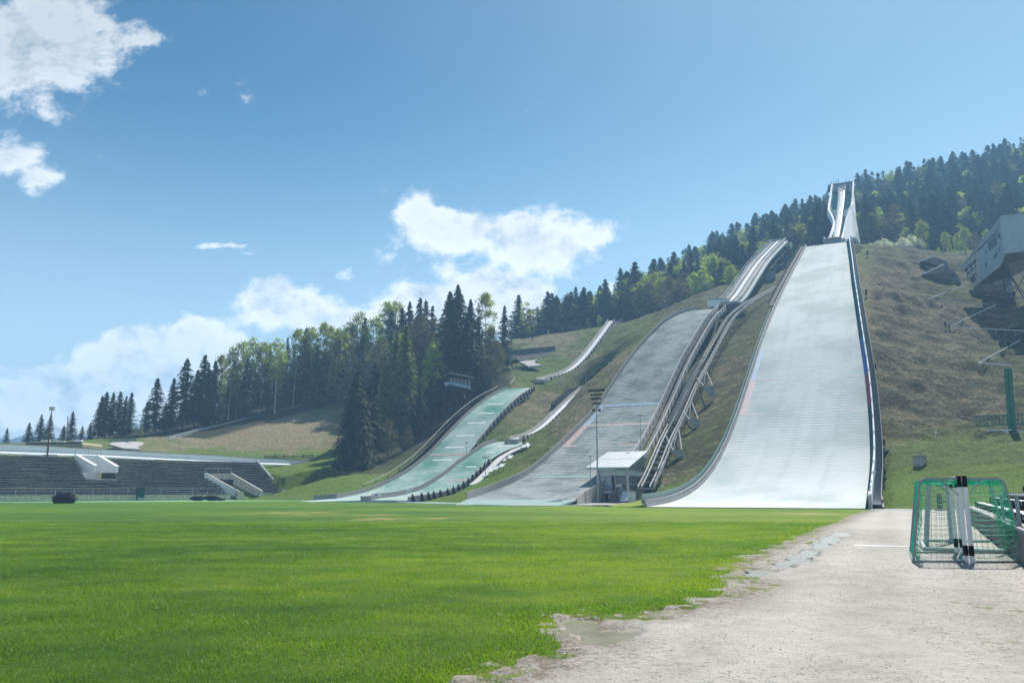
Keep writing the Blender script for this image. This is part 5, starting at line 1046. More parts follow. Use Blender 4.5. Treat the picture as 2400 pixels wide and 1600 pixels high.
o = thing('utility_box', 'dark green upright box against the front wall of the stand', 'box', W(329,1170,-.6)); a = W(321,1171,-.7); b = W(338,1171,-.7); obj('body', MB().prism([a, b, Vector((b.x, b.y, W(338,1145,-.7).z)), Vector((a.x, a.y, W(323,1144,-.7).z))], SY*.7), 'greensteel' if False else 'tealpanel', o); obj('base', MB().prism([a-SY*.15, b-SY*.15, b-SY*.15+Z*.45, a-SY*.15+Z*.45], SY*.1), 'steelgrey', o); obj('lid', MB().prism([Vector((a.x, a.y, W(323,1144,-.7).z)), Vector((b.x, b.y, W(338,1145,-.7).z)), Vector((b.x, b.y, W(338,1145,-.7).z+.06)), Vector((a.x, a.y, W(323,1144,-.7).z+.06))], SY*.85), 'darksteel', o)
o = thing('leaning_boards', 'reddish boards leaning on the rubble wall at the end of the stand', 'boards', W(648,1170,-1)); 
for px, mt in ((645,'rust'),(651,'wood'),(653,'woodlight')): obj('board', MB().beam(W(px+4,1171,-1.2), W(px-3,1155,-.4), .22, .06), mt, o)
o = thing('trailer_frame', 'pale upright metal frame and panel behind the end of the stand wall', 'frame', W(675,1160,.2)); obj('panel', MB().prism([W(662,1152,1), W(664,1146,1), W(671,1148,1), W(684,1149,1), W(684,1156,1), W(662,1156,1)], SY*.1), 'steel', o); obj('post', MB().beam(W(683,1171,-.6), W(683,1147,-.6), .18, .12), 'alu', o)
o = thing('white_crate', 'small white crate on the grass right of the rubble end wall', 'crate', W(690,1170,-1)); obj('body', MB().prism([W(686,1170.5,-1), W(694,1171,-1), W(692,1164,-1), W(686,1164,-1)], SY*.8), 'white', o); obj('lid', MB().prism([W(685.5,1164,-1.1), W(693,1164,-1.1), W(692.5,1163,-1.1), W(685.5,1163,-1.1)], SY*1.0), 'concrete', o)
# building behind the stand
o = thing('low_club_building', 'low yellowish building with small roof boxes behind the white stand wall', 'building', P(130,1045,165)); a = P(52,1041.5,166); b = P(193,1047,162); 
obj('wall', MB().prism([a, b, P(194,1041,162), P(190,1036,163), P(100,1037,165), P(62,1039,166)], (0, 8, 0)), simple('yellow_render', (.30, .27, .16), .9, .2, 2), o); obj('roof_edge', MB().beam(P(62,1038.6,165.5), P(192,1036.5,162.5), .5, .25), 'darksteel', o)
for px, py in ((107,1032.5),(143,1036),(184,1032.5)): obj('skylight', MB().box(P(px,py,166), (1.6, .8, .35)), 'white', o)
# service road, fences on the left
poly3('service_road', [P(255,1040,178), P(262,1036,186), P(300,1034,192), P(345,1036,200), P(322,1045,188), P(330,1052,182), P(290,1050,180)], 'asphalt', .4)
mb = MB(); 
for (a, b, D) in (((258,1037),(320,1031),190), ((258,1034.5),(320,1030),190), ((200,1044),(235,1050),175)): mb.beam(P(*a, D), P(*b, D), .12, .35)
for px in (258, 266, 285, 300): mb.beam(P(px,1046-(px-258)*.2,190), P(px,1035-(px-258)*.06,190), .12, .12)
tag(obj('road_barrier', mb, 'steel'), 'low pale barrier beside the bend of the service road behind the stand', 'barrier')
gr = [(395,1028),(430,1018),(470,1008),(520,997),(570,985),(620,975),(670,961),(720,949),(760,942),(792,937)]
gd = table([(395,200),(470,214),(570,229),(670,243),(792,257)]); A_ = cat_rom([P(px, py, gd(px, py)) for px, py in gr], 30)
o = thing('guard_rail', 'long steel guard rail along the path between meadow slope and forest', 'guard rail', A_[0]); obj('rail', MB().wallstrip(A_, .15, .55, .1, Vector((0,1,0))).wallstrip(A_, -.35, -.05, .1, Vector((0,1,0))), 'steel', o)
for i in range(0, 30, 3): obj('post', MB().beam(A_[i]-Z*1.8, A_[i]+Z*.45, .16, .16), 'steelgrey', o)
A_ = [P(px, py, 192) for px, py in ((621,1069),(645,1068),(666,1068),(688,1068),(711,1067),(735,1066))]; B_ = [P(px, py, 192) for px, py in ((621,1075),(645,1076),(666,1077),(688,1078),(711,1078),(735,1075))]
o = thing('wooden_fence', 'dark wooden rail fence on the meadow above the end of the white wall', 'fence', A_[0]); mb = MB()
for k in (0, .35, .7): 
    for i in range(5): mb.beam(A_[i].lerp(B_[i], k), A_[i+1].lerp(B_[i+1], k), .1, .14)
obj('rails', mb, 'wooddark', o)
for i in range(5): obj('post', MB().beam(B_[i]-Z*.5, A_[i]+Z*.3, .16, .16), 'wooddark', o)
for k in range(5): q_ = A_[4].lerp(A_[5], k/4); obj('slat', MB().beam(q_, B_[4].lerp(B_[5], k/4)-Z*.3, .12, .1), 'wooddark', o)
# ------------------------------------------------------------------ watch tower
Dw = 208; o = thing('judges_tower', 'dark timber lookout cabin on stilts with a pale blue banner, in front of the trees', 'tower', P(1060,985,Dw))
wl = [(1042,985),(1053,990),(1070,965),(1087,962),(1104,940)]
FL = [P(1041,899,Dw+1), P(1053,896,Dw-2), P(1104,911,Dw), P(1104,909,Dw+4), P(1048,897,Dw+4)]
obj('platform', MB().prism([P(1040,904,Dw+3), P(1054,904,Dw-3), P(1117,918,Dw), P(1100,914,Dw+5)], Z*.35), 'wooddark', o)
obj('roof_edge', MB().beam(P(1054,873,Dw-3.2), P(1111,885.5,Dw-.2), .1, .22).beam(P(1035,884.5,Dw+2.8), P(1054,873,Dw-3.2), .1, .2), 'wood', o); obj('roof', MB().prism([P(1035,884,Dw+3), P(1054,872.5,Dw-3), P(1111,885,Dw), P(1095,887,Dw+6)], Z*.3), 'wooddark', o)
mb = MB()
for px, y0, y1, D in ((1042,905,882,Dw+2),(1054,905,875,Dw-2.5),(1104,914,885,Dw),(1087,912,882,Dw-.8),(1070,907,879,Dw-1.6),(1079,909,880,Dw-1.2),(1096,912,883,Dw-.4),(1062,905,877,Dw-2)): mb.beam(P(px,y0,D), P(px,y1,D), .2, .2)
obj('cabin_post', mb, 'wooddark', o); obj('cabin_wall', MB().prism([P(1045,906,Dw+4), P(1100,914,Dw+5), P(1100,886,Dw+5), P(1045,882,Dw+4)], (0,.2,0)), 'wooddark', o); obj('cabin_inner_wall', MB().prism([P(1055,903,Dw-.5), P(1102,912,Dw+1.5), P(1102,890,Dw+1.5), P(1055,884,Dw-.5)], (0,.2,0)), 'darkglass', o)
obj('banner', MB().prism([P(1055,894,Dw-2.7), P(1104,905,Dw-.3), P(1103,914,Dw-.3), P(1055,904,Dw-2.7)], (0,.08,0)), 'banner', o); obj('banner', MB().prism([P(1042,895,Dw+1.7), P(1054,894,Dw-2.7), P(1054,904,Dw-2.7), P(1042,903.5,Dw+1.7)], (-.05,.08,0)), 'sign', o)
for px, y0, y1, D in ((1053,984,905,Dw-2.5),(1041,978,905,Dw+2),(1070,962,907,Dw-1.6),(1086,955,910,Dw-.8),(1104,940,914,Dw),(1062,970,906,Dw-2)): obj('stilt', MB().beam(P(px,y0,D)-Z*2, P(px,y1,D), .3, .3), 'wooddark', o)
mb = MB()
for (a, b) in (((1041,910),(1053,925)),((1053,910),(1041,925)),((1056,935),(1086,940)),((1056,945),(1100,950)),((1053,955),(1070,930)),((1041,935),(1053,950)),((1070,912),(1086,930)),((1107,920),(1117,938)),((1056,965),(1075,968)),((1086,932),(1104,936)),((1041,930),(1060,934))): mb.beam(P(*a, Dw-.6), P(*b, Dw-.6), .16, .16)
obj('brace', mb, 'wooddark', o); obj('notice', MB().box(P(1089,929,Dw-2.2), (.4,.05,.7)), 'steelgrey', o)
# stair with handrail left of the small hill
A_ = hill3L; st_ = [p-PR*1.0-Z*.1 for p in A_]; o = thing('small_hill_stairs', 'dark wooden stairs with a handrail up the left of the mint slope', 'stairs', st_[20]); mb = MB()
for i in range(130): p = at(st_, st_, .22+.72*i/129, 0); mb.box(p-PR*.7, (1.4, .28, .12), (PR, AX, Z))
obj('treads', mb, 'wooddark', o); obj('stringer', MB().wallstrip([p-PR*.6 for p in st_[18:84]], -.9, -.15, .9, -PR), 'wooddark', o)
mb = MB(); hr_ = [p-PR*1.9+Z*.9 for p in st_[14:]]; mb.beam(hr_[0], hr_[1], .1, .1).tube(hr_, .07, 5); obj('handrail', mb, 'woodlight', o)
for i in range(0, len(hr_), 5): obj('post', MB().beam(hr_[i], hr_[i]-Z*1.6, .1, .1), 'wooddark', o)
o = thing('wooden_crate', 'small weathered wooden box at the foot of the stairs beside the mint slope', 'box', P(868,1136,163)); obj('body', MB().box(P(870,1138,162), (1.6, 1.2, .7)), 'wooddark', o); obj('lid', MB().box(P(870,1134,162), (1.8, 1.4, .1)), 'woodlight', o)
# steps at the forest edge, top
o = thing('hillside_steps', 'worn steps with a handrail at the forest edge above the mint slope', 'steps', P(1215,872,235)); mb = MB()
for k in range(14): mb.box(P(1206+k*1.6, 860+k*1.9, 244-k*.7), (2.2, .5, .2))
obj('treads', mb, 'wood', o); mb = MB().tube([P(1211,856,243), P(1231,875,236)], .06, 4).tube([P(1210,885-24,244), P(1210,840,244)], .08, 4)
for px, py in ((1211,856),(1218,862),(1225,869),(1231,875)): mb.beam(P(px,py,238), P(px,py+11,238), .1, .1)
obj('handrail', mb, 'wooddark', o)
o = thing('handrail_piece', 'short pale wooden rail at the top of the mint slope', 'railing', P(1202,893,222)); obj('rail', MB().beam(P(1195,901,221), P(1207,884,226), .12, .12), 'woodlight', o); obj('post', MB().beam(P(1196,902,221), P(1196,906,221), .1, .1), 'wood', o)
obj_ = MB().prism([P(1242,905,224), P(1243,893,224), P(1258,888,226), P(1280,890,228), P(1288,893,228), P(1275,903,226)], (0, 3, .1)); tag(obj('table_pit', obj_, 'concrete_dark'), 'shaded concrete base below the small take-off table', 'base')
# gabion wall and upper road
gw = thing('gabion_wall', 'dark stone gabion retaining wall by the bend of the upper road', 'wall', P(1250,830,262)); a = [P(1190,835,258), P(1230,829,261), P(1270,824,264), P(1303,822,266)]; 
obj('lower_tier', MB().prism([P(1185,838,257), P(1302,822,266), P(1290,833,262), P(1255,839,259), P(1220,845,256), P(1190,838,256)], (0,2,0)), 'gabion', gw)
obj('upper_tier', MB().prism([P(1185,823,259), P(1300,812,267), P(1302,820,266.5), P(1290,834,263), P(1220,845,258), P(1185,846,257)], (0,2,0)), 'gabion', gw); obj('cap', MB().beam(P(1185,822.5,259), P(1301,812,267), .5, .25), 'concrete_dark', gw)
poly3('upper_road', [P(1216,847,247), P(1262,842,253), P(1252,846,250), P(1256,851,246), P(1272,855,243), P(1238,858,241), P(1228,852,243)], 'asphalt', .6)
# solar panels / white boards by the smallest hill
for k, (px, py) in enumerate(((1205,1057),(1216,1051),(1228,1045),(1239,1044),(1180,1077),(1196,1070),(1138,1112),(1152,1101),(1164,1096),(1176,1090))):
    c = P(px, py, 158-(k > 3)*5-(k > 5)*9); lbl = ['topmost row lying nearest the slope edge','second white board of the upper row','third white board of the upper row','narrow last one of the upper row','left board of the middle pair','right board of the middle pair','lowest white board of the bottom row','second board from below in the bottom row','third board from below in the bottom row','uppermost board of the bottom row'][k]
    o = thing('white_board', 'white board on grass by smallest hill, '+lbl, 'board', c, 'white boards lying beside the smallest hill'); nn_ = (Z*.85-AX*.5).normalized(); e2 = (AX*.85+Z*.5).normalized()
    obj('panel', MB().box(c, (.95 if k != 3 else .4, 1.2, .06), (PR, e2, nn_)), 'white', o); obj('prop', MB().beam(c+PR*.5-e2*.4, c+PR*.5-e2*.4-Z*1.0, .08, .08), 'wooddark', o)
o = thing('hill_signboard', 'white signboard with a red emblem at the foot of the divider wall', 'sign', P(882,1160,125)); c = P(882,1161,125); obj('board', MB().prism([P(872.5,1156,125), P(891,1154.5,125), P(891,1167,125), P(872.5,1169,125)], (0,.06,0)), 'sign', o)
obj('emblem', MB().box(P(882,1159,124.9), (.28,.03,.28)), 'signred', o)
mb = MB(); rr_ = random.Random(4)
for k in range(9): mb.box(P(875.5+k*1.6, 1165, 124.9), (.07, .02, .12+rr_.random()*.05))
obj('lettering', mb, 'signred', o)
o = thing('number_sign', 'small pale sign with a marking on the finned wall of the smallest hill', 'sign', P(957,1155,124)); obj('board', MB().box(P(958,1151.5,123.6), (.5,.04,.6)), 'sign', o); obj('marking', MB().box(P(958,1150.5,123.5), (.24,.02,.05)).box(P(957.4,1152.5,123.5), (.05,.02,.22)).box(P(958.8,1152.5,123.5), (.05,.02,.22)), 'signblue', o)
o = thing('short_board_fence', 'short weathered board fence left of the white signboard', 'fence', P(855,1166,126)); obj('boards', MB().prism([P(846,1163,126), P(870,1161,125.5), P(870,1172,125.5), P(846,1173,126)], (0,.12,0)), 'wood', o); obj('end_board', MB().prism([P(845,1162,126), P(847.5,1162,126), P(847.5,1173,126), P(845,1173,126)], (0,.8,0)), 'wooddark', o)
# ------------------------------------------------------------------ right slope
Dj = 178
jb = thing('judges_building', 'angular grey panel-clad judges building projecting over the right slope', 'building', P(2330, 700, 190))
A = P(2344, 509.5, Dj); D_ = P(2354, 594.5, Dj); Bc = P(2251, 627, 190); Bb = P(2285, 671, 188); K = P(2334, 544.6, 179)
def facade(pts, name, mt, th, parent, scale=1.0):
    """a flat facade through pixel points on the plane through A, D_, Bc"""
    vs = pts; e1 = (Bc-A).normalized(); e2 = Vector((0,0,1)); mb = MB().prism(vs, th); uv = [((Vector(v)-A).dot(e1), (Vector(v)-A).dot(e2)) for v in mb.v]
    return obj(name, mb, mt, parent, uv=uv)
nrm = (D_-A).cross(Bc-A).normalized()
if nrm.y > 0: nrm = -nrm
def F(px, py, o=0.0):                      # point of the side facade plane
    r, s = ratio(px, py); d = Vector((r, 1, s)); o_ = Vector((0, 0, HC)); t = (A-o_).dot(nrm)/d.dot(nrm); return o_+d*t+nrm*o
side = [(2344,509.5),(2334,544.6),(2290,591),(2290,664),(2298,660),(2342,625),(2354,594.5)]
facade([F(*p) for p in side], 'side_facade', 'clad', -nrm*.4, jb)
mb = MB()
for q_ in (((2290,591),(2251,627),(2254,636),(2290,603)), ((2293,622),(2264,650),(2267,656),(2294,634)), ((2296,650),(2276,667),(2285,672),(2297,662))): mb.prism([F(*p, .1) for p in q_], -nrm*.6)
mb.prism([F(2288,592,.12), F(2293,588,.12), F(2298,660,.12), F(2290,667,.12)], -nrm*.5); obj('lower_frame', mb, 'concrete', jb)
fn = obj('stair_glazing', MB().prism([F(2256,635,-.5), F(2290,602,-.5), F(2297,656,-.5), F(2280,668,-.5)], -nrm*.1), 'darkglass', jb)
mb = MB()
for a, b in (((2268,626),(2276,645)),((2278,616),(2287,638)),((2282,640),(2288,656)),((2262,640),(2292,612)),((2290,610),(2294,650))): mb.beam(F(*a,-.2), F(*b,-.2), .1, .08)
obj('window_frame', mb, 'white', fn)
for q_ in (((2314,570),(2334,550),(2338,572),(2318,590)), ((2308,588),(2312.5,583),(2313,594),(2309,597)), ((2328,599),(2338,589),(2338,600),(2329,610)), ((2308,617),(2313,613),(2314,623),(2309,627)), ((2341,579),(2344,576),(2344,588),(2341,591)), ((2337,549),(2343,545),(2346,562),(2338,556))):
    w_ = obj('window', MB().prism([F(*p, .03) for p in q_], -nrm*.1), 'glass', jb); obj('pane', MB().prism([F(q_[0][0]+1.2, q_[0][1]+1, .05), F(q_[1][0]-.5, q_[1][1]+1.5, .05), F(q_[2][0]-.8, q_[2][1]-1, .05), F(q_[3][0]+.8, q_[3][1]-1.5, .05)], nrm*.02), 'darkglass', w_)
fr = [A, P(2500, 490, 186), P(2500, 578, 186), D_]; e1 = (fr[1]-fr[0]).normalized(); mb = MB().prism(fr, (0, .4, 0)); obj('front_facade', mb, 'clad', jb, uv=[((Vector(v)-A).dot(e1), (Vector(v)-A).z) for v in mb.v])
obj('roof', MB().prism([A+Z*.1, P(2500,490,186)+Z*.1, P(2500,520,215), F(2251,626), K+Z*.1], Z*.3), 'steelgrey', jb)
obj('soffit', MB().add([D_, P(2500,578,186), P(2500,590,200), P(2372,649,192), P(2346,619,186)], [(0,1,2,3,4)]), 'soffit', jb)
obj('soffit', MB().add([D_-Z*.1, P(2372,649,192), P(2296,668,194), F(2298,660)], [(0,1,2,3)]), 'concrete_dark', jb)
obj('core', MB().prism([P(2304,650,194), P(2372,640,194), P(2372,682,194), P(2352,687,194), P(2305,683,194)], (1,6,0)), 'concrete_dark', jb); obj('core_door', MB().prism([P(2326,652,193.5), P(2348,650,193.5), P(2348,667,193.5), P(2326,668,193.5)], (0,.4,0)), 'darkglass', jb)
obj('terrace', MB().prism([P(2275,679,196), P(2380,682,192), P(2380,700,192), P(2352,701,192), P(2285,690,196)], (1,5,0)), 'gabion', jb)
obj('terrace_rail', MB().prism([P(2346,686,191.6), P(2372,664,191.6), P(2371,684,191.6)], (0,.3,0)), 'clad', jb)
obj('column', MB().tube([P(2349,618,184), P(2356,690,184), P(2361,722,184)], .24, 8), 'darksteel', jb)
for a, b in (((2350,619),(2400,700)), ((2400,648),(2373,698)), ((2372,650),(2400,690))): obj('strut', MB().beam(P(*a, 185), P(*b, 185), .16, .16), 'darksteel', jb)
# concrete retaining walls, handrails of the zigzag path
for q_, lb in (((( 2158,611),(2186,601),(2220,612),(2222,628),(2162,614)), 'upper stained concrete retaining wall on the right hillside'), (((2161,643),(2211,620),(2240,640),(2254,664),(2225,664),(2165,648)), 'larger stained concrete retaining wall below the upper one')):
    D = 222 if 'upper stained' in lb else 206
    o = thing('retaining_wall', lb, 'wall', P(*q_[0], D)); obj('wall', MB().prism([P(*p, D+i*.8) for i, p in enumerate(q_)], (1,3,0)), 'concrete_dark', o); obj('coping', MB().beam(P(*q_[0], D-.3), P(*q_[1], D+.4), .6, .3), 'sign', o)
def rail(a, Da, b, Db, lb, np_=7, mt='sign'):
    Da = HD(a[0], a[1]+9)-.5; Db = HD(b[0], b[1]+9)-.5 if b[0] < 2420 else Db
    o = thing('path_handrail', lb, 'handrail', P(*a, Da), 'handrails of the zigzag path on the right slope'); A_ = P(*a, Da); B_ = P(*b, Db); n_ = 8; pts = [A_.lerp(B_, k/n_) for k in range(n_+1)]
    obj('rail', MB().tube([p+Z*.0 for p in pts], .08, 5), mt, o)
    for k in range(0, n_+1): obj('post', MB().beam(pts[k], pts[k]-Z*1.3, .06, .06), 'steelgrey', o)
rail((2176,700), 187, (2261,669), 202, 'highest slanting handrail, ending under the judges building'); rail((2172,701), 187, (2317,713.6), 183, 'nearly level handrail running right under the highest one', mt='steel')
rail((2232,762), 172, (2333,714), 184, 'slanting handrail above the two walkers, rising right'); rail((2227,766), 171, (2400,775), 170, 'level handrail at the two walkers on the sunny slope')
rail((2294,850), 149, (2430,775), 166, 'slanting handrail across the building shadow'); rail((2292,850), 149, (2430,861), 147, 'lowest level handrail near the green pylon')
for k, (px, y0, y1) in enumerate(((2033,589,601),(2030,679,696),(2050,853,871),(2070,1030,1048))):
    D = HD(px, y1)-.2; t = P(px,y0,D); b = P(px,y1,D); o = thing('snow_gun_hydrant', ['highest dark hydrant post near the top of the right slope','second dark hydrant post, beside the upper stairway','third dark hydrant post, halfway down by the stairway','lowest dark hydrant post beside a white plank'][k], 'post', b, 'dark hydrant posts right of the large hill'); obj('post', MB().tube([b-Z*.8, b.lerp(t,.3)], .12, 8), 'sign', o); obj('cover', MB().tube([b.lerp(t,.25), t], .24, 10), 'black', o)
o = thing('white_plank', 'white plank lying on the grass next to the lowest hydrant post', 'plank', P(2082,1056,112)); obj('plank', MB().beam(P(2070,1057.5,HD(2070,1058)-.4), P(2093,1052.5,HD(2093,1054)-.4), .5, .12), 'white', o)
o = thing('concrete_box', 'grey concrete chamber sticking out of the green bank', 'box', P(2158,1090,100)); q = HD(2150,1096)-.1; a, b, c, d = P(2148.5,1081,q), P(2169,1079,q+.6), P(2169,1091,q+.6), P(2150,1097,q); cc_ = (a+b+c+d)/4+Vector((0,.3,.45)); bx_ = (Vector((.93,.36,0)), Vector((-.36,.93,0)), Z); obj('body', MB().box(cc_-Z*.3, (1.15,1.0,1.5), bx_), 'concrete', o); obj('lid', MB().box(cc_+Z*.5, (1.25,1.1,.12), bx_), 'concrete_dark', o); obj('joint', MB().prism([P(2149,1086.5,q-.1),P(2169,1084.5,q+.5),P(2169,1085.2,q+.5),P(2149,1087.2,q-.1)], (0,.1,0)), 'darksteel', o)
o = thing('slope_marker', 'thin sign post with a small plate on the brown edge of the green bank', 'sign', P(2193,1033,112)); obj('post', MB().tube([P(2193,1036,112), P(2193,1012,112)], .04, 5), 'woodlight', o); obj('plate', MB().box(P(2193,1013,111.9), (.3,.04,.32)), 'sign', o)
o = thing('stair_notice', 'small white notice fixed low on the grey stairway', 'sign', P(2050,1107,93)); obj('plate', MB().box(P(2049.5,1106,92.6), (.34,.04,.3)), 'sign', o); obj('print', MB().box(P(2049.5,1106,92.55), (.22,.02,.04)), 'steelgrey', o)
# green pylon
Dg = 117; py_ = thing('green_pylon', 'tall green steel column with a lattice cross truss on the bank', 'pylon', P(2372,1018,Dg)); a = P(2373,1018,Dg); b = P(2362.5,866,Dg)
e1 = Vector((1,0,0)); mb = MB()
for s_ in (-.32, .32): mb.beam(a+e1*s_, b+e1*s_, .12, .5)
mb.beam(a+Vector((0,.1,0)), b+Vector((0,.1,0)), .55, .06); obj('column', mb, 'greensteel', py_); obj('cap', MB().box(b+Z*.1, (.9,.6,.15)), 'greensteel', py_)
mb = MB(); n_ = 9; T0, T1 = P(2286,975,Dg), P(2368,971,Dg); B0, B1 = P(2289,998,Dg), P(2368,992,Dg)
for off_ in (0, 1.4):
    o_ = Vector((.3*off_, off_, 0)); mb.beam(T0+o_, P(2460,967,Dg)+o_, .07, .07).beam(B0+o_, P(2460,988,Dg)+o_, .09, .09)
    for k in range(n_*2):
        f = k/n_; t_ = T0.lerp(T1, f)+o_; u_ = B0.lerp(B1, f)+o_; v_ = T0.lerp(T1, f+1/n_)+o_; w_ = B0.lerp(B1, f+1/n_)+o_; mb.beam(t_, u_, .05, .05); mb.beam(u_, v_, .045, .045) if k % 2 else mb.beam(t_, w_, .045, .045)
for k in range(0, n_*2, 2): mb.beam(T0.lerp(T1, k/n_), T0.lerp(T1, k/n_)+Vector((.4,1.4,0)), .05, .05).beam(B0.lerp(B1, k/n_), B0.lerp(B1, k/n_)+Vector((.4,1.4,0)), .05, .05)
obj('truss', mb, 'greensteel', py_); mb = MB()
for k in range(3): mb.beam(P(2366,996+k*7,Dg-.4), P(2384,1003+k*7,Dg-.4), .07, .07).beam(P(2384,996+k*7,Dg-.4), P(2366,1003+k*7,Dg-.4), .07, .07)
obj('base_brace', mb, 'greensteel', py_)
for px in (2360, 2394): obj('footing', MB().prism([P(px-4,1010,Dg-1), P(px+3.5,1009,Dg-1), P(px+4,1021,Dg-1)-Z*.6, P(px-4,1021,Dg-1)-Z*.6], (0,.8,0)), 'sign', py_)
mb = MB().beam(P(2312,1008,Dg-.5), P(2370,1007,Dg-.5), .3, .15); obj('ground_beam', mb, 'sign', py_)
# dark pit shadow bank under the pylon
# right-hand benches ------------------------------------------------------
bs = thing('bench_stand', 'stepped stand of dark and white plank benches on a concrete wall, right edge', 'stand', (14, 24, 0))
BX = Vector((.458, .889, 0)); BN = Vector((.889, -.458, 0)); B0_ = Vector((12.1, 19.6, 0))
def BS(a, b, z): return B0_+BX*a+BN*b+Z*z
obj('retaining_wall', MB().box8([BS(-14,0,-.1), BS(30,0,-.1), BS(30,.3,-.1), BS(-14,.3,-.1), BS(-14,0,.80), BS(30,0,.80), BS(30,.3,.80), BS(-14,.3,.80)]), 'concrete_dark', bs)
obj('wall_coping', MB().box8([BS(-14,-.03,.80), BS(30,-.03,.80), BS(30,.34,.80), BS(-14,.34,.80), BS(-14,-.03,.87), BS(30,-.03,.87), BS(30,.34,.87), BS(-14,.34,.87)]), 'concrete', bs)
obj('bank', MB().add([BS(-14,.3,.3), BS(30,.3,.3), BS(30,6,1.9), BS(-14,6,1.9)], [(0,1,2,3)]), 'hill' if False else 'concrete_dark', bs)
for r_ in range(7):
    b = .4+r_*.6; z = .95+r_*.27; a1 = 29-r_*2.2
    obj('bench_plank', MB().box8([BS(-14,b,z), BS(a1,b,z), BS(a1,b+.32,z), BS(-14,b+.32,z), BS(-14,b,z+.15), BS(a1,b,z+.15), BS(a1,b+.32,z+.16), BS(-14,b+.32,z+.16)]), 'sign' if r_ < 4 else 'wooddark', bs)
    k = 2.0+r_*2
    while k < a1 and r_ < 4: obj('bench_support', MB().box(BS(k,b-.04,z-.0), (.22, .07, .34), (BX, BN, Z)), 'wooddark', bs); k += 1.3
    obj('riser', MB().box8([BS(-14,b+.34,z-.3), BS(a1,b+.34,z-.3), BS(a1,b+.4,z-.3), BS(-14,b+.4,z-.3), BS(-14,b+.34,z+.1), BS(a1,b+.34,z+.1), BS(a1,b+.4,z+.1), BS(-14,b+.4,z+.1)]), 'wooddark', bs)
mb = MB()
for k in (-8, -4, 1.2, 6.2): mb.beam(BS(k,.15,.85), BS(k,.15,1.62), .07, .07)
mb.tube([BS(-13,.15,1.62), BS(6.2,.15,1.62)], .045, 6); obj('front_rail', mb, 'steelgrey', bs)
o = thing('marker_board', 'dark upright board with white posts at the far end of the goals', 'board', G(2204,1198)); c = G(2204,1197); obj('board', MB().box(c+Z*.72, (.42, .12, 1.45)), 'wooddark', o); obj('foot', MB().box(c+Z*.1, (.7, .5, .12)), 'concrete', o)
o = thing('tarp_cover', 'small white cover over dark planks behind the goal frames', 'cover', G(2215,1190)); c = G(2222,1192); obj('planks', MB().box(c+Z*.35+Vector((.5,0,0)), (1.6, .8, .7)), 'wooddark', o); obj('cover', MB().beam(c+Vector((-.4,0,.85)), c+Vector((1.2,.3,.72)), .8, .06), 'sign', o)
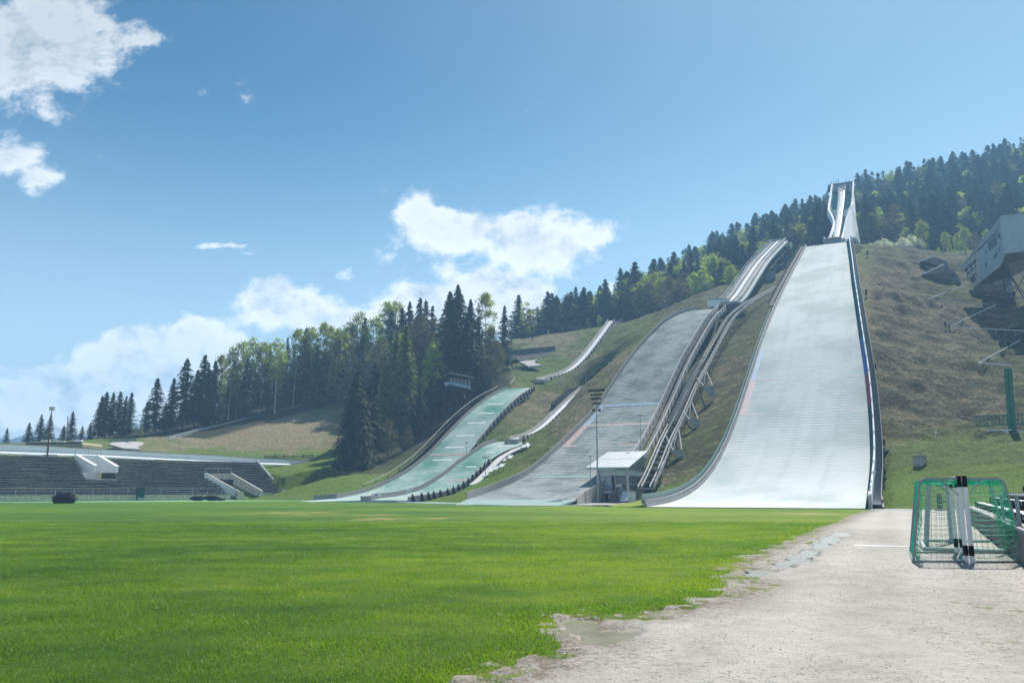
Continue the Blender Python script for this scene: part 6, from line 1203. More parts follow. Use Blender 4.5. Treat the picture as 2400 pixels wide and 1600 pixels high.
# goals -------------------------------------------------------------------
def tri(px, py, D): return P(px, py, D)
def goal(name, label, sgn, base_near, base_far, topn, dtop, dbot, H, near_post_top):
    """net goal lying along the view; sgn=-1 opens to the right with its net reaching left, +1 the reverse"""
    o = thing(name, label, 'goal', base_near, 'small football goals parked back to back'); e = (base_far-base_near); e.z = 0; W3 = e.length; e.normalize(); sx_ = Vector((1,-.02,0))*sgn
    for i, b in enumerate((base_near, base_far)):
        p = obj('goal_post', MB().box(b+Z*H/2, (.075, .09, H)), 'goalwhite', o)
        obj('post_band', MB().box(b+Z*(H-.13), (.081, .098, .27)), 'black', p); obj('post_band', MB().box(b+Z*.30, (.081, .098, .24)), 'black', p)
        c = [b+Z*(H-.06), b+sx_*(dtop-.18)+Z*(H-.06), b+sx_*(dtop-.05)+Z*(H-.12), b+sx_*dtop+Z*(H-.28), b+sx_*dbot+Z*.04]
        obj('net_hoop', MB().tube(c, .03, 6), 'steelgrey', o)
        obj('ground_bar', MB().tube([b+Z*.04+sx_*.06, b+sx_*dbot+Z*.04], .03, 6), 'steelgrey', o)
        obj('brace', MB().tube([b+sx_*.45+Z*(H-.06), b+Z*(H-.5)], .014, 5), 'steelgrey', o)
    obj('crossbar', MB().beam(base_near+Z*(H-.06), base_far+Z*(H-.06), .10, .12), 'goalwhite', o); obj('rear_bar', MB().tube([base_near+sx_*dbot+Z*.04, base_far+sx_*dbot+Z*.04], .03, 6), 'steelgrey', o)
    mb = MB(); r2_ = random.Random(int(sgn*3+5))
    # side nets: sagging horizontal cords and uprights
    for b in (base_near, base_far):
        for k in range(1, 15):
            z = H*k/15; d_ = dbot+(dtop-dbot)*min(1, z/(H-.25)); sag = r2_.uniform(.03, .10)
            mb.tube([b+sx_*(d_*t)+Z*(z-sag*4*t*(1-t))+e*r2_.uniform(-.02,.02) for t in (0, .25, .5, .75, 1)], .0042, 3)
        for k in range(1, 9):
            t = k/9; mb.tube([b+sx_*(dbot*t)+Z*.05+e*r2_.uniform(-.03,.03), b+sx_*((dbot+dtop)/2*t)+Z*(H*.5-.06)+e*r2_.uniform(-.03,.03), b+sx_*(dtop*t)+Z*(H-.08)], .0038, 3)
    # back and roof net
    for k in range(0, 15):
        z = (H-.1)*k/14; d_ = dbot+(dtop-dbot)*min(1, z/(H-.25)); mb.tube([base_near+sx_*d_+Z*z+e*W3*t-sx_*.10*4*t*(1-t)-Z*.06*4*t*(1-t) for t in np.linspace(0,1,7)], .0045, 3)
    for k in range(1, 20):
        t = k/20; b = base_near+e*W3*t; mb.tube([b+sx_*dbot+Z*.05, b+sx_*((dbot+dtop)/2-.06)+Z*H*.5, b+sx_*dtop+Z*(H-.2), b+Z*(H-.1-.08*math.sin(3*t))+sx_*.02], .0045, 3)
    for k in range(1, 8): b = sx_*(dtop*k/8); mb.tube([base_near+b+Z*(H-.08)+e*W3*t-Z*.14*4*t*(1-t) for t in np.linspace(0,1,7)], .0045, 3)
    obj('net', mb, 'netgreen', o)
    # bunched net hanging from the top edge and down the rear corner
    for b in (base_near, base_far):
        mb = MB()
        for k in range(70):
            t = r2_.random(); p = b+sx_*(dtop*t)+Z*(H-.09); q_ = p+sx_*r2_.uniform(-.12,.12)-Z*r2_.uniform(.03,.17); mb.tube([p, q_, p+sx_*r2_.uniform(-.2,.2)-Z*.02], .006, 3)
        for k in range(60):
            z = r2_.uniform(.15, H-.2); d_ = dbot+(dtop-dbot)*min(1, z/(H-.25)); p = b+sx_*d_+Z*z; q_ = p-sx_*r2_.uniform(.02,.16)-Z*r2_.uniform(0,.2); mb.tube([p, q_, p-Z*r2_.uniform(.1,.3)-sx_*.02], .006, 3)
        obj('bunched_net', mb, 'netgreen', o)
    return o
bn_ = P(2272.5,1321,19.55); bn_ = G(2269,1320); bf_ = G(2245,1298)
goal('football_goal', 'small goal with green net, left one of the back-to-back pair', -1, G(2266,1319), G(2243,1297.5), None, .98, 1.28, 2.08, None)
goal('football_goal', 'small goal with green net, right one of the back-to-back pair, partly cut off', 1, G(2280,1320), G(2256,1298), None, .98, 1.30, 2.08, None)
# large aluminium goal frame behind
o = thing('large_goal_frame', 'large grey aluminium goal frame standing behind the small goals', 'goal', G(2175,1280)); mb = MB()
z0 = .06
obj('ground_frame', MB().tube([G(2168,1286,z0), G(2365,1291,z0)], .06, 8).tube([G(2158,1266,z0), G(2168,1286,z0)], .06, 8).tube([G(2158,1266,z0), G(2320,1268,z0)], .055, 8), 'alu', o)
a = G(2171,1279); obj('goal_post', MB().beam(a, P(2176,1130,a.y), .11, .12), 'alu', o); a = G(2231,1269); obj('goal_post', MB().beam(a, P(2221,1142,a.y), .12, .12), 'alu', o); b = P(2221,1142,a.y); obj('crossbar', MB().beam(P(2176,1130,G(2171,1279).y), b, .1, .12), 'alu', o)
a = G(2171,1279); b = P(2176,1131,a.y); c = G(2231,1269); d = P(2221,1143,c.y); mb = MB()
for k in range(14): mb.tube([a.lerp(b,k/14), a.lerp(b,k/14).lerp(c.lerp(d,k/14),.5)-Z*.1, c.lerp(d,k/14)], .004, 3)
for k in range(10): mb.tube([a.lerp(c,k/10), b.lerp(d,k/10)-Z*.02], .004, 3)
a2 = G(2330,1268); b2 = P(2215,1135,a2.y+1)
for k in range(12): mb.tube([b.lerp(b2,.2)-Z*.16*k, d+Vector((1.2,.5,-.3-.16*k)), d+Vector((2.3,.8,-.5-.15*k))], .004, 3)
obj('net', mb, 'netwhite', o)
o = thing('path_curb', 'thin white edging strip crossing the gravel path beside the goals', 'kerb', G(2070,1279)); mb = MB().prism([G(2001,1276,.015), G(2134,1280,.015), G(2134,1281,.015), G(2001,1278,.015)], Z*.006); obj('strip', mb, 'sign', o)
o = thing('gravel_border', 'low concrete edging where the gravel meets the green bank', 'kerb', G(2100,1193)); obj('strip', MB().prism([G(2040,1192.4,.03), G(2145,1190.5,.03), G(2145,1193.5,.03), G(2040,1194.2,.03)], -Z*.06), 'concrete', o)
A_ = []; B_ = []
for k in range(12):
    py = 1191-k*6; l_ = hit(2048, py, 70); r_ = hit(2073-k*.9, py, 70); A_.append(Vector((l_.x, l_.y, Tg(l_.x, l_.y)+.12))); B_.append(Vector((r_.x, r_.y, Tg(r_.x, r_.y)+.12)))
tag(obj('side_gravel', MB().strip(A_, B_), 'gravel'), kind='structure')

# ------------------------------------------------------------------ people
def person(label, foot, face, Hh, top, legs, stride=.18, arm=.1, bend=0):
    o = thing('person', label, 'person', foot, 'walkers on the zigzag path'); f = Vector((math.cos(face), math.sin(face), 0)); s_ = Vector((-f.y, f.x, 0)); k = Hh/1.75
    J = {'hip': Z*.92, 'ch': Z*1.32+f*(.03+bend), 'nk': Z*1.47+f*(.04+bend), 'hd': Z*1.60+f*(.06+bend), 'tp': Z*1.70+f*(.05+bend)}
    pts = [J['hip'], J['ch'], J['nk'], J['hd'], J['tp']]; ed = [(0,1),(1,2),(2,3),(3,4)]; rd = [.14,.16,.06,.095,.07]
    def add(p, par, r_): pts.append(p); rd.append(r_); ed.append((par, len(pts)-1)); return len(pts)-1
    for d_ in (-1, 1):
        h = add(Z*.86+s_*.09*d_, 0, .095); kn = add(Z*.48+s_*.1*d_+f*stride*.5*d_+f*.03, h, .065); an = add(Z*.09+s_*.1*d_+f*stride*d_, kn, .045); add(Z*.04+s_*.1*d_+f*(stride*d_+.16), an, .04)
        sh = add(Z*1.40+s_*.19*d_+f*bend, 1, .06); el = add(Z*1.14+s_*.24*d_-f*arm*d_, sh, .045); wr = add(Z*.90+s_*.23*d_+f*(.08-arm*.6*d_), el, .033); add(Z*.82+s_*.22*d_+f*(.11-arm*.6*d_), wr, .035)
    me = bpy.data.meshes.new('body'); me.from_pydata([tuple(p*k) for p in pts], ed, []); b = bpy.data.objects.new('body', me); C.objects.link(b); b.parent = o; me.materials.append(M['skin'])
    md = b.modifiers.new('skin', 'SKIN'); me.skin_vertices.new() if hasattr(me.skin_vertices, 'new') and not me.skin_vertices else None
    if me.skin_vertices:
        for v, r_ in zip(me.skin_vertices[0].data, rd): v.radius = (r_*k, r_*k)
        me.skin_vertices[0].data[0].use_root = True
    b.modifiers.new('sub', 'SUBSURF').levels = 1; b.modifiers['sub'].render_levels = 1
    def sleeve(p, r0, q_, r1, nm, mt): 
        mb = MB().tube([foot+p*k, foot+(p+q_)*.5*k, foot+q_*k], r0*k, 10, r1*k); obj(nm, mb, mt, o, smooth=True)
    sleeve(Z*.84+f*bend*.2, .19, Z*1.46+f*(.03+bend), .15, 'jacket', top)
    for d_ in (-1, 1):
        sleeve(Z*1.42+s_*.18*d_+f*bend, .075, Z*1.12+s_*.245*d_-f*arm*d_, .06, 'sleeve', top); sleeve(Z*1.14+s_*.245*d_-f*arm*d_, .06, Z*.91+s_*.23*d_+f*(.08-arm*.6*d_), .045, 'sleeve', top)
        sleeve(Z*.92+s_*.08*d_, .12, Z*.47+s_*.1*d_+f*stride*.5*d_+f*.03, .085, 'trouser_leg', legs); sleeve(Z*.5+s_*.1*d_+f*stride*.5*d_+f*.03, .085, Z*.09+s_*.1*d_+f*stride*d_, .065, 'trouser_leg', legs)
    mb = MB(); c = foot+(J['hd']+Z*.045-f*.02)*k
    ring = []
    for i in range(5):
        th = i/4*1.9; ring.append([c+(Z*math.cos(th)*.125+(f*math.cos(a)*.95+s_*math.sin(a))*math.sin(th)*.115)*k-f*.012*i for a in np.linspace(0, 2*math.pi, 9)[:-1]])
    mb.add([p for r_ in ring for p in r_], [(i*8+j, i*8+(j+1) % 8, (i+1)*8+(j+1) % 8, (i+1)*8+j) for i in range(4) for j in range(8)]); obj('hair', mb, 'hair', o, smooth=True)
    return o
def on_slope(px, py, D): p = P(px, py, D); return Vector((p.x, p.y, Tg(p.x, p.y)+.02))
for px, D, lb, tp_, lg, fc in ((2218,171,'person in dark clothes leading at the corner of the zigzag path','clothdark','clothdark',3.3),(2226.5,171.5,'person in a paler top and dark trousers walking behind the first walker','clothlight','clothdark',3.0),(2342,158,'person in dark clothes in the building shadow, left one','clothdark','clothdark',.4),(2361,160.5,'person in dark clothes in the building shadow, right one','clothdark','clothdark',.4)):
    h = hit(px, 772 if px < 2300 else 822, 120); person(lb, Vector((P(px,780,h.y).x, h.y, Tg(P(px,780,h.y).x, h.y)+.12)), fc, 1.72, tp_, lg)
# ------------------------------------------------------------------ trees
def crown_mesh(name, quads, tone, mt):
    """quads: array (n,4,3)"""
    q_ = np.asarray(quads, np.float32); n = len(q_); me = mesh_np(name, q_.reshape(-1), np.arange(n*4), np.arange(n)*4, np.full(n, 4)); me.materials.append(M[mt])
    a = me.attributes.new('tone', 'FLOAT', 'POINT'); a.data.foreach_set('value', np.repeat(np.asarray(tone, np.float32), 4)); return me
def cards(c, d, u, ln, wd):
    """leaf cards centred at c, along d, spread u"""
    d = d/np.linalg.norm(d, axis=1, keepdims=True); u = u-(u*d).sum(1, keepdims=True)*d; u = u/(np.linalg.norm(u, axis=1, keepdims=True)+1e-9); ln = ln[:, None]; wd = wd[:, None]
    return np.stack([c-d*ln*.5-u*wd*.5, c+d*ln*.5-u*wd*.22, c+d*ln*.5+u*wd*.22, c-d*ln*.5+u*wd*.5], 1)
def conifer(seed, H=20.0, Rr=3.4, whorls=34, per=9, cl=5, start=.10, droop=.35, size=.62, mt='spruce', loose=0.0, blunt=.0):
    g = np.random.default_rng(seed); cs, ds, us, ls, ws, tn = [], [], [], [], [], []
    for i in range(whorls):
        t = start+(1-start)*(i+g.uniform(0,.6))/whorls; z = H*t; prof = (1-t)**.82*(1-blunt)+blunt*min(1, (1-t)*4)
        if t < start+.15: prof *= .7+.3*(t-start)/.15
        k_ = max(3, int(per*(.45+.55*prof**.5)))
        for j in range(k_):
            az = g.uniform(0, 2*math.pi); Lb = Rr*prof*g.uniform(.72, 1.16)+.12
            if g.random() < loose: continue
            m_ = max(1, int(cl*(.35+Lb/Rr)))
            for s in range(m_):
                f = (s+.6+g.uniform(-.3,.3))/m_; r_ = Lb*f; zz = z-droop*Lb*f**1.5+(.15*Lb if f > .8 else 0)+g.uniform(-.12,.12); a2 = az+g.uniform(-.16,.16)
                for w_ in range(2):
                    cs.append((math.cos(a2)*r_+g.uniform(-.1,.1), math.sin(a2)*r_+g.uniform(-.1,.1), zz-.1*w_)); sd_ = g.choice([-1,1])*g.uniform(.2,1.0) if w_ else g.uniform(-.3,.3)
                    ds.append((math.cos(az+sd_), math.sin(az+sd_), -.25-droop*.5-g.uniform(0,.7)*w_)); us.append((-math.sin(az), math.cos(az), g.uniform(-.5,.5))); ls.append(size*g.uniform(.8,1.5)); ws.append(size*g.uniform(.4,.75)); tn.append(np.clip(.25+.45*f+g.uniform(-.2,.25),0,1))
    for k in range(6): cs.append((g.uniform(-.05,.05), g.uniform(-.05,.05), H*(.955+.01*k))); ds.append((g.uniform(-.3,.3), g.uniform(-.3,.3), 1)); us.append((g.uniform(-1,1), g.uniform(-1,1), 0)); ls.append(.5); ws.append(.22); tn.append(.6)
    return crown_mesh('crown', cards(np.array(cs), np.array(ds, float), np.array(us, float), np.array(ls), np.array(ws)), tn, mt)
def broad(seed, H=18.0, Rr=3.2, clumps=90, leaves=34, start=.28, size=.30, mt='birch', shape=1.0, spread=.75):
    g = np.random.default_rng(seed); C_, D_2, U_, L_, W_2, T_ = [], [], [], [], [], []
    for i in range(clumps):
        t = g.beta(1.3, 1.25); z = H*(start+(1-start)*t); rad = Rr*(math.sin(math.pi*min(1, t*.86+.13))**.7)*(shape if t < .5 else 1); az = g.uniform(0, 2*math.pi); r_ = rad*math.sqrt(g.uniform(.05, 1)); c = np.array([math.cos(az)*r_, math.sin(az)*r_, z]); tone = g.uniform(.2, .9)
        s_ = g.uniform(.6, 1.25)*spread
        n = int(leaves*g.uniform(.5, 1.3)); p = c+g.normal(0, 1, (n, 3))*np.array([s_*.62, s_*.62, s_*.5]); C_.append(p); D_2.append(g.normal(0, 1, (n, 3))-np.array([0, 0, .5])); U_.append(g.normal(0, 1, (n, 3))); L_.append(size*g.uniform(.6, 1.5, n)); W_2.append(size*g.uniform(.5, 1.1, n)); T_.append(np.clip(tone+g.uniform(-.15, .15, n), 0, 1))
    return crown_mesh('crown', cards(np.vstack(C_), np.vstack(D_2), np.vstack(U_), np.concatenate(L_), np.concatenate(W_2)), np.concatenate(T_), mt)
def trunk_mesh(H, r_, seed, mt, limbs=10, lf=.3, spread=2.0, bend=.2):
    g = random.Random(seed); mb = MB(); pts = [Vector((bend*math.sin(3*t+seed), bend*math.cos(2*t+seed)-bend, H*t)) for t in (0, .25, .5, .75, .96)]; mb.tube(pts, r_, 7, .03)
    mb.tube([pts[0]-Z*.6, pts[0]+Z*.8], r_*1.3, 7, r_)
    for i in range(limbs):
        t = lf+(.92-lf)*i/limbs; a = g.uniform(0, 6.28); L_ = spread*(1-t*.6)*g.uniform(.6, 1.1); b = Vector((bend*math.sin(3*t+seed), bend*math.cos(2*t+seed)-bend, H*t)); d_ = Vector((math.cos(a), math.sin(a), g.uniform(.4, 1.1))); mb.tube([b, b+d_*L_*.5, b+d_*L_+Z*.2], r_*.35*(1-t*.5), 5, .015)
    me = bpy.data.meshes.new('trunk'); me.from_pydata(mb.v, [], mb.f); me.materials.append(M[mt]); return me
KINDS = {
 'spruce': ([conifer(s, 20, 3.7+.5*(s % 3), 38, 11, 5, .06+.05*(s % 3), .35, .66, blunt=.05*(s % 2)) for s in (1, 2, 3, 4, 5)], [trunk_mesh(20, .24, 1, 'bark', 6, .1, .8)]),
 'bigspruce': ([conifer(s, 24, 5.4, 60, 15, 8, .02, .42, .62, blunt=.18) for s in (11, 12)], [trunk_mesh(24, .4, 2, 'bark', 6, .1, 1.2)]),
 'nearspruce': ([conifer(s, 22, 6.3, 70, 17, 9, .0, .50, .60, blunt=.14) for s in (14,)], [trunk_mesh(22, .42, 3, 'bark', 6, .1, 1.2)]),
 'larch': ([conifer(s, 24, 4.6, 58, 13, 8, .05, .30, .50, 'larch', .12, .12) for s in (21, 22)], [trunk_mesh(24, .3, 4, 'bark', 14, .1, 2.2)]),
 'birch': ([broad(s, 20, 2.7, 95, 30, .34, .30, 'birch') for s in (31, 32, 33)], [trunk_mesh(20, .17, 5, 'barkpale', 16, .25, 2.4, .3)]),
 'leafy': ([broad(s, 14, 3.2, 90, 36, .16, .34, 'yellowgreen') for s in (41, 42)], [trunk_mesh(14, .17, 6, 'bark', 12, .2, 2.4, .3)]),
 'brown': ([broad(s, 15, 3.8, 120, 34, .10, .28, 'brownleaf') for s in (51, 52)], [trunk_mesh(15, .2, 7, 'bark', 18, .12, 3.2, .3)]),
 'blossom': ([broad(s, 6, 3.2, 80, 34, .05, .26, 'blossom') for s in (61,)], [trunk_mesh(6, .14, 8, 'bark', 10, .12, 2.2, .2)])}
BASEH = {'spruce': 20, 'bigspruce': 24, 'nearspruce': 22, 'larch': 24, 'birch': 20, 'leafy': 14, 'brown': 15, 'blossom': 6}
NAMES = {'spruce': 'spruce_tree', 'bigspruce': 'spruce_tree', 'nearspruce': 'spruce_tree', 'larch': 'larch_tree', 'birch': 'birch_tree', 'leafy': 'leafy_tree', 'brown': 'bare_broadleaf_tree', 'blossom': 'blossoming_tree'}
CATS = {'spruce': 'spruce', 'bigspruce': 'spruce', 'nearspruce': 'spruce', 'larch': 'larch', 'birch': 'birch', 'leafy': 'tree', 'brown': 'tree', 'blossom': 'tree'}
tc_ = [0]; LBL = {}
ORD = ['first','second','third','fourth','fifth','sixth','seventh','eighth','ninth','tenth','eleventh','twelfth','thirteenth','fourteenth','fifteenth','sixteenth','seventeenth','eighteenth','nineteenth','twentieth','twenty-first','twenty-second','twenty-third','twenty-fourth']
def tree(kind, x, y, z, h, label, group, wf=1.0):
    cr, tr = KINDS[kind]; i = tc_[0]; tc_[0] += 1; s = h/BASEH[kind]; o = thing(NAMES[kind], label, CATS[kind], (x, y, z), group); LBL.setdefault(label, []).append((proj((x, y, z+h*.6))[0], o))
    g = random.Random(i*7+3); o.rotation_euler = (g.uniform(-.02, .02), g.uniform(-.02, .02), g.uniform(0, 6.28)); wf *= 1.22 if kind == 'spruce' else 1; o.scale = (s*wf, s*wf, s)
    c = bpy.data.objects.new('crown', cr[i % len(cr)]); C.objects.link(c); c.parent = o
    t = bpy.data.objects.new('trunk', tr[0]); C.objects.link(t); t.parent = o; return o
def tree_px(kind, px, py_top, D, label, group=None, wf=1.0, py_base=None, zmin=None):
    t = P(px, py_top, D); z = Tg(t.x, t.y)-.4
    if py_base: z = P(px, py_base, D).z-.4
    return tree(kind, t.x, t.y, z, max(2.5, t.z-z), label, group, wf)
# the foreground wood, left to right
row = [('spruce',18,1003,215,'lone short spruce at the far left behind the white wall',1.15),('spruce',70,990,215,'bushy spruce left of the rusty floodlight post',1.2),('spruce',98,971,218,'tall spruce just left of the rusty floodlight post',1.25),('spruce',119,972,222,'slim spruce directly behind the rusty floodlight post',1.1),
 ('spruce',151,997,222,'low spruce left of the white flagpole',1.3),('spruce',172,964,215,'pointed spruce right of the white flagpole',1.15),('spruce',194,998,225,'hazy low spruce between flagpole and the big group',1.2),('spruce',213,990,208,'short spruce at the left foot of the first tall group',1.3),
 ('spruce',238,928,212,'leftmost tall spruce of the group above the club building',1.1),('spruce',253,918,210,'thick spruce second in the group above the club building',1.1),('spruce',267,920,214,'middle spruce of the group above the club building',1),('spruce',283,917,212,'fourth spruce of the group above the club building',1.05),('spruce',296,928,216,'fifth spruce of the group above the club building',1),('spruce',310,920,214,'rightmost pointed spruce of the group above the club building',1.05),
 ('leafy',333,1000,205,'tiny yellow green tree at the bend of the service road',.7),('spruce',345,940,222,'half hidden spruce left of the tall one at the road bend',1.1),('spruce',371,886,212,'tall regular spruce at the left end of the guard rail',1.15),('spruce',390,945,224,'short dark spruce in the gap at the left end of the guard rail',1.1),('spruce',408,886,216,'slender spruce second along the guard rail',1),
 ('spruce',440,840,218,'tallest spruce at the left end of the long wood',1.1),('spruce',462,868,224,'lower spruce behind the tallest at the left end',1),('spruce',478,830,222,'sharp spruce next along the left rise of the wood',1),('spruce',492,850,226,'spruce in the close pair of the left rise',1),('spruce',505,845,222,'second spruce in the close pair of the left rise',1),('birch',521,832,226,'thin birch rising beside the left spruces',.8),
 ('birch',548,812,232,'first pale birch of the long wood',.9),('birch',566,798,234,'broad pale birch near the left of the wood',1),('spruce',580,840,232,'dark spruce between the first birches',1),('birch',596,790,238,'tall birch with a light crown at the left third',.9),('birch',618,800,238,'birch beside a spruce at the left third',1),('spruce',634,806,240,'spruce under the birch tops at the left third',1),('birch',652,792,236,'white trunked birch in the front row of the wood',1),
 ('larch',676,790,246,'green larch in the left middle of the wood',.8),('birch',698,772,246,'birch with drooping top in the left middle',1),('spruce',719,768,248,'dark pointed spruce in the left middle skyline',1.05),('birch',735,765,246,'slender birch right of the pointed spruce',.8),('birch',757,757,250,'birch with an open crown in the middle',.9),('spruce',745,810,244,'spruce low in the middle front',1),('leafy',800,776,248,'bright green round tree in the middle of the wood',1.1),('birch',775,765,252,'pale birch top left of the bright green tree',.8),
 ('birch',840,728,256,'tall birch with bare branches in the middle skyline',1),('birch',822,752,254,'lighter birch left of the tall bare one',.9),('spruce',855,745,256,'narrow dark spruce right of the tall birch',.9),('spruce',790,770,258,'spruce top peeking over the bright green tree',1),('birch',882,742,252,'yellowish birch right of the narrow spruce',1.1),('birch',906,708,258,'highest birch left of the spruce tops',.95),('spruce',920,728,256,'dark spruce tip among the high birches',.9),('birch',930,704,262,'feathery birch top on the skyline',.9),
 ('spruce',944,722,256,'dark narrow spruce in front of the feathery birch',.9),('spruce',960,706,262,'small sharp spruce on the skyline, left of three',.8),('spruce',982,698,262,'small sharp spruce on the skyline, middle of three',.9),('spruce',1001,704,262,'small sharp spruce on the skyline, right of three',.8),('spruce',1012,716,260,'bushy spruce top joining the great spruces',.9),('brown',985,745,250,'rounded bare-branched tree under the three sharp spruces',1.2),('brown',1015,750,248,'rounded budding tree left of the great spruces',1),
 ('bigspruce',1052,682,236,'great dark spruce, left of the highest cluster',1),('bigspruce',1078,669,238,'highest great dark spruce with a broad dense crown',1),('bigspruce',1103,700,236,'great dark spruce on the right of the highest cluster',.8),('spruce',1066,735,228,'dark spruce in front of the great cluster',1.3),('spruce',1093,745,226,'spruce hanging low in front right of the great cluster',1.2),('birch',1137,688,242,'airy pale birch standing out against the cloud',1.05),('spruce',1124,740,232,'narrow dark spruce beside the airy birch',.9),('brown',1150,776,236,'budding tree between airy birch and end spruce',.9),('spruce',1180,717,244,'last tall spruce at the right end of the wood',.85),
 ('leafy',1152,765,240,'yellow green tree at the right end behind the last spruce',.6),('brown',1165,800,232,'brownish thicket tree under the last spruce',1.0),('brown',1135,815,226,'brownish thicket tree behind the lookout cabin',1.2),('leafy',1018,800,226,'bright yellow green tree beside the great spruces',.75),('leafy',1040,830,228,'thin light tree right of the bright yellow green one',.5),
 ('larch',955,760,206,'large olive larch in the centre foreground',1.0),('larch',930,775,214,'olive larch behind the large one, left',.9),('larch',908,830,202,'green larch between large larch and near spruce',.8),('spruce',878,850,208,'dark spruce between near spruce and larches',1.2),('nearspruce',838,872,178,'very dark wide spruce nearest the meadow slope',.92),('spruce',868,905,186,'dark spruce close behind the widest near spruce',1.3),('brown',912,985,186,'low bare bush tree below the larches',1.1),('brown',955,1000,190,'bare bush tree at the foot of the large larch',1.1),('spruce',985,905,206,'shadowed spruce right of the large larch',1.2),('brown',990,975,200,'bare thicket tree between larch and lookout stilts',1.1),('spruce',1010,890,218,'shadowed spruce left of the lookout cabin',1.1),
 ('spruce',1118,860,222,'dark spruce right of the lookout cabin',1.2),('spruce',1035,860,224,'dark spruce rising behind the lookout roof',1),('brown',1150,868,226,'brown shrub tree at the edge above the handrail',.8),('leafy',1198,868,236,'small light shrub tree at the forest edge steps',.5),('brown',1020,960,205,'scrub tree left of the lookout stilts',.9)]
for k_, px, pyt, D, lb, wf in row: tree_px(k_, px, pyt, D, lb, 'trees of the wood on the left hill', wf)
# the dense back of that wood
gb = random.Random(12); cnt = 0; tries = 0
def skyl(px): return float(np.interp(px, [420,520,560,700,850,940,1020,1120,1180], [900,860,825,795,775,750,735,760,810]))
while cnt < 110 and tries < 4000:
    tries += 1; px = gb.uniform(430, 1185); D = gb.uniform(235, 285)
    t = P(px, skyl(px)+gb.uniform(10, 75), D); kd = gb.choice(['spruce']*4+['birch','birch','birch','larch','brown']); zt = Tg(t.x, t.y)
    gl_ = float(np.interp(px, [430,792,900,1200], [1010,935,960,950]));
    if D < 245 and px < 800 and proj((t.x, t.y, zt))[1] > gl_-3: continue
    h = t.z-zt
    if h < 7 or h > 27: continue
    zone = 'left part' if px < 650 else ('middle part' if px < 900 else 'right part')
    tree(kd, t.x, t.y, zt-.4, h, {'spruce':'dark spruce deep in the ','birch':'thin birch deep in the ','larch':'olive larch deep in the ','brown':'bare-twigged tree deep in the '}[kd]+zone+' of the wood', 'crowded %s trees, %s of the wood' % (CATS[kd], zone), gb.uniform(.85, 1.1)); cnt += 1
# spruces right/up: nearer mixed wood behind the medium hill
r3 = [('spruce',1690,612,300,1.1),('spruce',1705,598,305,1.2),('spruce',1722,585,305,1.2),('spruce',1742,572,308,1.2),('spruce',1755,580,306,1.1),('spruce',1770,590,305,1.1),('spruce',1618,590,312,1),('spruce',1634,610,306,1),('spruce',1600,612,312,1.1),('spruce',1672,640,296,1),
 ('leafy',1648,632,292,1.2),('leafy',1672,600,305,1.3),('leafy',1690,606,303,1.2),('leafy',1712,622,292,1.2),('leafy',1625,640,290,1.1),('brown',1600,640,296,1.3),('brown',1570,650,300,1.3),('leafy',1545,655,300,1.2),('brown',1520,662,304,1.4),('leafy',1500,664,305,1.3),('brown',1480,670,308,1.3),('leafy',1530,640,310,1.1),('brown',1590,660,286,1.2),('brown',1555,675,288,1.2),('brown',1610,668,280,1.1),
 ('spruce',1455,690,310,1.1),('spruce',1425,700,312,1.0),('spruce',1405,672,330,.9),('spruce',1385,695,335,1),('spruce',1368,680,345,1),('spruce',1350,672,350,1),('brown',1332,690,360,1.2),('spruce',1300,715,360,1),('leafy',1378,745,312,.8),('leafy',1405,738,305,.8),('brown',1350,745,320,1),('leafy',1318,775,315,.9),('brown',1285,765,330,1),('spruce',1265,760,340,.9),('brown',1255,770,325,.9),('spruce',1220,768,350,.8),('spruce',1205,790,350,.8),('brown',1240,790,320,.8),('leafy',1285,790,305,.7),('spruce',1340,735,315,1),('spruce',1445,725,300,.9)]
nm_ = {'spruce': 'dark spruce in the mixed wood behind the upper end of the medium hill', 'leafy': 'yellow green tree in the mixed wood behind the upper end of the medium hill', 'brown': 'brown budding tree in the mixed wood behind the upper end of the medium hill'}
nm2 = {'spruce': 'dark spruce in the hazy wood beyond the far meadow', 'leafy': 'yellow green tree in the hazy wood beyond the far meadow', 'brown': 'brown budding tree in the hazy wood beyond the far meadow'}
for k_, px, pyt, D, wf in r3:
    zn = 'by the foot of the medium in-run' if px > 1685 else ('left of the take-off house' if px > 1610 else ('above the medium slope crest' if px > 1540 else ('above the small in-run top' if px > 1460 else ('behind the small in-run top' if px > 1360 else 'behind the far meadow pole'))))
    tree_px(k_, px, pyt, D, {'spruce': 'dark spruce ', 'leafy': 'yellow green tree ', 'brown': 'brown budding tree '}[k_]+zn, {'spruce': 'spruces ', 'leafy': 'yellow green trees ', 'brown': 'budding trees '}[k_]+zn, wf)
# right-hand foot of the forest: bright trees and blossom above the mound
r4 = [('blossom',2055,568,292,1),('blossom',2072,562,296,1.1),('blossom',2115,560,292,1),('blossom',2135,556,294,1.1),('blossom',2040,572,290,.9)]
for k_, px, pyt, D, wf in r4: tree_px(k_, px, pyt, D, 'white blossoming tree behind the crest of the right slope', 'blossoming trees behind the right crest', wf)
r5 = [('leafy',2160,520,300,1.1),('leafy',2120,532,305,.9),('spruce',2180,528,296,1),('spruce',2195,540,292,1),('leafy',2215,545,296,1.2),('leafy',2198,580,262,1.0),('leafy',2225,570,262,.9),('leafy',2240,548,290,1),('spruce',2230,560,282,.9),('leafy',2255,532,305,1.1),('brown',2280,545,300,1.2),('leafy',2238,595,258,.8),('brown',2150,560,290,.9),('spruce',2215,585,270,.8),('leafy',2262,575,270,1.0),('brown',2290,570,275,1.0),('leafy',2310,540,300,1)]
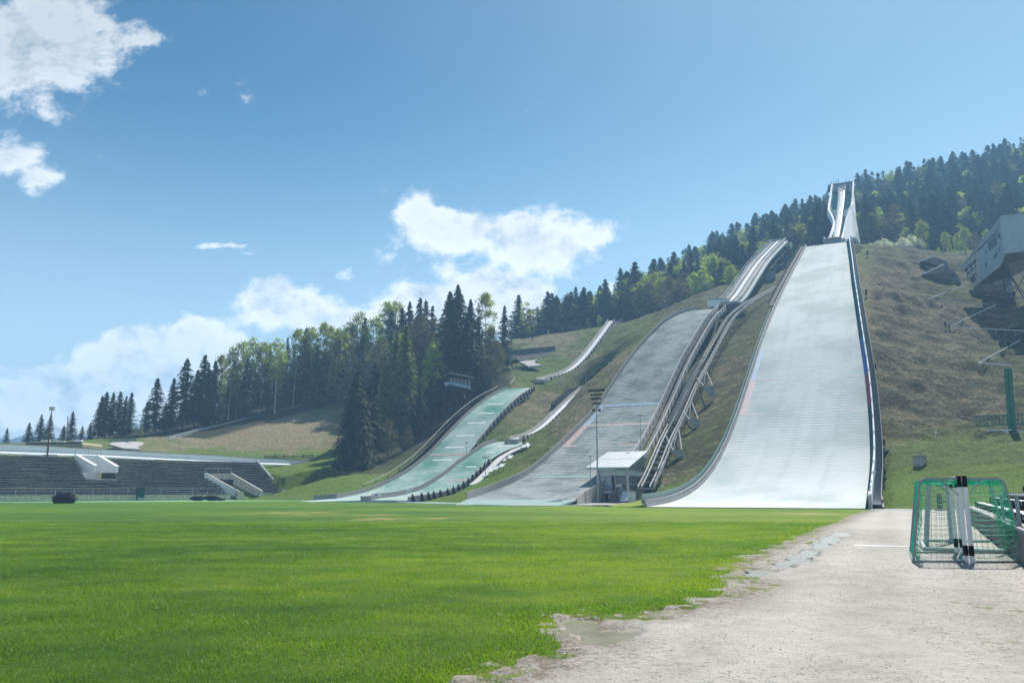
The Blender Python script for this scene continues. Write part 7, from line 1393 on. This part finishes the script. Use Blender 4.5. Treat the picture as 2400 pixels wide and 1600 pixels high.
for k_, px, pyt, D, wf in r5: tree_px(k_, px, pyt, D, {'leafy':'yellow green tree left of the judges building','spruce':'dark young spruce left of the judges building','brown':'brown budding tree left of the judges building'}[k_], {'leafy':'yellow green trees','spruce':'young spruces','brown':'budding trees'}[k_]+' by the judges building', wf)
# the forest hill: nearest-looking trees as things, the rest one mass
cand = []; gx_ = np.random.default_rng(77)
yy_ = 318.0
while yy_ < 500:
    xx_ = -5.0
    while xx_ < 330:
        x = xx_+gx_.uniform(-2.2, 2.2); y = yy_+gx_.uniform(-2.2, 2.2); z = Tg(x, y); px, py = proj((x, y, z+12)); 
        if 1175 < px < 2440: cand.append((x, y, z, px, py))
        xx_ += 6.0
    yy_ += 5.6
vis = []
for (x, y, z, px, py) in cand:                # keep those whose upper part can be seen past the nearer ground and hills
    if px < 1200 or (px > 1880 and px < 1990 and py > 560): continue
    hgt = gx_.uniform(15, 26)*(.8 if px < 1450 else 1.0); r_ = gx_.random(); n1 = float(vnoise(np.array([x]), np.array([y]), 26, 31)[0]); low = np.clip((py-480)/120, 0, 1)*(px > 1450)
    kd = 'spruce' if r_ < .66+.5*(n1-.5)-.28*low else ('brown' if r_ < .84-.2*low else ('leafy' if low > .3 or r_ > .97 else 'birch'))
    if px < 1450 and kd == 'leafy': kd = 'brown'
    if kd != 'spruce': hgt *= .78
    top = Vector((x, y, z+hgt)); ok = True; n_ = 10
    for k in range(1, n_):
        q_ = Vector((0, 0, HC)).lerp(top, k/n_)
        if q_.y > 60 and xs[0] < q_.x < xs[-1] and Tg(q_.x, q_.y) > q_.z: ok = False
    if ok: vis.append((hgt/y, kd, x, y, z, hgt, px))
vis.sort(key=lambda a: -a[0]); vis_ind = vis[:290]; rest = vis[290:]
for (_, kd, x, y, z, hgt, px) in vis_ind:
    ppy = proj((x, y, z+hgt*.6))[1]; zi = int(np.searchsorted([1300, 1450, 1560, 1640, 1720, 1800, 1900, 2010, 2060, 2110, 2160, 2210, 2260, 2310, 2360], px))
    zn = ['at the far left tip','above the gabion wall','above the small in-run','over the medium slope crest','behind the take-off house','over the medium in-run','left of the lattice frame','just left of the white tower','just right of the white tower','above the blossoming trees','a little right of the blossom','above the bare crest trees','above the retaining walls','left above the judges building','right above the judges roof line','at the right picture edge'][zi]
    sky_ = float(np.interp(px, [1200,1300,1420,1540,1600,1700,1800,1870,1930,2010,2080,2200,2300,2400], [810,730,665,645,600,545,505,475,470,415,385,355,345,310]))
    zn = zn+(', on the skyline' if ppy < sky_+55 else (', halfway up' if ppy < sky_+130 else ', low down'))+(', tall' if hgt > 21.5 else (', short' if hgt < 16.5 else ''))
    lb = {'spruce': 'dark hazy spruce ', 'brown': 'brownish budding tree ', 'birch': 'pale green birch ', 'leafy': 'yellow green tree '}[kd]+zn
    tree(kd, x, y, z-.5, hgt, lb, {'spruce':'hazy spruces','brown':'hazy budding trees','birch':'hazy birches','leafy':'hazy yellow green trees'}[kd]+' of the forest '+zn, gx_.uniform(1.1, 1.55))
# the rest as one mass of low-detail trees
lowp = {'spruce': conifer(91, 20, 3.6, 17, 7, 3, .05, .35, 1.15, 'spruce'), 'brown': broad(92, 15, 3.6, 40, 12, .10, .6, 'brownleaf'), 'birch': broad(93, 20, 3.2, 40, 12, .2, .6, 'birch'), 'leafy': broad(94, 14, 3.4, 40, 12, .15, .6, 'yellowgreen')}
LC = {}
for k_, me in lowp.items():
    a = np.empty(len(me.vertices)*3, np.float32); me.vertices.foreach_get('co', a); t_ = np.empty(len(me.vertices), np.float32); me.attributes['tone'].data.foreach_get('value', t_); LC[k_] = (a.reshape(-1, 3), t_)
allv, allt, allm = [], [], []; mi = {'spruce': 0, 'brown': 1, 'birch': 2, 'leafy': 3}
for (_, kd, x, y, z, hgt, px) in rest:
    v, t_ = LC[kd]; s = hgt/BASEH[kd]; a = gx_.uniform(0, 6.28); wf = gx_.uniform(1.15, 1.6); c_, s__ = math.cos(a), math.sin(a)
    allv.append(np.stack([(v[:, 0]*c_-v[:, 1]*s__)*s*wf+x, (v[:, 0]*s__+v[:, 1]*c_)*s*wf+y, v[:, 2]*s+z-.5], 1)); allt.append(np.clip(t_+gx_.uniform(-.22, .22), 0, 1)); allm.append(np.full(len(v)//4, mi[kd]))
if allv:
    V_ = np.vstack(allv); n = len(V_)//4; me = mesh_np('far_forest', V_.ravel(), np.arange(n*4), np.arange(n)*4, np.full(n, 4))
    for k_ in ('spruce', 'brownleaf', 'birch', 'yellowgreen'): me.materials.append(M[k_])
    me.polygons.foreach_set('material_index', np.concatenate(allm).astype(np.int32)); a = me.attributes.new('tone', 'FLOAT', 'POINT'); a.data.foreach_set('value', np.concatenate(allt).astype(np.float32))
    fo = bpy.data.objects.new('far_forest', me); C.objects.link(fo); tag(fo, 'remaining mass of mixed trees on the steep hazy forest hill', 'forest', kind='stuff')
print('forest', len(cand), len(vis), len(rest))
for lb, L_ in LBL.items():                   # look-alikes are told apart by their order from the left
    if len(L_) > 1:
        for k, (_, o) in enumerate(sorted(L_, key=lambda a: a[0])):
            if k < 24: o['label'] = lb+', '+ORD[k]+' from left'
# ------------------------------------------------------------------ grass blades close to the camera, loose stones
def wedge(n, d0, d1, pw, g):
    D = d0+(d1-d0)*g.random(n)**pw; r_ = g.uniform(-.68, .66, n); return D*r_, D
n = 620000; x, y = wedge(n, 4.6, 46, 1.55, rng); sdd = sdist(x, y)+jit(x, y)*.8; pu = pud(x, y)
keep = ((sdd < -.02) | ((sdd < .55) & (vnoise(x+31, y+31, .35, 21) > .66))) & (pu < .05); x, y = x[keep], y[keep]; n = len(x)
h = (.014+.020*rng.random(n))*(1+.5*(vnoise(x, y, .6, 22)-.5))*np.where(sdist(x, y) > -.7, 1.5, 1); a = rng.uniform(0, 6.28, n); w2 = .0022+.0004*y; ln = rng.normal(0, .6, (n, 2))
z0 = np.zeros(n)-.004
p0 = np.stack([x-np.cos(a)*w2, y-np.sin(a)*w2, z0], 1); p1 = np.stack([x+np.cos(a)*w2, y+np.sin(a)*w2, z0], 1); p2 = np.stack([x+ln[:, 0]*h, y+ln[:, 1]*h, z0+h], 1)
me = mesh_np('grass', np.stack([p0, p1, p2], 1).ravel(), np.arange(n*3), np.arange(n)*3, np.full(n, 3)); me.materials.append(M['blades']); go = bpy.data.objects.new('grass', me); C.objects.link(go); tag(go, 'short green grass blades of the near pitch', 'grass', kind='stuff')
# stones
g = np.random.default_rng(8); n = 30000; y = 4.7+30*g.random(n)**1.3; x = y*g.uniform(-.1, .68, n); sdd = sdist(x, y); keep = (sdd > .1) & (pud(x, y) < .02) & ((vnoise(x+5, y+5, 1.3, 25) > .45) | (g.random(n) > .6)); x, y = x[keep], y[keep]; n = len(x)
r_ = (.005+.014*g.random(n)**3)*(.8+.03*y); zz = pathz(x, y); base = np.array([(1,0,0),(-.5,.8,0),(-.6,-.7,0),(.1,.1,.75),(.3,-.9,.1),(.2,.9,.15)]); fcs = np.array([(0,5,3),(5,1,3),(1,2,3),(2,4,3),(4,0,3)])
vs = (base[None]*r_[:, None, None]*g.uniform(.6, 1.3, (n, 6, 1))); an = g.uniform(0, 6.28, n); c_, s__ = np.cos(an)[:, None], np.sin(an)[:, None]; vs = np.stack([vs[..., 0]*c_-vs[..., 1]*s__+x[:, None], vs[..., 0]*s__+vs[..., 1]*c_+y[:, None], vs[..., 2]+zz[:, None]-.001], -1)
fi = (fcs[None]+np.arange(n)[:, None, None]*6).reshape(-1); me = mesh_np('loose_gravel', vs.ravel(), fi, np.arange(n*5)*3, np.full(n*5, 3)); me.materials.append(M['stone']); so_ = bpy.data.objects.new('loose_gravel', me); C.objects.link(so_); tag(so_, 'scattered small stones on the gravel path', 'stones', kind='stuff')
# ------------------------------------------------------------------ haze
HAZE = True
if HAZE:
    hzm = material('haze_air'); vp = hzm.node_tree.nodes.new('ShaderNodeVolumePrincipled'); vp.inputs['Color'].default_value = (.36, .66, 1.0, 1); vp.inputs['Density'].default_value = .00068; vp.inputs['Anisotropy'].default_value = 0.0
    oo = hzm.node_tree.nodes.new('ShaderNodeOutputMaterial'); hzm.node_tree.links.new(vp.outputs[0], oo.inputs['Volume'])
    mb = MB().box8([(x, y, z) for z in (-4, 238) for (x, y) in ((-1500, -30), (620, -30), (620, 1660), (-1500, 1660))]); h_ = obj('haze', mb, hzm); tag(h_, kind='stuff')
